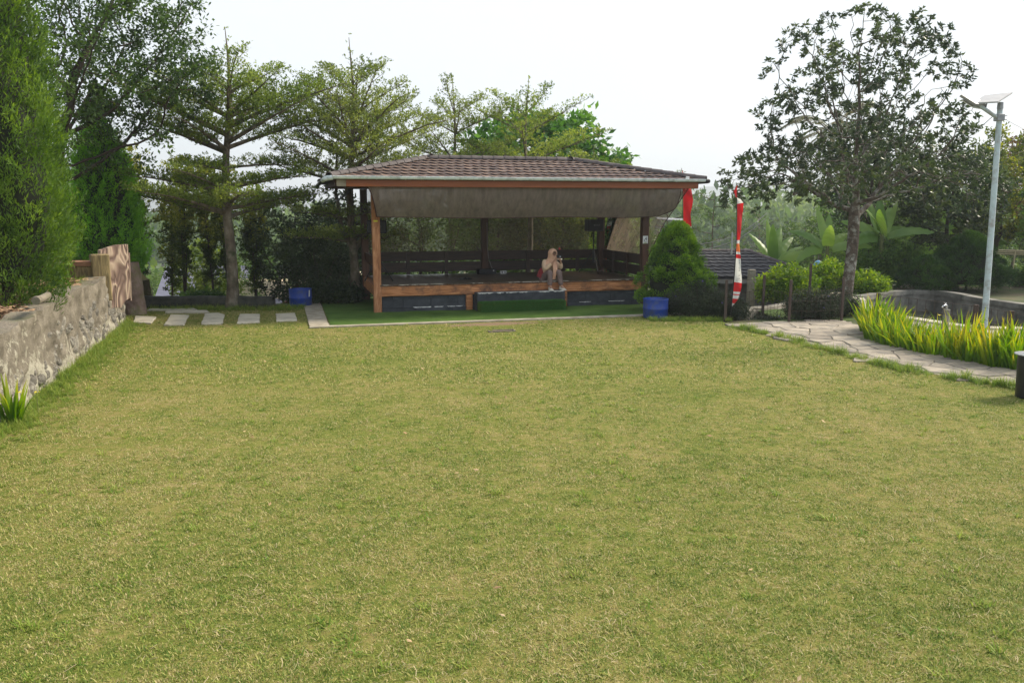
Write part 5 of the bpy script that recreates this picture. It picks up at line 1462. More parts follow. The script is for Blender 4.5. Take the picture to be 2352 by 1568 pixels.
conif_obj('thuja_bush', (4.12, 20.75, 0), 'bright green rounded thuja bush right of the pavilion behind the blue tub', 'shrub', clumpy(4, 2.10, r4, 230, .23, 230, .060, .018), 2.10, r4, LM['thuja'], .05, csc=.75)
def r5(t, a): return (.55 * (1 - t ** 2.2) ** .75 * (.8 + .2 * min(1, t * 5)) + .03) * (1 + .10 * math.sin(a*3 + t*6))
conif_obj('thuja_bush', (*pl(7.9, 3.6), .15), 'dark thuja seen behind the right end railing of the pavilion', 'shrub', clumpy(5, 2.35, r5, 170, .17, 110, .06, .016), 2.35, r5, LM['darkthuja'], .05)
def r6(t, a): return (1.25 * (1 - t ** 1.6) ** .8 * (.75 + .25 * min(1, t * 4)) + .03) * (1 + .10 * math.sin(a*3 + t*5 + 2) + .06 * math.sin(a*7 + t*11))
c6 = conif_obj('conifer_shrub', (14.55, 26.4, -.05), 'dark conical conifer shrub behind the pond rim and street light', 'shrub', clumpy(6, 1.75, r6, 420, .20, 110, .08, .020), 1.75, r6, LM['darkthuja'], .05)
def r7(t, a): return (.85 * (1 - t ** 2.0) ** .8 + .03) * (1 + .12 * math.sin(a*3 + t*5))
conif_obj('conifer_shrub', (13.15, 26.2, -.05), 'low dark conifer shrub touching the left side of the conical one', 'shrub', clumpy(7, 1.0, r7, 230, .18, 110, .08, .020), 1.0, r7, LM['darkthuja'], .05)
# dusky flowering shrub, more of it along the fence
def low_shrub(seed, rx, ry, h, n, L, W, k=8):
    g = np.random.default_rng(seed); lv = Leaves(seed+1); lines = []
    az = g.uniform(0, 2*PI, n); q = np.sqrt(g.uniform(0, 1, n)); top = h * (1 - .45*q**2) * g.uniform(.55, 1.05, n)
    C = np.stack([np.cos(az)*q*rx, np.sin(az)*q*ry, top], -1)
    for i in range(0, n, 3): lines.append((np.array([[C[i,0]*.3, C[i,1]*.3, 0], C[i]*[.75,.75,.6], C[i]]), np.array([.007, .005, .003])))
    C2 = np.concatenate([C, C*[.95,.95,.75], C*[.92,.92,.5], C*[.9, .9, .28]])
    rosettes(lv, C2, np.tile([0, 0, 1.], (len(C2), 1)) + g.normal(size=(len(C2), 3))*.4, k, L, W, g.uniform(.2, .8, len(C2)), 1.1, .15, .05)
    return tubes_mesh('stems', lines, 4), lv.mesh('foliage'), C
MT['purple'] = mat('purple_petals', [(.16,.10,.42),(.26,.18,.55)], 4, .6, 0)
def shrub(name, loc, seed, rx, ry, h, n, L, W, lm_, lab, flowers=0, k=8, group=None):
    t = empty(name, loc, 0, lab, 'shrub', group); a, b_, C = low_shrub(seed, rx, ry, h, n, L, W, k)
    link('stems', a, t, MT['bark_dark']); link('foliage', b_, t, lm_)
    rr = random.Random(seed)
    fm = None
    for j in range(flowers):
        c = C[rr.randrange(len(C))]
        if fm is None:
            fm = MB()
            for q in range(5):
                a0 = q * 2*PI/5; fm.add([(0, 0, 0), (.014*math.cos(a0-.4), .014*math.sin(a0-.4), .012), (.024*math.cos(a0), .024*math.sin(a0), .016), (.014*math.cos(a0+.4), .014*math.sin(a0+.4), .012)], [(0, 1, 2, 3)])
            fm = fm.mesh('flower'); fm.materials.append(MT['purple'])
        link('flower', fm, t, None, (c[0]*1.03, c[1]*1.03 - .04, c[2]+.03), (.9, 0, 0))
    return t
shrub('flowering_shrub', (4.45, 19.75, 0), 12, .82, .55, .82, 520, .075, .013, LM['ruellia'], 'dusky dark shrub with purple flowers beside the right blue tub', 9, 9)
shrub('flowering_shrub', (5.15, 19.35, 0), 13, .42, .38, .55, 240, .075, .013, LM['ruellia'], 'smaller dusky shrub at the foot of the red and white banner', 4, 9)
shrub('flowering_shrub', (7.10, 19.35, 0), 14, .70, .40, .72, 380, .075, .013, LM['ruellia'], 'dusky shrub behind the right section of the wire fence', 6, 9)
shrub('flowering_shrub', (7.95, 19.9, 0), 15, .50, .40, .62, 220, .075, .013, LM['ruellia'], 'dusky shrub at the foot of the lichen-spotted tree', 2, 9)
shrub('flowering_shrub', (6.0, 19.3, -.35), 16, .60, .3, .45, 200, .075, .013, LM['ruellia'], 'low weedy shrub in the hollow behind the wire fence', 2, 9)
shrub('yellow_green_shrub', (8.35, 25.0, -.3), 21, .95, .7, 1.15, 330, .13, .052, LM['croton'], 'yellow-green shrub in front of the dark-roofed hut', 0, 8)
shrub('yellow_green_shrub', (9.95, 25.9, -.1), 22, .95, .7, 1.0, 300, .13, .052, LM['croton'], 'yellow-green shrub between the hut and the lichen-spotted trunk', 0, 8)
shrub('yellow_green_shrub', (10.9, 25.4, -.1), 23, .7, .6, .75, 200, .13, .052, LM['croton'], 'low yellow-green shrub right of the lichen-spotted trunk', 0, 8)
shrub('green_shrub', (13.0, 28.4, 0), 24, 1.3, .7, 1.5, 380, .12, .05, LM['deep'], 'leafy green shrub behind the white post', 0, 8)
shrub('green_shrub', (17.6, 27.2, 0), 25, 1.2, .6, .8, 280, .12, .05, LM['deep'], 'low leafy growth under the bamboo frame', 0, 8)
shrub('green_shrub', (-8.3, 22.2, -.1), 26, .7, .35, .45, 130, .14, .05, LM['deep'], 'broad-leaved weeds just behind the low dark wall', 0, 7)
shrub('green_shrub', (-5.0, 22.6, 0), 27, .9, .5, .55, 200, .13, .05, LM['dark'], 'dark undergrowth between the left blue tub and pavilion', 0, 7)

# ---------- banana plants, coconut palm, light feathery trees
def banana(seed, n, Lb, Wb, h, azs=None, els=None):
    g = random.Random(seed); blades = []
    for k in range(n):
        az = azs[k] if azs else g.uniform(0, 2*PI); el = els[k] if els else g.uniform(.6, 1.4)
        L_ = Lb * g.uniform(.8, 1.1); mb = MB(); dro = g.uniform(.5, 1.1) * (1.5 - el); tw = (1 if math.cos(azs[k] if azs else az) > 0 else -1) * abs(math.cos(az)) * g.uniform(.7, 1.2) + g.uniform(-.2, .2)
        def mid(t):
            a = el - dro * t * 1.2; s_ = 0; x = 0; z = 0; m_ = 10
            for i in range(int(t*m_)+1):
                dt = min(1/m_, t - i/m_); aa = el - dro * (i/m_) * 1.6
                x += math.cos(aa) * dt * L_; z += math.sin(aa) * dt * L_
            return x, z
        def f(u, v):
            t = v; x, z = mid(t); w = Wb * max(0.02, math.sin(PI * min(1, t**.75 * .94 + .05)) ** .6) * (0.06 if t < .13 else 1)
            s_ = (u - .5) * w; dz = abs(u - .5) * w * -.35 + .012 * math.sin(t*40 + u*5); p_ = Vector((x, s_, z + dz)); 
            p_ = Vector((p_.x, p_.y * math.cos(tw), p_.z + p_.y * math.sin(tw)))
            return (p_.x*math.cos(az) - p_.y*math.sin(az), p_.x*math.sin(az) + p_.y*math.cos(az), p_.z + h)
        mb.grid(f, 7, 26); blades.append(mb)
    return blades
def banana_plant(loc, seed, n, Lb, Wb, h, lab, azs=None, els=None):
    t = empty('banana_plant', loc, 0, lab, 'banana plant')
    MB().tube([(0, 0, -.2), (.02, 0, h*.5), (0, 0, h+.15)], [.11, .09, .05], 10).build('stem', MT['stem_green'], t)
    for mb in banana(seed, n, Lb, Wb, h, azs, els):
        me = mb.mesh('leaf'); a = me.attributes.new('rv', 'FLOAT', 'POINT'); g = np.random.default_rng(seed + len(me.vertices))
        a.data.foreach_set('value', np.full(len(me.vertices), random.uniform(.25, .85), np.float32)); me.materials.append(LM['banana']); link('leaf', me, t)
MT['stem_green'] = mat('banana_stem', [(.08,.11,.03),(.20,.20,.08)], 4, .6, .2)
q = at(1775, 640, 35)
banana_plant((float(q[0]) - .25, 34.2, -.95), 3, 9, 1.9, .46, 1.2, 'bright banana plant behind the hip of the dark-roofed hut', [2.6, 2.0, 1.75, 1.1, .75, .2, 3.1, -.3, 5.2], [1.1, 1.35, 1.45, 1.1, 1.0, .6, .55, .25, .9])
q = at(2015, 600, 28.2)
banana_plant((float(q[0]) + .1, 28.2, -.1), 4, 9, 1.65, .44, 1.7, 'tall banana plant with hanging leaves right of the lichen-spotted trunk', [2.7, 3.3, 2.2, 1.5, .8, .3, 5.4, 4.2, 3.8], [.7, .35, 1.2, 1.3, 1.1, .6, .5, .9, 1.0])
banana_plant((float(q[0]) - 1.5, 28.8, -.3), 5, 8, 1.45, .40, 1.45, 'banana plant with broad pale leaf left of the lichen-spotted trunk', [3.1, 2.7, 2.0, 1.2, .5, 5.8, 4.4, .9], [.3, .9, 1.3, 1.2, .8, .5, .9, .4])
banana_plant((16.8, 31.5, 0), 6, 8, 2.2, .60, 1.2, 'banana plant behind the bamboo frame and dark conical shrub', [3.1, 2.5, 1.8, 1.2, .5, .1, 4.4, 5.5], [.3, .8, 1.3, 1.2, .8, .35, .9, .5])
def palm(loc, H, lab):
    t = empty('coconut_palm', loc, 0, lab, 'palm')
    P = np.array([[.4*math.sin(z/H*1.2), 0, z] for z in np.linspace(-.3, H, 20)]); link('trunk', tubes_mesh('trunk', [(P, np.linspace(.17, .11, 20))], 10), t, MT['bark'])
    g = np.random.default_rng(9)
    top = P[-1]
    for k in range(15):
        az = k * 2.4 + g.uniform(-.2, .2); el = 1.25 - 1.55 * (k / 14) + g.uniform(-.1, .1); L_ = 3.1 * g.uniform(.85, 1.05)
        pts = []; p_ = top.copy(); e_ = el
        for i in range(22):
            pts.append(p_.copy()); p_ = p_ + np.array([math.cos(az)*math.cos(e_), math.sin(az)*math.cos(e_), math.sin(e_)]) * L_/21; e_ -= .075
        pts = np.array(pts); lines = [(pts, np.linspace(.028, .006, 22))]
        lv = Leaves(200 + k); T = norm(np.gradient(pts, axis=0)); Sd = norm(np.cross(T, np.array([0, 0, 1.])))
        idx_ = np.linspace(3, 20.9, 64); i0 = idx_.astype(int); fr = (idx_ - i0)[:, None]; B = pts[i0]*(1-fr) + pts[np.minimum(i0+1, 21)]*fr
        for sg_ in (-1, 1):
            D = norm(Sd[i0]*sg_ + T[i0]*.7 + np.array([0, 0, -.45]) + g.normal(size=(64, 3))*.08)
            ll = .62 * np.sin(np.clip((idx_-2)/20*PI, .25, PI-.35)) + .1
            lv.add(B, D, ll, .038, np.full(64, .3 + .5*g.uniform()) + g.uniform(-.15, .15, 64))
        fr_ = link('frond', lv.mesh('frond'), t, LM['palm'])
        link('rachis', tubes_mesh('rachis', lines, 4), fr_, MT['stem_green'])
q = at(1905, 300, 40); palm((float(q[0]) - .2, 40, -3.0), float(q[2]) + 3.0 - .1, 'coconut palm seen through the crown of the lichen-spotted tree')
# thin feathery trees (albizia-like) right of the roof
def feathery(seed, H):
    g = np.random.default_rng(seed); lv = Leaves(seed+1); lines = []; C = []; A = []
    P = np.array([[.05*math.sin(z*1.1+seed), .04*math.cos(z), z] for z in np.linspace(-.3, H, 24)]); lines.append((P, np.linspace(.075, .012, 24)))
    for k in range(15):
        t = .38 + .60 * (k/14); p0 = P[int(t*23)]; az = k*2.4 + g.uniform(-.3, .3); L_ = (1.9 * (1.15 - t) + .55) * g.uniform(.8, 1.2)
        p2 = p0 + np.array([math.cos(az)*L_, math.sin(az)*L_, L_*g.uniform(.25, .5)]); p1 = p0 + np.array([math.cos(az)*L_*.5, math.sin(az)*L_*.5, L_*.02])
        m_ = bezier_line(p0, p1, p2, 10); lines.append((m_, np.linspace(.022, .005, 10)))
        for i in range(4, 10):
            for _ in range(3):
                q = m_[i] + g.normal(size=3) * [.22, .22, .06]; C.append(q); A.append([math.cos(az)*.4, math.sin(az)*.4, .6]); lines.append((np.array([m_[i], q]), np.array([.005, .003])))
    C = np.array(C); rosettes(lv, C, np.array(A), 12, .14, .040, g.uniform(.2, .8, len(C)), 1.5, .35, .05, flat=(0, 0, 1))
    return tubes_mesh('trunk', lines, 7), lv.mesh('crown')
f1 = feathery(31, 6.6)
fe = [(1640, 38, -3.4, 1.0, .2, 'thin feathery tree left of the front banner top'), (1745, 44, -3.8, .95, 1.9, 'thin feathery tree between the front banner and the lichen-spotted tree'), (1530, 34, -2.6, .98, 3.0, 'thin feathery tree just above the right end of the pavilion roof'),
      (1850, 46, -4.0, .9, 4.4, 'thin feathery tree behind the low branches of the lichen-spotted tree'), (1600, 40, -4.0, .7, 5.3, 'small feathery tree behind the small solar lamp')]
for k, (u, yy, zz, sc_, rz_, lab) in enumerate(fe):
    q = at(u, 500, yy); tree_obj('feathery_tree', (float(q[0]), yy, zz), lab, 'tree', f1[0], f1[1], MT['bark'], LM['far'], rz_, sc_)
# mid-distance trees beyond the slope
mid = [(1560, 36, -3.2, 1.1), (1620, 46, -5.0, 1.1), (1690, 50, -5.2, 1.2), (1790, 48, -4.8, 1.15), (1860, 42, -3.6, 1.15), (1920, 38, -3.0, 1.2), (1990, 40, -2.6, 1.3), (2080, 40, -2.2, 1.4), (2170, 42, -2.0, 1.4),
       (2270, 40, -1.8, 1.5), (1740, 41, -4.4, .9), (420, 44, -5.2, 1.2), (520, 40, -5.0, 1.2), (600, 42, -5, 1.25), (330, 46, -5.0, 1.15), (720, 38, -4.6, 1.2), (820, 40, -4.2, 1.2), (960, 40, -3.8, 1.1), (1080, 42, -3.8, 1.15), (1200, 40, -3.8, 1.1), (1300, 38, -3.6, 1.1), (1410, 40, -3.8, 1.1)]
for k, (u, yy, zz, sc_) in enumerate(mid):
    q = at(u, 500, yy); kd = 'CAC'[k % 3]; lf = 'far'
    side_ = 'left of the pavilion' if u < 740 else ('behind the pavilion' if u < 1480 else 'right of the pavilion')
    tree_obj('distant_tree', (float(q[0]), yy, zz), 'distant green tree further down the slope %s, one of several alike' % side_, 'tree', gm[kd][0], gm[kd][1], MT['bark_dark'], LM[lf], k*1.7, sc_, 'distant trees down the slope ' + side_)
# far wood across the valley and hills
def wood(name, y0, y1, xlo, xhi, n, R_, seed, nl, Lf, zf):
    g = np.random.default_rng(seed); lv = Leaves(seed)
    x = g.uniform(xlo, xhi, n); y = g.uniform(y0, y1, n); r_ = R_ * g.uniform(.6, 1.4, n)
    z = np.array([zf(a, b_) for a, b_ in zip(x, y)]) + r_ * .3
    d = norm(g.normal(size=(n, nl, 3)) + np.array([0, -.3, .5])); P = np.stack([x, y, z], -1)[:, None] + d * r_[:, None, None] * g.uniform(.75, 1, (n, nl, 1)) * [1, 1, 1.1]
    D = norm(d + g.normal(size=d.shape) * .8); rv = g.uniform(.15, .7, n)[:, None] + d[..., 2] * .2 + g.uniform(-.15, .15, (n, nl))
    lv.add(P.reshape(-1, 3), D.reshape(-1, 3), Lf * g.uniform(.6, 1.3, n*nl), Lf*.55, rv.ravel())
    o = link(name, lv.mesh(name), None, LM['far']); return tag(o, kind='stuff')
tag(wood('far_wood', 58, 110, -60, 75, 330, 3.6, 71, 230, .8, lambda x, y: float(ground_z(x, y)) - 1.9), 'green wooded slope below the horizon behind the pavilion', 'wood')
tag(wood('far_wood', 150, 260, -150, 190, 420, 8.0, 72, 170, 2.0, lambda x, y: -9.5 + 2.0*math.sin(x*.02)), 'hazy wooded ridge across the valley', 'wood')
def hillf(y0, base, amp, sc_, seed, dy):
    def f(u, v):
        x = -2600 + 6200 * u; h = base + amp * (mn.fractal(Vector((x*sc_, seed, 0)), 1.0, 2.0, 5) + .35)
        return (x, y0 + dy * v, -30 + (h + 30) * math.sin(v * PI * .5) + 4 * mn.noise(Vector((x*.02, v*6, seed))) * v)
    return f
MT['hill'] = mat('wooded_hill', [(.030,.050,.020),(.060,.085,.035)], .02, .95, 0, space='World')
def h1(u, v):
    x = -1500 + 4600 * u; pk = 62 * math.exp(-((x - 780) / 430) ** 2) + 22 * math.exp(-((x - 1500) / 400) ** 2) + 14 * math.exp(-((x + 700) / 500) ** 2) + 12
    h = pk * (1 + .18 * mn.fractal(Vector((x*.006, 3, 0)), 1.0, 2.0, 4)); return (x, 1750 + 260 * v, -30 + (h + 30) * v ** .8)
o = MB().grid(h1, 240, 12).build('hills', MT['hill']); tag(o, kind='structure')
def h2(u, v):
    x = -700 + 1800 * u; h = -5 + 6 * mn.fractal(Vector((x*.008, 7, 0)), 1.0, 2.0, 4) + 9 * math.exp(-((x-330)/160)**2); return (x, 620 + 90 * v, -14 + (h + 14) * v ** .8)
o = MB().grid(h2, 200, 10).build('hills', MT['hill']); tag(o, kind='structure')

# ================================================================ OBJECTS ROUND THE LAWN
def tub(loc, lab, leanz=0, chips=True):
    t = empty('blue_tub', loc, leanz, lab, 'tub', 'cut-down blue plastic drums')
    prof = [(.275, 0), (.29, .02), (.293, .2), (.302, .215), (.302, .235), (.293, .25), (.296, .44), (.300, .455)]
    mb = MB().lathe(prof + [(.290, .455), (.284, .44), (.282, .03), (0.0, .03)], 36); mb.add([(.275*math.cos(a), .275*math.sin(a), 0) for a in [2*PI*k/36 for k in range(36)]], [tuple(range(35, -1, -1))])
    mb.build('shell', MT['blue_plastic'], t)
    if chips:
        MB().grid(lambda u, v: (.300*math.cos(-1.05+.16*u+.05*v), .300*math.sin(-1.05+.16*u+.05*v), .26 + .17*v), 4, 4).build('torn_label', MT['white'], t)
    MB().lathe([(0, .06), (.15, .065), (.281, .05)], 20).build('soil', MT['soil'], t)
    return t
tub((-5.63, 21.9, 0), 'cut-down blue plastic tub on the grass left of the pavilion', .5)
tub((3.42, 19.55, 0), 'cut-down blue plastic tub by the right corner of the green mat', 2.6, False)

# carved imitation-wood board and blocks at the end of the retaining wall
m, N, L, out = new_mat('carved_wood_grain')
vec = coords(N, L, (1, 1, 1), 'Object')
vec = coords(N, L, (2.2, 1, 1.25), 'Object')
nz = noise(N, L, vec, 1.25, 0.6, .4, .9)
mu = N.new('ShaderNodeMath'); mu.operation = 'MULTIPLY'; mu.inputs[1].default_value = 8.0; L.new(nz.outputs['Fac'], mu.inputs[0])
wv = N.new('ShaderNodeMath'); wv.operation = 'PINGPONG'; wv.inputs[1].default_value = 1.0; L.new(mu.outputs[0], wv.inputs[0])
r = ramp(N, [(.1, (.13,.08,.06)), (.5, (.22,.145,.11)), (.8, (.40,.30,.22))]); L.new(wv.outputs[0], r.inputs[0])
p = N.new('ShaderNodeBsdfPrincipled'); p.inputs['Roughness'].default_value = .8; L.new(r.outputs[0], p.inputs['Base Color'])
b = N.new('ShaderNodeBump'); b.inputs['Strength'].default_value = .8; b.inputs['Distance'].default_value = .02; L.new(wv.outputs[0], b.inputs['Height']); L.new(b.outputs[0], p.inputs['Normal']); L.new(p.outputs[0], out.inputs['Surface'])
MT['carved'] = m
MT['olive_wood'] = mat('painted_olive_wood', [(.06,.045,.025),(.20,.15,.07),(.36,.27,.13)], 2.2, .75, .4, 9, (5, 5, .6), dist=2.5)
MT['rock'] = mat('brown_rock', [(.10,.065,.05),(.22,.15,.12),(.34,.26,.22)], 3, .9, .7, 14, dirt=(.16,.15,.06), dscale=2.5, bdist=.03)
wa = math.atan2(wn_[1], wn_[0])            # wall normal direction
yb = 17.35
bd = empty('carved_board', (wall_x(yb) + .02, yb, 0.02), wa - PI/2 + PI, 'upright board carved with wood-grain rings at the end of the wall', 'board')
bd.rotation_euler = (0, 0, .95); bd.scale = (.52, .8, 1)
def bpoly(mb, P, y0, y1):
    vs = [(x, y0, z) for x, z in P] + [(x, y1, z) for x, z in P]; n = len(P)
    fs = [tuple(range(n)), tuple(range(2*n-1, n-1, -1))] + [(i, n+i, n+(i+1) % n, (i+1) % n) for i in range(n)]
    return mb.add(vs, fs)
bpoly(MB(), [(-.52, .44), (-.30, .47), (.0, .50), (.2, .47), (.42, .62), (.64, .66), (.66, 1.2), (.70, 1.80), (.2, 1.79), (-.45, 1.70), (-.50, 1.1)], -.13, .02).build('face', MT['carved'], bd, weld=True)
bpoly(MB(), [(.665, .60), (.72, .60), (.78, 1.62), (.72, 1.62)], -.10, .06).build('edge_strip', MT['rock'], bd, weld=True)
bl = empty('wood_block', (wall_x(16.7) - .16, 16.9, 1.05), .6, 'upright olive brown imitation-wood block left of the carved board', 'block')
MB().cbox(-.17, .17, -.12, .16, -.35, .60, .02).build('block', MT['olive_wood'], bl)
pb = empty('wood_planter', (wall_x(16.2) - .95, 16.9, 1.22), .25, 'low brown imitation-wood box on the bank behind the wall', 'planter')
MB().cbox(-.50, .55, -.25, .25, -.1, .20, .02).build('box', MT['olive_wood'], pb)
bpoly(MB(), [(-.52, .20), (.57, .20), (.45, .28), (-.25, .29)], -.27, .27).build('lid', mat('rust_sheet', [(.20,.09,.05),(.32,.17,.10)], 5, .8, .3), pb, weld=True)
wp = MB().tube([(0, 0, -.1), (.01, 0, .3), (-.01, 0, .62)], [.05, .047, .045], 10).build('white_post', MT['white'], loc=(wall_x(15.4) - 1.0, 15.4, 1.30)); tag(wp, 'short whitewashed post at the foot of the nearest cypress', 'post')
# rock pillar with logs and stair
rp = empty('rock_pillar', (-9.28, 20.15, 0), .1, 'brown imitation-rock pillar with logs and steps at the end of the wall', 'pillar')
def rock(u, v):
    a = 2*PI*u; z = 1.28 * v; r_ = (.27 - .10*v) * (1 + .2*mn.noise(Vector((math.cos(a)*1.5, math.sin(a)*1.5, z*2.2))) + .08*mn.noise(Vector((math.cos(a)*4, math.sin(a)*4, z*7))))
    return (r_*math.cos(a) - .04*v + .05, r_*math.sin(a)*.8, z)
mb = MB().grid(rock, 30, 22); mb.build('rock', MT['rock'], rp, weld=True)
for k, (z, l, r_) in enumerate([(1.13, .62, .115), (.60, .60, .10), (.33, .55, .14)]):
    MB().tube([(-.62, -.05, z), (-.3, -.07, z+.01), (-.05, -.05, z-.01)], [r_, r_*1.05, r_], 12).build('log', MT['rock'] if k else MT['bark_dark'], rp)
MB().lathe([(0, 1.0), (.0, 1.0)], 4) if False else None
bpoly(MB(), [(-.62, .98), (-.08, .96), (-.08, .74), (-.35, .62), (-.62, .70)], -.12, .1).build('mossy_panel', mat('mossy_plaster', [(.06,.07,.02),(.14,.14,.05)], 6, .95, .6, 30), rp, weld=True)
MB().cbox(-.80, -.12, .16, .5, 0, 1.02, .03).build('backing', MT['rock'], rp)
MB().cbox(-.62, -.14, -1.35, -.18, 0, .26, .02).build('stair_step', MT['concrete'], rp)
MB().cbox(-.80, -.16, -.62, -.10, .26, .46, .02).build('stair_step', MT['concrete'], rp)
# green-edged sign just cut by the left picture edge
q = at(-44, 670, 8.6)
gs = empty('green_sign', (float(q[0]), 8.6, 1.36), .12, 'green-edged signboard just cut off by the left edge of the photo', 'sign')
MB().cbox(-.155, .165, -.008, .008, .16, 1.0, .008).build('board', mat('sign_green', [(.005,.30,.16),(.01,.38,.21)], 3, .4, 0), gs)
fr = MB()
for (x0, x1, z0, z1) in ((.135, .146, .21, .95), (-.135, -.126, .21, .95), (-.126, .135, .21, .219), (-.126, .135, .941, .95)): fr.box(x0, x1, -.0105, -.009, z0, z1)
fr.build('white_line', MT['white'], gs)
MB().tube([(0, .02, .0), (0, .02, .55)], .02, 8).build('stake', MT['grey_metal'], gs)

# strappy clumps (iris)
def strap_clump(seed, n, h, w, spread=.22, fl=False):
    g = np.random.default_rng(seed); V, F, RV = [], [], []; b0 = 0; m_ = 7
    for k in range(n):
        az = g.uniform(0, 2*PI); r0 = spread * math.sqrt(g.uniform()) ; base = np.array([r0*math.cos(az), r0*math.sin(az)*.8, 0]); az2 = az + g.uniform(-.7, .7)
        tilt = g.uniform(.03, .42) * (1.6 if g.uniform() < .12 else 1); L_ = h * g.uniform(.5, 1.15); dro = g.uniform(.0, .65) * (2.4 if g.uniform() < .22 else 1)
        p_ = base.copy(); sd = np.array([-math.sin(az2 + 1.57*g.integers(0, 2)), math.cos(az2 + 1.57*g.integers(0, 2)), 0]); yel = g.uniform(.05, .62)
        tipb = g.uniform(.1, .55)
        for i in range(m_):
            t = i/(m_-1); ww = w * (1 - .15*t) * (1 - t**3.2) * .5 + .0008
            V += [p_ - sd*ww, p_ + sd*ww]; RV += [yel*.6 + t**1.5*tipb]*2
            a_ = tilt + dro*t*t; p_ = p_ + np.array([math.cos(az2)*math.sin(a_), math.sin(az2)*math.sin(a_), math.cos(a_)]) * L_/(m_-1)
        for i in range(m_-1): F.append([b0+2*i, b0+2*i+1, b0+2*i+3, b0+2*i+2])
        b0 += 2*m_
    return np_mesh('blades', np.array(V), np.array(F), attrs={'rv': np.array(RV)})
ir_meshes = [strap_clump(60+k, 62, .66, .040, .24) for k in range(5)]
for me in ir_meshes: me.materials.append(LM['iris'])
line = iris_line + [(8.75, 11.6), (9.0, 10.9)]
LN = [np.array(q_) for q_ in line]; seg = [np.linalg.norm(LN[i+1]-LN[i]) for i in range(len(LN)-1)]; tot = sum(seg); dpos = .08; k = 0
MT['yellow'] = mat('yellow_petal', [(.65,.50,.03),(.75,.62,.08)], 4, .6, 0)
flw = MB(); flw.tube([(0, 0, 0), (0, 0, .30)], .004, 5)
for q_ in range(3):
    a0 = q_*2.094; flw.add([(0, 0, .30), (.03*math.cos(a0-.5), .03*math.sin(a0-.5), .32), (.055*math.cos(a0), .055*math.sin(a0), .305), (.03*math.cos(a0+.5), .03*math.sin(a0+.5), .32)], [(0, 1, 2, 3)], 1)
fl_me = flw.mesh('flower')
fl_me.materials.append(MT['stem_green']); fl_me.materials.append(MT['yellow'])
while dpos < tot:
    s_ = dpos; i = 0
    while s_ > seg[i]: s_ -= seg[i]; i += 1
    q_ = LN[i] + (LN[i+1]-LN[i]) * s_/seg[i]; nn = (LN[i+1]-LN[i])/seg[i]; nn = np.array([-nn[1], nn[0]])
    if nn[0] < 0: nn = -nn
    hh = 1.10 if k < 3 else (.84 if dpos < 3.3 else 1.12)
    for row in range(2 if dpos < 4.2 else 2):
        off = .20 + row*.36; c_ = q_ + nn*off + np.array([random.uniform(-.06, .06), random.uniform(-.06, .06)])
        t = empty('iris_clump', (float(c_[0]), float(c_[1]), 0), random.uniform(0, 6.28), 'yellow-green strap-leaved clump, part of the dense row along the stone path', 'plant', 'strap-leaved clumps along the stone path')
        sc_ = hh * random.uniform(.72, 1.12); t.scale = (1, 1, sc_); link('blades', ir_meshes[(k*2+row) % 5], t)
        if (k*2+row) in (1, 8, 25, 19): link('flower', fl_me, t, None, (.05, -.1, .38))
    gap = .30 if abs(dpos - 3.15) > .2 else .42
    dpos += gap * random.uniform(.9, 1.1); k += 1
t = empty('iris_clump', (-6.08, 9.75, 0), .4, 'strap-leaved clump with yellow flowers at the foot of the wall at the left edge', 'plant')
m1 = strap_clump(91, 26, .60, .045, .10); m1.materials.append(LM['iris']); link('blades', m1, t)
for x_, y_ in ((.12, .02), (.30, -.05)): link('flower', fl_me, t, None, (x_, y_, .13)).scale = (.8, .8, .8)

# black bin at the right edge
bn = empty('black_bin', (7.17, 11.15, 0), 0, 'black cylindrical bin with slotted grey rim at the right edge', 'bin')
MB().lathe([(.0, .0), (.185, .0), (.19, .02), (.205, .58), (.205, .60), (.195, .60), (.18, .05)], 36).build('drum', MT['black_plastic'], bn)
mb = MB()
for k in range(24):
    a0 = 2*PI*k/24; a1 = a0 + 2*PI/24*.78
    pts = [(r_*math.cos(a), r_*math.sin(a)) for r_, a in ((.13, a0), (.245, a0), (.245, (a0+a1)/2), (.245, a1), (.13, a1))]
    MB().prism(pts, .598, .612).build('rim_slat', MT['grey_metal'], bn)
MB().lathe([(0, .604), (.15, .604)], 30).build('lid', MT['grey_metal'], bn)

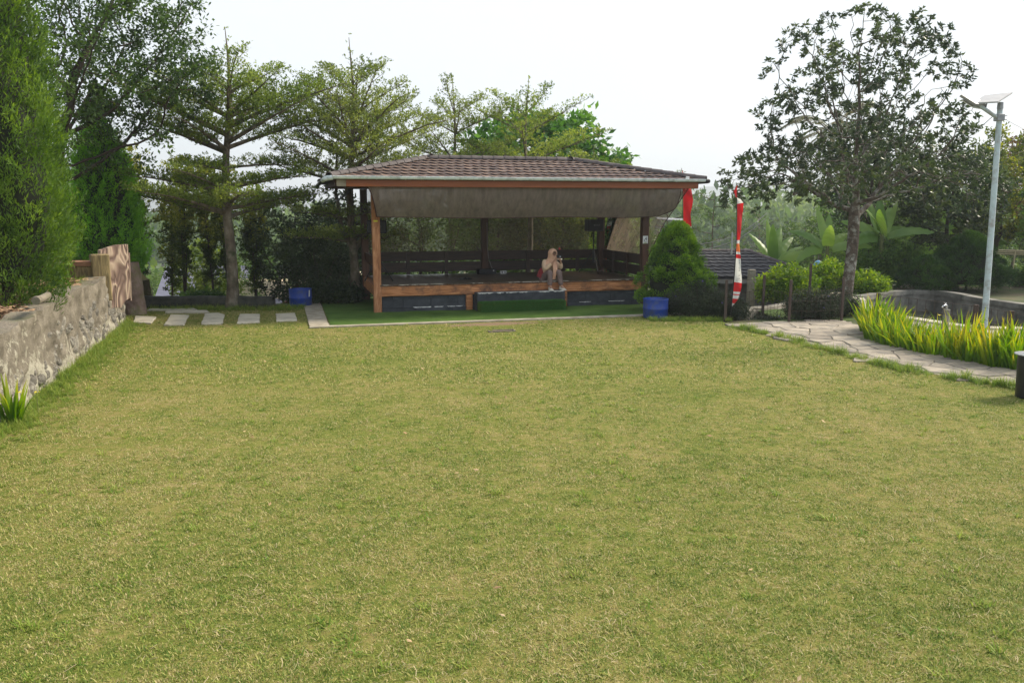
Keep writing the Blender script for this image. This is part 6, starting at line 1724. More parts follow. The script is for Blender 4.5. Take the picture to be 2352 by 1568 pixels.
# wire fence
fence = empty('wire_fence', (6.2, 18.9, 0), 0, 'rusty post and wire fence between the banner and the lichen-spotted tree', 'fence')
MT['fence_post'] = mat('weathered_fence_post', [(.05,.035,.028),(.105,.075,.06)], 5, .85, .4, 12, (4, 4, .7))
fo = np.array([6.2, 18.9, 0])
def fpt(u, v, z=0): return G(u, v, z) - fo
fposts = [(1665, 742, .95, 18.9), (1752, 716, .98, 19.9), (1812, 742, .98, 18.6), (1857, 712, 1.22, 20.5), (1932, 738, 1.02, 18.8)]
PP = []
for (u, v, h, yy) in fposts:
    x = at(u, v, yy)[0]; PP.append((x, yy, h)); warped_beam(x-fo[0]-.028, x-fo[0]+.028, yy-fo[1]-.025, yy-fo[1]+.025, -.9 if yy > 19 else -.2, h, 'z', .006, 5, .003, int(u)).build('post', MT['fence_post'], fence)
def panel(a, b_, zl, zh, n):
    A_ = np.array([a[0]-fo[0], a[1]-fo[1], 0]); B_ = np.array([b_[0]-fo[0], b_[1]-fo[1], 0])
    for z in np.linspace(zl, zh, 4):
        z0 = z; MB().tube([tuple(A_ + [0, 0, z0 + (a[2]-.95)*.5]), tuple((A_+B_)/2 + [0, 0, z0-.01]), tuple(B_ + [0, 0, z0 + (b_[2]-.95)*.5])], .004, 5).build('wire', MT['rust_metal'], fence)
    for t in np.linspace(.05, .95, n):
        q_ = A_*(1-t) + B_*t; MB().tube([tuple(q_ + [0, 0, zl - .08]), tuple(q_ + [0, 0, zh + .02])], .003, 4).build('wire', MT['rust_metal'], fence)
panel(PP[0], PP[1], -.05, .62, 9); panel(PP[1], PP[2], .05, .66, 8); panel(PP[2], PP[4], .03, .72, 11)
for a, b_, z0, z1 in ((0, 3, .95, .95), (3, 4, 1.12, .95)):
    A_ = np.array([PP[a][0]-fo[0], PP[a][1]-fo[1], z0]); B_ = np.array([PP[b_][0]-fo[0], PP[b_][1]-fo[1], z1]); MB().tube([tuple(A_), tuple((A_+B_)/2 - [0, 0, .06]), tuple(B_)], .004, 5).build('wire', MT['rust_metal'], fence)
# low wire fence inside the strappy row
lf = empty('low_wire_fence', (9.0, 15.5, 0), 0, 'low rusty wire fence standing in the strappy row before the pond', 'fence')
q0 = at(2018, 676, 17.6); q1 = at(2172+70, 703, 16.2); q2 = at(2352+60, 733, 14.9)
pts = [np.array([q[0]-9.0, q[1]-15.5, q[2]]) for q in (q0, q1, q2)]
for i, q_ in enumerate(pts[:2] + [(pts[1]+pts[2])/2]): 
    warped_beam(q_[0]-.04, q_[0]+.04, q_[1]-.03, q_[1]+.03, 0, q_[2]+.03, 'z', .006, 4, .002, i).build('post', MT['fence_post'], lf)
for dz in (0, -.24, -.48):
    MB().tube([tuple(p_ + [0, 0, dz]) for p_ in pts], .004, 5).build('wire', MT['rust_metal'], lf)
for t in np.linspace(.03, .97, 22):
    q_ = (pts[0]*(1-2*t) + pts[1]*2*t) if t < .5 else (pts[1]*(2-2*t) + pts[2]*(2*t-1)); MB().tube([tuple(q_), tuple(q_ - [0, 0, .55])], .005, 4).build('wire', MT['rust_metal'], lf)
# standpipe with tap
q = at(2172, 735, 17.7)
tp = empty('water_tap', (float(q[0]), 17.7, 0), .3, 'small tap on a grey concrete standpipe in front of the pond', 'tap')
MB().tube([(0, 0, -.05), (0, 0, .42)], .075, 14).build('standpipe', MT['render_wall'] if 'render_wall' in MT else MT['pond_wall'], tp)
MB().tube([(0, 0, .42), (0, 0, .50), (-.05, -.03, .52), (-.13, -.05, .52), (-.18, -.06, .48)], .018, 8).tube([(-.02, 0, .50), (-.02, 0, .56), (-.10, 0, .575)], .012, 6).build('spout', mat('chrome', [(.5,.52,.55),(.65,.66,.68)], 3, .25, 0, metallic=.9), tp)

# solar street light
q = G(2259, 775); bx, by = float(q[0]), float(q[1])
top = at(2297, 250, by)
sl_ = empty('solar_street_light', (bx, by, 0), 0, 'tall pale blue-grey solar street light by the pond', 'street light')
lx = float(top[0]) - bx; TZ = float(top[2])
MT['pole_paint'] = mat('pale_blue_pole_paint', [(.36,.46,.48),(.52,.60,.62)], 2.5, .45, .1, 20, dirt=(.26,.24,.23), dscale=3.5)
MB().tube([(0, 0, -.1), (lx*.5, 0, TZ*.5), (lx, 0, TZ)], [.062, .056, .050], 16).build('pole', MT['pole_paint'], sl_)
MB().tube([(lx, 0, TZ), (lx, 0, TZ+.12)], [.058, .052], 14).build('pole_cap', MT['grey_metal'], sl_)
def rel(u, v, y): p_ = at(u, v, y); return (float(p_[0])-bx, y-by, float(p_[2]))
A_ = rel(2291, 271, by); B_ = rel(2243, 238, by-.35); 
MB().cbox(lx-.075, lx+.075, -.075, .075, A_[2]-.06, A_[2]+.07, .01).build('bracket', MT['grey_metal'], sl_)
for dz in (-.035, .04): MB().tube([(lx, 0, A_[2]+dz), (lx+.15, .0, A_[2]+dz)], .008, 6).build('bolt', MT['grey_metal'], sl_)
MB().tube([A_, tuple((np.array(A_)+np.array(B_))/2), B_], [.036, .036, .034], 12).build('arm', MT['pole_paint'], sl_)
def slab(P4, th, name, m_, parent):
    P4 = [Vector(p_) for p_ in P4]; nn = (P4[1]-P4[0]).cross(P4[3]-P4[0]).normalized(); vs = [tuple(p_) for p_ in P4] + [tuple(p_ - nn*th) for p_ in P4]
    return MB().add(vs, [(0, 1, 2, 3), (7, 6, 5, 4), (0, 4, 5, 1), (1, 5, 6, 2), (2, 6, 7, 3), (3, 7, 4, 0)]).build(name, m_, parent)
hd = slab([rel(2203, 222, by-.55), rel(2228, 220, by-.18), rel(2262, 246, by-.18), rel(2236, 243, by-.50)], .05, 'lamp_head', MT['grey_metal'], sl_)
slab([tuple(np.array(rel(2207, 224.5, by-.52)) + [0, 0, -.045]), tuple(np.array(rel(2236, 243, by-.47)) + [0, 0, -.045]), tuple(np.array(rel(2256, 246, by-.22)) + [0, 0, -.045]), tuple(np.array(rel(2227, 223, by-.22)) + [0, 0, -.045])], -.012, 'lens', mat('frosted_lens', [(.45,.45,.38),(.6,.6,.5)], 3, .4, 0), hd)
slab([rel(2234, 236, by-.42), rel(2293, 233, by-.42), rel(2326, 212, by+.30), rel(2262, 219, by+.30)], .03, 'solar_panel', mat('panel_back', [(.30,.30,.31),(.42,.42,.42)], 3, .6, .1), sl_)
for u in (2253, 2267): MB().tube([rel(u, 235, by-.1), rel(u-3, 247, by-.15)], .014, 6).build('strut', MT['grey_metal'], sl_)
def wire(nm, P, lab, r_=.007): return tag(MB().tube([tuple(map(float, p_)) for p_ in P], r_, 5).build(nm, MT['black_plastic']), lab, 'wire')
wa0 = at(2303, 271, by); wb0 = at(2600, 345, by+2)
MT['pale_wire'] = mat('pale_wire', [(.5,.5,.55),(.6,.6,.65)], 3, .6, 0)
o = tag(MB().tube([tuple(wa0*(1-t) + wb0*t + np.array([0, 0, -.25*math.sin(PI*t)])) for t in np.linspace(0, 1, 14)], .006, 5).build('power_wire', MT['pale_wire']), 'pale wire sagging right from the street light bracket', 'wire')
wc = at(2280, 268, by); wd = at(2130, 345, 32.0)
wire('power_wire', [wc*(1-t) + wd*t + np.array([0, 0, -.3*math.sin(PI*t)]) for t in np.linspace(0, 1, 16)], 'thin dark wire running left from the street light arm into the trees')
wA = at(1600, 576, 30); wB = at(1760, 500, 44)
for k in range(2):
    wire('power_wire', [wA*(1-t) + wB*t + np.array([0, 0, -.35*math.sin(PI*t) + k*.22]) for t in np.linspace(0, 1, 16)], ['lower', 'upper'][k] + ' of two dark wires crossing behind the front banner', .014)

# small solar lamp behind the thuja
q = at(1576, 600, 25)
sm = empty('solar_lamp', (float(q[0]), 25, -1.6), 0, 'small solar lamp on a grey pole behind the bright thuja', 'lamp'); x0 = float(q[0])
zt = float(at(1576, 505, 25)[2]) + 1.6; z2 = float(at(1576, 527, 25)[2]) + 1.6
MB().tube([(0, 0, 0), (0, 0, zt)], .045, 12).build('pole', MT['grey_metal'], sm)
MB().tube([(0, 0, z2), (-.6, 0, z2 + .06)], .03, 8).build('arm', MT['grey_metal'], sm)
slab([(-.95, -.25, zt+.03), (.02, -.25, zt-.03), (.06, .25, zt+.02), (-.90, .25, zt+.08)], .035, 'solar_panel', MT['grey_metal'], sm)
slab([(-1.0, -.14, z2+.10), (-.55, -.14, z2+.06), (-.55, .14, z2+.06), (-1.0, .14, z2+.10)], .04, 'lamp_head', MT['grey_metal'], sm)

# red and white banners
MT['flag_red'] = mat('banner_red', [(.55,.015,.02),(.72,.03,.03)], 2, .7, 0)
MT['flag_white'] = mat('banner_white', [(.68,.68,.64),(.80,.80,.77)], 2, .7, 0)
MT['flag_orange'] = mat('banner_orange', [(.70,.14,.04),(.80,.25,.08)], 2, .7, 0)
for k_ in ('flag_red', 'flag_white', 'flag_orange'):
    nt = MT[k_].node_tree; pb_ = [n_ for n_ in nt.nodes if n_.type == 'BSDF_PRINCIPLED'][0]; oo = [n_ for n_ in nt.nodes if n_.type == 'OUTPUT_MATERIAL'][0]
    tl_ = nt.nodes.new('ShaderNodeBsdfTranslucent'); mx_ = nt.nodes.new('ShaderNodeMixShader'); mx_.inputs[0].default_value = .45
    nt.links.new(pb_.inputs['Base Color'].links[0].from_socket, tl_.inputs[0]); nt.links.new(pb_.outputs[0], mx_.inputs[1]); nt.links.new(tl_.outputs[0], mx_.inputs[2]); nt.links.new(mx_.outputs[0], oo.inputs[0])
def banner(base, H, edge, bands, lab, z0=0.0, thick=.004, seed=0, pole_r=.016, bow=.06):
    """edge: list (z, width) outer edge profile; bands: list (z_top, z_bottom, material)"""
    t = empty('banner', base, 0, lab, 'banner', 'red and white feather banners')
    zs_ = [e_[0] for e_ in edge][::-1]; ws_ = [e_[1] for e_ in edge][::-1]
    def px_(z): return bow * math.sin(z / H * PI) 
    MB().tube([(px_(z), 0, z) for z in np.linspace(z0, H, 20)], [pole_r*(1-.6*i/19) for i in range(20)], 8).build('pole', MT['black_plastic'], t)
    for zt_, zb_, m_ in bands:
        n_ = max(3, int((zt_-zb_)/.05))
        def f(u, v):
            z = zt_ + (zb_-zt_)*v; w = float(np.interp(z, zs_, ws_))
            return (px_(z) + .012 + w*u, .07*math.sin(z*3.1+seed)*u + .04*math.sin(z*7+u*4+seed)*u, z - .03*u*math.sin(z*2))
        mb = MB().grid(f, 6, n_+1); mb.build('cloth', m_, t)
    return t, px_
fx, fy = 5.06, 18.95
W1 = [(3.07, .0), (2.90, -.10), (2.74, -.05), (2.72, .06), (2.60, .16), (2.40, .17), (2.15, .15), (1.9, .11), (1.72, .07), (1.62, .06), (1.45, .09), (1.3, .12), (1.1, .13), (.95, .14), (.75, .19), (.55, .225), (.42, .22), (.3, .19), (.22, .17), (.02, .0)]
bn1, pf = banner((fx, fy, 0), 3.12, W1,
  [(3.06, 2.74, MT['flag_red']), (2.735, 2.60, MT['flag_white']), (2.60, 1.70, MT['flag_red']), (1.70, 1.62, MT['flag_white']), (1.62, 1.42, MT['flag_orange']), (1.42, 1.36, MT['flag_white']), (1.36, 1.26, MT['flag_red']), (1.26, .66, MT['flag_white']), (.66, .42, MT['flag_red']), (.42, .36, MT['flag_white']), (.36, .33, MT['flag_red']), (.33, .24, MT['flag_white']), (.24, .12, MT['flag_red']), (.12, -.02, MT['flag_white'])],
  'front red and white banner with small vertical lettering by the wire fence', 0, seed=1)
bn1.location.z = .30; bn1.scale = (.85, .85, .91)
MB().tube([(0, 0, -.30), (0, 0, .05)], .018, 8).build('pole', MT['black_plastic'], bn1)
MB().cbox(-.075, -.035, -.02, .02, 1.35, 1.9, .008).build('clamp', MT['grey_metal'], bn1)
for k, ch_ in enumerate("VY'LA'AI"):
    if ch_ != "'": text_mesh(ch_, .055, MT['spk'], bn1, (pf(1.2-k*.062)+.085+.004*k, -.085, 1.20 - k*.062), (PI/2, 0, .1))
text_mesh('KLINIK', .032, MT['print_grey'], bn1, (.135, -.09, .745), (PI/2, 0, .1)); text_mesh('KEBIDANAN', .028, MT['print_grey'], bn1, (.135, -.09, .705), (PI/2, 0, .1))
q = at(1560, 560, 24.2)
banner((float(q[0]), 24.2, -.6), 4.3, [(4.25, .0), (4.1, .10), (3.7, .27), (3.4, .28), (3.0, .20), (2.6, .22), (2.2, .20), (1.6, .1)], [(4.25, 2.62, MT['flag_red']), (2.62, 1.9, MT['flag_white']), (1.9, 1.7, MT['flag_red'])],
  'second red and white banner rising behind the right end of the pavilion roof', 0, seed=2, bow=.1)
q = at(1398, 570, 26)
banner((float(q[0]), 26, -.4), 3.0, [(2.95, .0), (2.7, .10), (2.2, .16), (1.6, .15), (1.0, .08)], [(2.95, 2.66, MT['flag_red']), (2.66, 2.40, MT['flag_white']), (2.40, 1.0, MT['flag_red'])],
  'small red and white banner seen between the back net and side net', 0, seed=3, bow=-.12)
q = at(1283, 590, 27)
banner((float(q[0]), 27, -1.25), 2.6, [(2.55, .0), (2.4, .12), (2.3, .16), (1.9, .10)], [(2.55, 2.32, MT['flag_red']), (2.32, 2.12, MT['flag_white']), (2.12, 1.9, MT['flag_red'])],
  'small red and white banner dimly seen through the back net above the seated person', 0, seed=4, bow=-.08)

# dark-roofed hut
hut = empty('hut', (7.6, 30.4, -2.1), .0, 'low hut with dark tiled hip roof beyond the wire fence', 'hut')
ez = 2.32; rz2 = 3.06
hx0, hx1, hy0, hy1 = -3.3, 2.95, -2.1, 3.2; ra, rb, ry_ = -.9, 1.2, .55
e2 = [(hx0, hy0, ez), (hx1, hy0, ez), (hx1, hy1, ez), (hx0, hy1, ez)]; A2, B2 = (ra, ry_, rz2), (rb, ry_, rz2)
tp_ = e2 + [A2, B2]; bt_ = [(x, y, z-.06) for x, y, z in tp_]
MB().add(tp_ + bt_, [(0, 1, 5, 4), (1, 2, 5), (2, 3, 4, 5), (3, 0, 4), (7, 6, 10, 11), (8, 7, 11), (9, 8, 11, 10), (6, 9, 10), (1, 0, 6, 7), (2, 1, 7, 8), (3, 2, 8, 9), (0, 3, 9, 6)]).build('roof', MT['tile_dark'], hut)
hs = math.atan2(rz2-ez, ry_-hy0); hl = math.hypot(rz2-ez, ry_-hy0)
TM2 = TM.copy(); TM2.name = 'hut_roof_tile'; TM2.materials.clear(); TM2.materials.append(MT['tile_dark']); TM2.materials.append(MT['tile_dark'])
nr = 8
for r_ in range(nr):
    f0 = r_/nr; f1 = (r_+.5)/nr; xa = hx0 + (ra-hx0)*f1; xb = hx1 + (rb-hx1)*f1; x = max(xa, -2.6) + .1
    while x < xb - .05:
        link('roof_tile', TM2, hut, None, (x, hy0 + (ry_-hy0)*f0, ez + (rz2-ez)*f0 + .004), (hs, random.uniform(-.01, .01), 0)).scale = (1.35, .95, 1.2); x += .30
caps2 = [(e2[1], B2), (A2, B2), (e2[0], A2)]
for p0, p1 in caps2:
    p0, p1 = Vector(p0), Vector(p1); d_ = p1-p0; n_ = int(d_.length/.32); rot = d_.to_track_quat('Y', 'Z').to_euler()
    for k in range(n_+1): link('hip_cap', cap, hut, None, p0 + d_*(k/(n_+.5)) + Vector((0, 0, .03)), rot)
MB().cbox(hx0+.05, hx1-.02, hy0+.02, hy0+.06, ez-.22, ez-.03, .004).build('fascia', mat('pale_fascia', [(.22,.21,.20),(.33,.32,.30)], 4, .8, .2), hut)
MT['render_wall'] = mat('grey_rendered_wall', [(.13,.125,.12),(.22,.21,.20)], 1.5, .9, .2, 20, dirt=(.10,.095,.085), dscale=1.2)
MB().box(hx0+.5, hx1-.5, hy0+.55, hy1-.5, -.6, ez-.05).build('wall', MT['render_wall'], hut)
q = at(1725, 660, 27.6)
MB().cbox(-.11, .11, -.11, .11, -.3, 1.05, .01).build('concrete_post', MT['concrete'], loc=(float(q[0]), 27.6, float(at(1725, 691, 27.6)[2])))
tag(bpy.data.objects['concrete_post'], 'stubby pale concrete post in front of the dark-roofed hut wall', 'post')
q = at(2094, 640, 27.0)
tag(MB().cbox(-.085, .085, -.085, .085, -.1, float(at(2094, 609, 27)[2]) , .01).build('white_post', MT['concrete'], loc=(float(q[0]), 27.0, 0)), 'pale square post at the end of the grass verge beyond the pond', 'post')
q = at(1963, 650, 27.0)
tag(MB().tube([(0, 0, -.1), (0, 0, .55)], .03, 8).build('blue_stake', MT['blue_plastic'], loc=(float(at(2001, 650, 27)[0]), 27.0, 0)), 'thin blue stake right of the lichen-spotted trunk', 'stake')
q = at(1879, 611, 26.8)
def ball(u, v): a = 2*PI*u; b_ = PI*v; return (.15*math.sin(b_)*math.cos(a), .10*math.sin(b_)*math.sin(a), .19*math.cos(b_))
tag(MB().grid(ball, 16, 12).build('blue_jug', mat('pale_blue_plastic', [(.15,.36,.62),(.28,.52,.78)], 3, .4, 0), loc=(float(q[0]), 26.8, float(q[2]))), 'pale blue round container above the yellow-green shrubs', 'container')
MB().tube([(0, 0, -1.2), (0, 0, -.15)], .03, 6).build('stake', MT['fence_post'], bpy.data.objects['blue_jug'])
# bamboo frame
bf = empty('bamboo_frame', (16.5, 26.6, 0), 0, 'thin pale bamboo frame behind the street light', 'frame')
MT['bamboo'] = mat('bamboo', [(.30,.25,.15),(.45,.38,.24)], 6, .6, .2)
za = float(at(2290, 575, 26.6)[2]); xa = float(at(2262, 575, 26.6)[0]) - 16.5
for k, (dz, dy) in enumerate(((0, 0), (-.07, .25), (-.14, .5))): MB().tube([(xa, dy, za+dz+.02), (xa+1.4, dy, za+dz-.02), (xa+3.2, dy, za+dz+.01)], .022, 8).build('pole', MT['bamboo'], bf)
for x in (xa+.95, xa+2.6): MB().tube([(x, .03, 0), (x+.04, .02, za)], .025, 8).build('upright', MT['bamboo'], bf)
# houses glimpsed below on the left
hs1 = empty('house', (-12.2, 42, -6.0), .15, 'cream house with pale metal roof glimpsed through the slender trees', 'house')
MT['cream'] = mat('cream_wall', [(.55,.45,.30),(.68,.57,.40)], 1.2, .85, .1)
MT['tin'] = mat('pale_tin_roof', [(.13,.13,.17),(.20,.20,.25)], 2, .5, .3, 30, (1, 6, 1), metallic=.2)
MB().box(-2.8, 4.6, -1.5, 4, 0, 5.0).build('wall', MT['cream'], hs1)
MB().box(2.4, 4.4, -1.9, -1.51, 0, 6.2).build('wall', MT['cream'], hs1)
slab([(-5.4, -2.2, 3.75), (2.3, -2.2, 3.75), (2.3, 1.2, 5.6), (-5.4, 1.2, 5.6)], .06, 'roof', MT['tin'], hs1)
MB().cbox(-.4, .5, -1.56, -1.49, 1.2, 2.4, .02).build('window', MT['spk'], hs1)
hs2 = empty('house', (-9.6, 36, -5.0), -.1, 'small house with dark red roof glimpsed above the low dark wall', 'house')
MT['redroof'] = mat('dark_red_roof', [(.12,.035,.03),(.20,.07,.06)], 3, .7, .3)
MB().box(-1.2, 1.6, -.6, 2, 0, 2.9).build('wall', MT['cream'], hs2)
slab([(-1.7, -1.3, 2.75), (.3, -1.3, 3.75), (.3, 2.5, 3.75), (-1.7, 2.5, 2.75)], .06, 'roof', MT['redroof'], hs2)
slab([(.3, -1.3, 3.75), (2.2, -1.3, 2.75), (2.2, 2.5, 2.75), (.3, 2.5, 3.75)], .06, 'roof', MT['redroof'], hs2)
slab([(1.0, -2.6, 2.3), (3.9, -2.6, 2.3), (3.9, -.7, 2.9), (1.0, -.7, 2.9)], .05, 'awning', MT['tin'], hs2)
MB().cbox(-.2, .35, -.66, -.59, .5, 2.2, .02).build('door', MT['spk'], hs2)
# drain cover in the lawn
dc = empty('drain_cover', (float(G(1152, 761)[0]), float(G(1152, 761)[1]), 0), PHI, 'small sunken drain opening with pale concrete edge in the lawn', 'drain cover')
for (x0, x1, y0, y1) in ((-.26, .26, -.12, -.09), (-.18, .26, .09, .12), (-.29, -.26, -.11, .09), (.26, .29, -.09, .12)): MB().cbox(x0, x1, y0, y1, -.05, .026, .006).build('rim', MT['coping'], dc)
MB().box(-.25, .25, -.085, .085, -.05, .008).build('pit', MT['soil'], dc)

# ================================================================ THE SEATED PERSON
def skin_body(name, J, E_, mat_, parent, levels=2, root=0, smooth=True):
    """J: {name: (x,y,z,r)}; E_: list of (a,b)"""
    names = list(J); idx_ = {n_: i for i, n_ in enumerate(names)}
    me = bpy.data.meshes.new(name); me.from_pydata([J[n_][:3] for n_ in names], [(idx_[a], idx_[b_]) for a, b_ in E_], [])
    ob = bpy.data.objects.new(name + '_tmp', me); COL.objects.link(ob)
    sk = ob.modifiers.new('skin', 'SKIN'); sk.use_smooth_shade = True
    for i, n_ in enumerate(names):
        r_ = J[n_][3]; rr_ = r_ if hasattr(r_, '__len__') else (r_, r_)
        me.skin_vertices[0].data[i].radius = rr_
        me.skin_vertices[0].data[i].use_root = (i == root)
    sb_2 = ob.modifiers.new('sub', 'SUBSURF'); sb_2.levels = levels; sb_2.render_levels = levels
    bpy.context.view_layer.update(); dg = bpy.context.evaluated_depsgraph_get()
    m2 = bpy.data.meshes.new_from_object(ob.evaluated_get(dg)); m2.name = name; m2.materials.clear()
    bpy.data.objects.remove(ob)
    m2.polygons.foreach_set('use_smooth', [True]*len(m2.polygons))
    return link(name, m2, parent, mat_)
MT['skin'] = mat('skin', [(.36,.19,.12),(.44,.25,.17)], 12, .55, 0)
MT['hijab'] = mat('dusty_pink_cloth', [(.60,.34,.22),(.70,.43,.30)], 9, .85, .3, 30)
MT['shirt'] = mat('beige_blouse', [(.60,.41,.27),(.70,.50,.35)], 6, .85, .3, 25)
MT['maroon'] = mat('maroon_cloth', [(.22,.025,.03),(.32,.04,.045)], 6, .8, .2, 25)
MT['trousers'] = mat('mauve_grey_trousers', [(.15,.105,.095),(.22,.155,.14)], 6, .9, .3, 25)
MT['shoe'] = mat('cream_shoe', [(.56,.52,.42),(.70,.66,.56)], 7, .6, .1)
per = empty('person', pt(4.50, .10, 0), PHI + .10, 'seated person in pink headscarf and beige blouse holding a black camera', 'person')
S = .465      # step top
J = {'pelvis': (0, .12, .80, (.115, .10)), 'belly': (0, .07, .92, (.12, .095)), 'chest': (.01, -.02, 1.08, (.13, .09)), 'neckb': (.02, -.07, 1.22, .055), 'neck': (.03, -.10, 1.29, .045),
     'headl': (.04, -.14, 1.355, (.062, .075)), 'headm': (.045, -.145, 1.415, (.075, .088)), 'headt': (.045, -.13, 1.475, (.060, .070)),
     'shR': (-.15, -.02, 1.18, .055), 'elR': (-.19, -.20, 1.00, .040), 'wrR': (-.025, -.33, 1.205, .024), 'paR': (.020, -.355, 1.265, (.030, .016)),
     'shL': (.17, -.02, 1.18, .055), 'elL': (.245, -.20, 1.01, .040), 'wrL': (.190, -.33, 1.205, .024), 'paL': (.150, -.355, 1.265, (.030, .016)),
     'hipR': (-.08, .06, .79, .085), 'knR': (-.11, -.32, .955, .060), 'anR': (-.10, -.30, S+.10, .036), 'ftR': (-.10, -.42, S+.045, .030),
     'hipL': (.09, .06, .79, .085), 'knL': (.15, -.32, .965, .060), 'anL': (.21, -.32, S+.10, .036), 'ftL': (.245, -.43, S+.045, .030)}
for sd_, cx, sg_ in (('R', .020, 1), ('L', .150, -1)):
    for f_ in range(4):
        yy = -.375 - .004*f_; zz = 1.255 + .022*(f_); ln = (.030, .034, .032, .026)[f_]
        J['f%s%da' % (sd_, f_)] = (cx + sg_*.020, yy, zz, .0085); J['f%s%db' % (sd_, f_)] = (cx + sg_*(.020+ln), yy-.010, zz+.014, .0078); J['f%s%dc' % (sd_, f_)] = (cx + sg_*(.030+ln), yy+.012, zz+.026, .0068)
    J['t%sa' % sd_] = (cx + sg_*.012, -.345, 1.245, .010); J['t%sb' % sd_] = (cx + sg_*.040, -.335, 1.265, .0085)
E_ = [('pelvis', 'belly'), ('belly', 'chest'), ('chest', 'neckb'), ('neckb', 'neck'), ('neck', 'headl'), ('headl', 'headm'), ('headm', 'headt')]
for sd_ in 'RL':
    E_ += [('chest', 'sh'+sd_), ('sh'+sd_, 'el'+sd_), ('el'+sd_, 'wr'+sd_), ('wr'+sd_, 'pa'+sd_), ('pelvis', 'hip'+sd_), ('hip'+sd_, 'kn'+sd_), ('kn'+sd_, 'an'+sd_), ('an'+sd_, 'ft'+sd_)]
    for f_ in range(4): E_ += [('pa'+sd_, 'f%s%da' % (sd_, f_)), ('f%s%da' % (sd_, f_), 'f%s%db' % (sd_, f_)), ('f%s%db' % (sd_, f_), 'f%s%dc' % (sd_, f_))]
    E_ += [('pa'+sd_, 't%sa' % sd_), ('t%sa' % sd_, 't%sb' % sd_)]
skin_body('body', J, E_, MT['skin'], per, 2)
# face features: nose, brow, mouth, glasses
fb_ = MB(); fb_.tube([(.052, -.222, 1.428), (.054, -.243, 1.398), (.053, -.226, 1.388)], [.008, .013, .008], 8); fb_.build('nose', MT['skin'], per)
MB().tube([(.030, -.221, 1.366), (.053, -.228, 1.362), (.074, -.220, 1.366)], [.003, .006, .003], 6).build('mouth', MT['maroon'], per)
for ex in (.022, .082):
    MB().grid(lambda u, v: (ex + .010*math.sin(PI*v)*math.cos(2*PI*u), -.222 - .006*math.sin(PI*v), 1.424 + .006*math.cos(PI*v)), 8, 6).build('eye', MT['spk'], per)
g_ = MB()
for ex in (.020, .085): g_.tube([(ex + .026*math.cos(a), -.236, 1.424 + .021*math.sin(a)) for a in np.linspace(0, 2*PI, 17)], .0032, 5, cap=False)
g_.tube([(.046, -.238, 1.428), (.059, -.238, 1.428)], .003, 5).tube([(-.006, -.236, 1.428), (-.035, -.15, 1.432)], .003, 5).tube([(.111, -.236, 1.428), (.125, -.15, 1.432)], .003, 5)
g_.build('glasses', MT['spk'], per)
# blouse
JB = {'hem': (0, .13, .80, (.155, .13)), 'waist': (0, .07, .93, (.150, .12)), 'chest': (.01, -.02, 1.08, (.160, .115)), 'neckb': (.02, -.05, 1.20, (.09, .075)),
      'shR': (-.155, -.02, 1.175, .078), 'elR': (-.195, -.20, 1.00, .070), 'cuR': (-.055, -.30, 1.165, .046), 'shL': (.175, -.02, 1.175, .078), 'elL': (.25, -.20, 1.01, .068), 'cuL': (.205, -.30, 1.165, .046)}
skin_body('blouse', JB, [('hem', 'waist'), ('waist', 'chest'), ('chest', 'neckb'), ('chest', 'shR'), ('shR', 'elR'), ('elR', 'cuR'), ('chest', 'shL'), ('shL', 'elL'), ('elL', 'cuL')], MT['shirt'], per, 2)
JT = {'pel': (0, .13, .78, (.165, .105)), 'hR': (-.09, .05, .79, .105), 'kR': (-.11, -.31, .945, .082), 'cR': (-.105, -.30, .75, .072), 'aR': (-.10, -.30, S+.115, .070), 'hL': (.10, .05, .79, .105), 'kL': (.15, -.31, .955, .082), 'cL': (.18, -.31, .75, .072), 'aL': (.205, -.32, S+.115, .070)}
skin_body('trousers', JT, [('pel', 'hR'), ('hR', 'kR'), ('kR', 'cR'), ('cR', 'aR'), ('pel', 'hL'), ('hL', 'kL'), ('kL', 'cL'), ('cL', 'aL')], MT['trousers'], per, 2)
# headscarf: shell round the head with a face opening, drape over shoulders and a hanging tail
def scarf(u, v):
    a = 2*PI*u + PI/2      # u=.5 is the face side (-y)
    if v < .55:
        t = v/.55; th = t * PI*.62; r_ = .120
        x = .045 + r_*math.sin(th)*math.cos(a); y = -.125 + r_*1.12*math.sin(th)*math.sin(a); z = 1.415 + .118*math.cos(th)
    else:
        t = (v-.55)/.45; r0 = .120*math.sin(PI*.62); r_ = r0 + (.185-r0)*t**1.3 - .03*math.sin(PI*t); z = 1.415 + .118*math.cos(PI*.62) - .24*t - .06*t*max(0, -math.sin(a))
        x = .045*(1-t) + .01*t + r_*1.12*math.cos(a); y = -.125*(1-t) - .045*t + r_*(.95)*math.sin(a) ; k_ = .008*math.sin(a*9 + t*4)*t; x += k_; y += k_
    return Vector((x, y, z))
NU, NV = 48, 30; vs = [scarf(i/NU, j/(NV-1)) for j in range(NV) for i in range(NU)]; fs = []
for j in range(NV-1):
    for i in range(NU):
        q4 = [j*NU+i, j*NU+(i+1) % NU, (j+1)*NU+(i+1) % NU, (j+1)*NU+i]; c_ = sum((vs[k] for k in q4), Vector())/4
        if c_.y < -.17 and ((c_.x-.05)/.058)**2 + ((c_.z-1.405)/.070)**2 < 1: continue
        fs.append(q4)
me = bpy.data.meshes.new('headscarf'); me.from_pydata([tuple(v_) for v_ in vs], [], fs); me.polygons.foreach_set('use_smooth', [True]*len(fs)); me.update()
o = link('headscarf', me, per, MT['hijab']); sm_ = o.modifiers.new('thick', 'SOLIDIFY'); sm_.thickness = .008; sm_.offset = 1
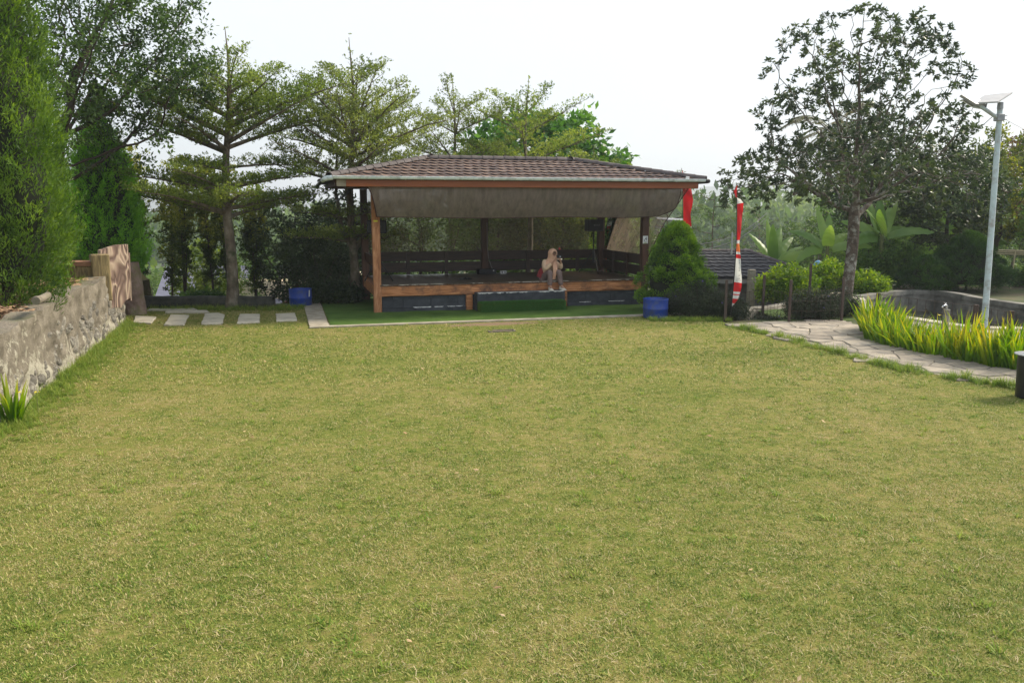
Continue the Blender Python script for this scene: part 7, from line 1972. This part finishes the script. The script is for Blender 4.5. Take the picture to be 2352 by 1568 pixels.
MB().grid(lambda u, v: (.045 + (.075 - .035*v)*(2*u-1) + .01*math.sin(v*5), -.175 - .10*math.sin(PI*min(1, v*1.1))*.9 - .07*v + .012*math.sin(u*14 + v*3), 1.24 - .50*v), 12, 16).grid(lambda u, v: (.045 + (.075 - .035*v)*(2*u-1) + .01*math.sin(v*5), -.165 - .10*math.sin(PI*min(1, v*1.1))*.9 - .07*v + .012*math.sin(u*14 + v*3), 1.24 - .50*v), 12, 16).build('scarf_tail', MT['hijab'], o)
for sx_, cx, yw, an in (('R', -.10, -.31, .05), ('L', .215, -.325, -.22)):
    sh = MB(); M_ = Matrix.Translation((cx, yw, S)) @ Matrix.Rotation(-an, 4, 'Z')
    def shf(u, v):
        a = 2*PI*u; t = v; L_ = -.165 + .0; x = .044*math.cos(a)*(1 if t < .5 else 1 - .55*((t-.5)/.5)); hgt = [.0, .022, .05, .075, .095, .10][min(5, int(t*5.99))]
        y = -.045 + .118*math.sin(a); top_ = .040 + .055*max(0, math.sin(a))
        zz = .004 + top_*t; sc_ = 1 - .45*t**2
        return tuple(M_ @ Vector((.056*math.cos(a)*sc_*(1.12 if math.sin(a) < 0 else .85), -.050 + .148*math.sin(a)*sc_ + .02*t, zz*1.25)))
    sh.grid(shf, 24, 8); sh.add([shf(i/24, 0) for i in range(24)], [tuple(range(23, -1, -1))]); sh.add([shf(i/24, 1) for i in range(24)], [tuple(range(24))])
    so = sh.build('shoe', MT['shoe'], per, weld=True)
# bag on the back, strap
JBG = {'a': (-.17, .14, .86, (.075, .10)), 'b': (-.20, .17, .76, (.09, .11)), 'c': (-.13, .10, 1.02, (.03, .06))}
bg_o = skin_body('shoulder_bag', JBG, [('c', 'a'), ('a', 'b')], MT['maroon'], None, 2)
bg_o.location = per.location; bg_o.rotation_euler = per.rotation_euler
tag(bg_o, 'maroon shoulder bag hanging at the back of the seated person', 'bag')
cm_ = empty('camera_held', (0, 0, 0), 0, 'black compact camera held up before the face of the seated person', 'camera')
cm_.location = per.matrix_basis @ Vector((.105, -.385, 1.335)); cm_.rotation_euler = (0, 0, PHI + .10)
MB().cbox(-.062, .062, -.018, .022, -.035, .040, .008).build('camera_body', MT['spk'], cm_)
MB().tube([(.012, -.018, .002), (.012, -.055, .002)], [.030, .027], 16).build('lens_barrel', MT['black_plastic'], cm_)
MB().tube([(.012, -.0555, .002), (.012, -.0575, .002)], .017, 14).build('lens_glass', mat('lens_glass', [(.25,.28,.3),(.4,.42,.45)], 3, .1, 0), cm_)
bpy.data.objects['camera_held'].name = 'compact_camera'

# air
HAZE = True
if HAZE:
    hm, N, L, out = new_mat('haze_air')
    pv = N.new('ShaderNodeVolumePrincipled'); pv.inputs['Color'].default_value = (.88, .94, 1.0, 1); pv.inputs['Density'].default_value = .0007; pv.inputs['Anisotropy'].default_value = .2
    L.new(pv.outputs[0], out.inputs['Volume'])
    hz_ = MB().box(-2700, 3300, -60, 3300, -45, 130).build('haze', hm); tag(hz_, kind='stuff')
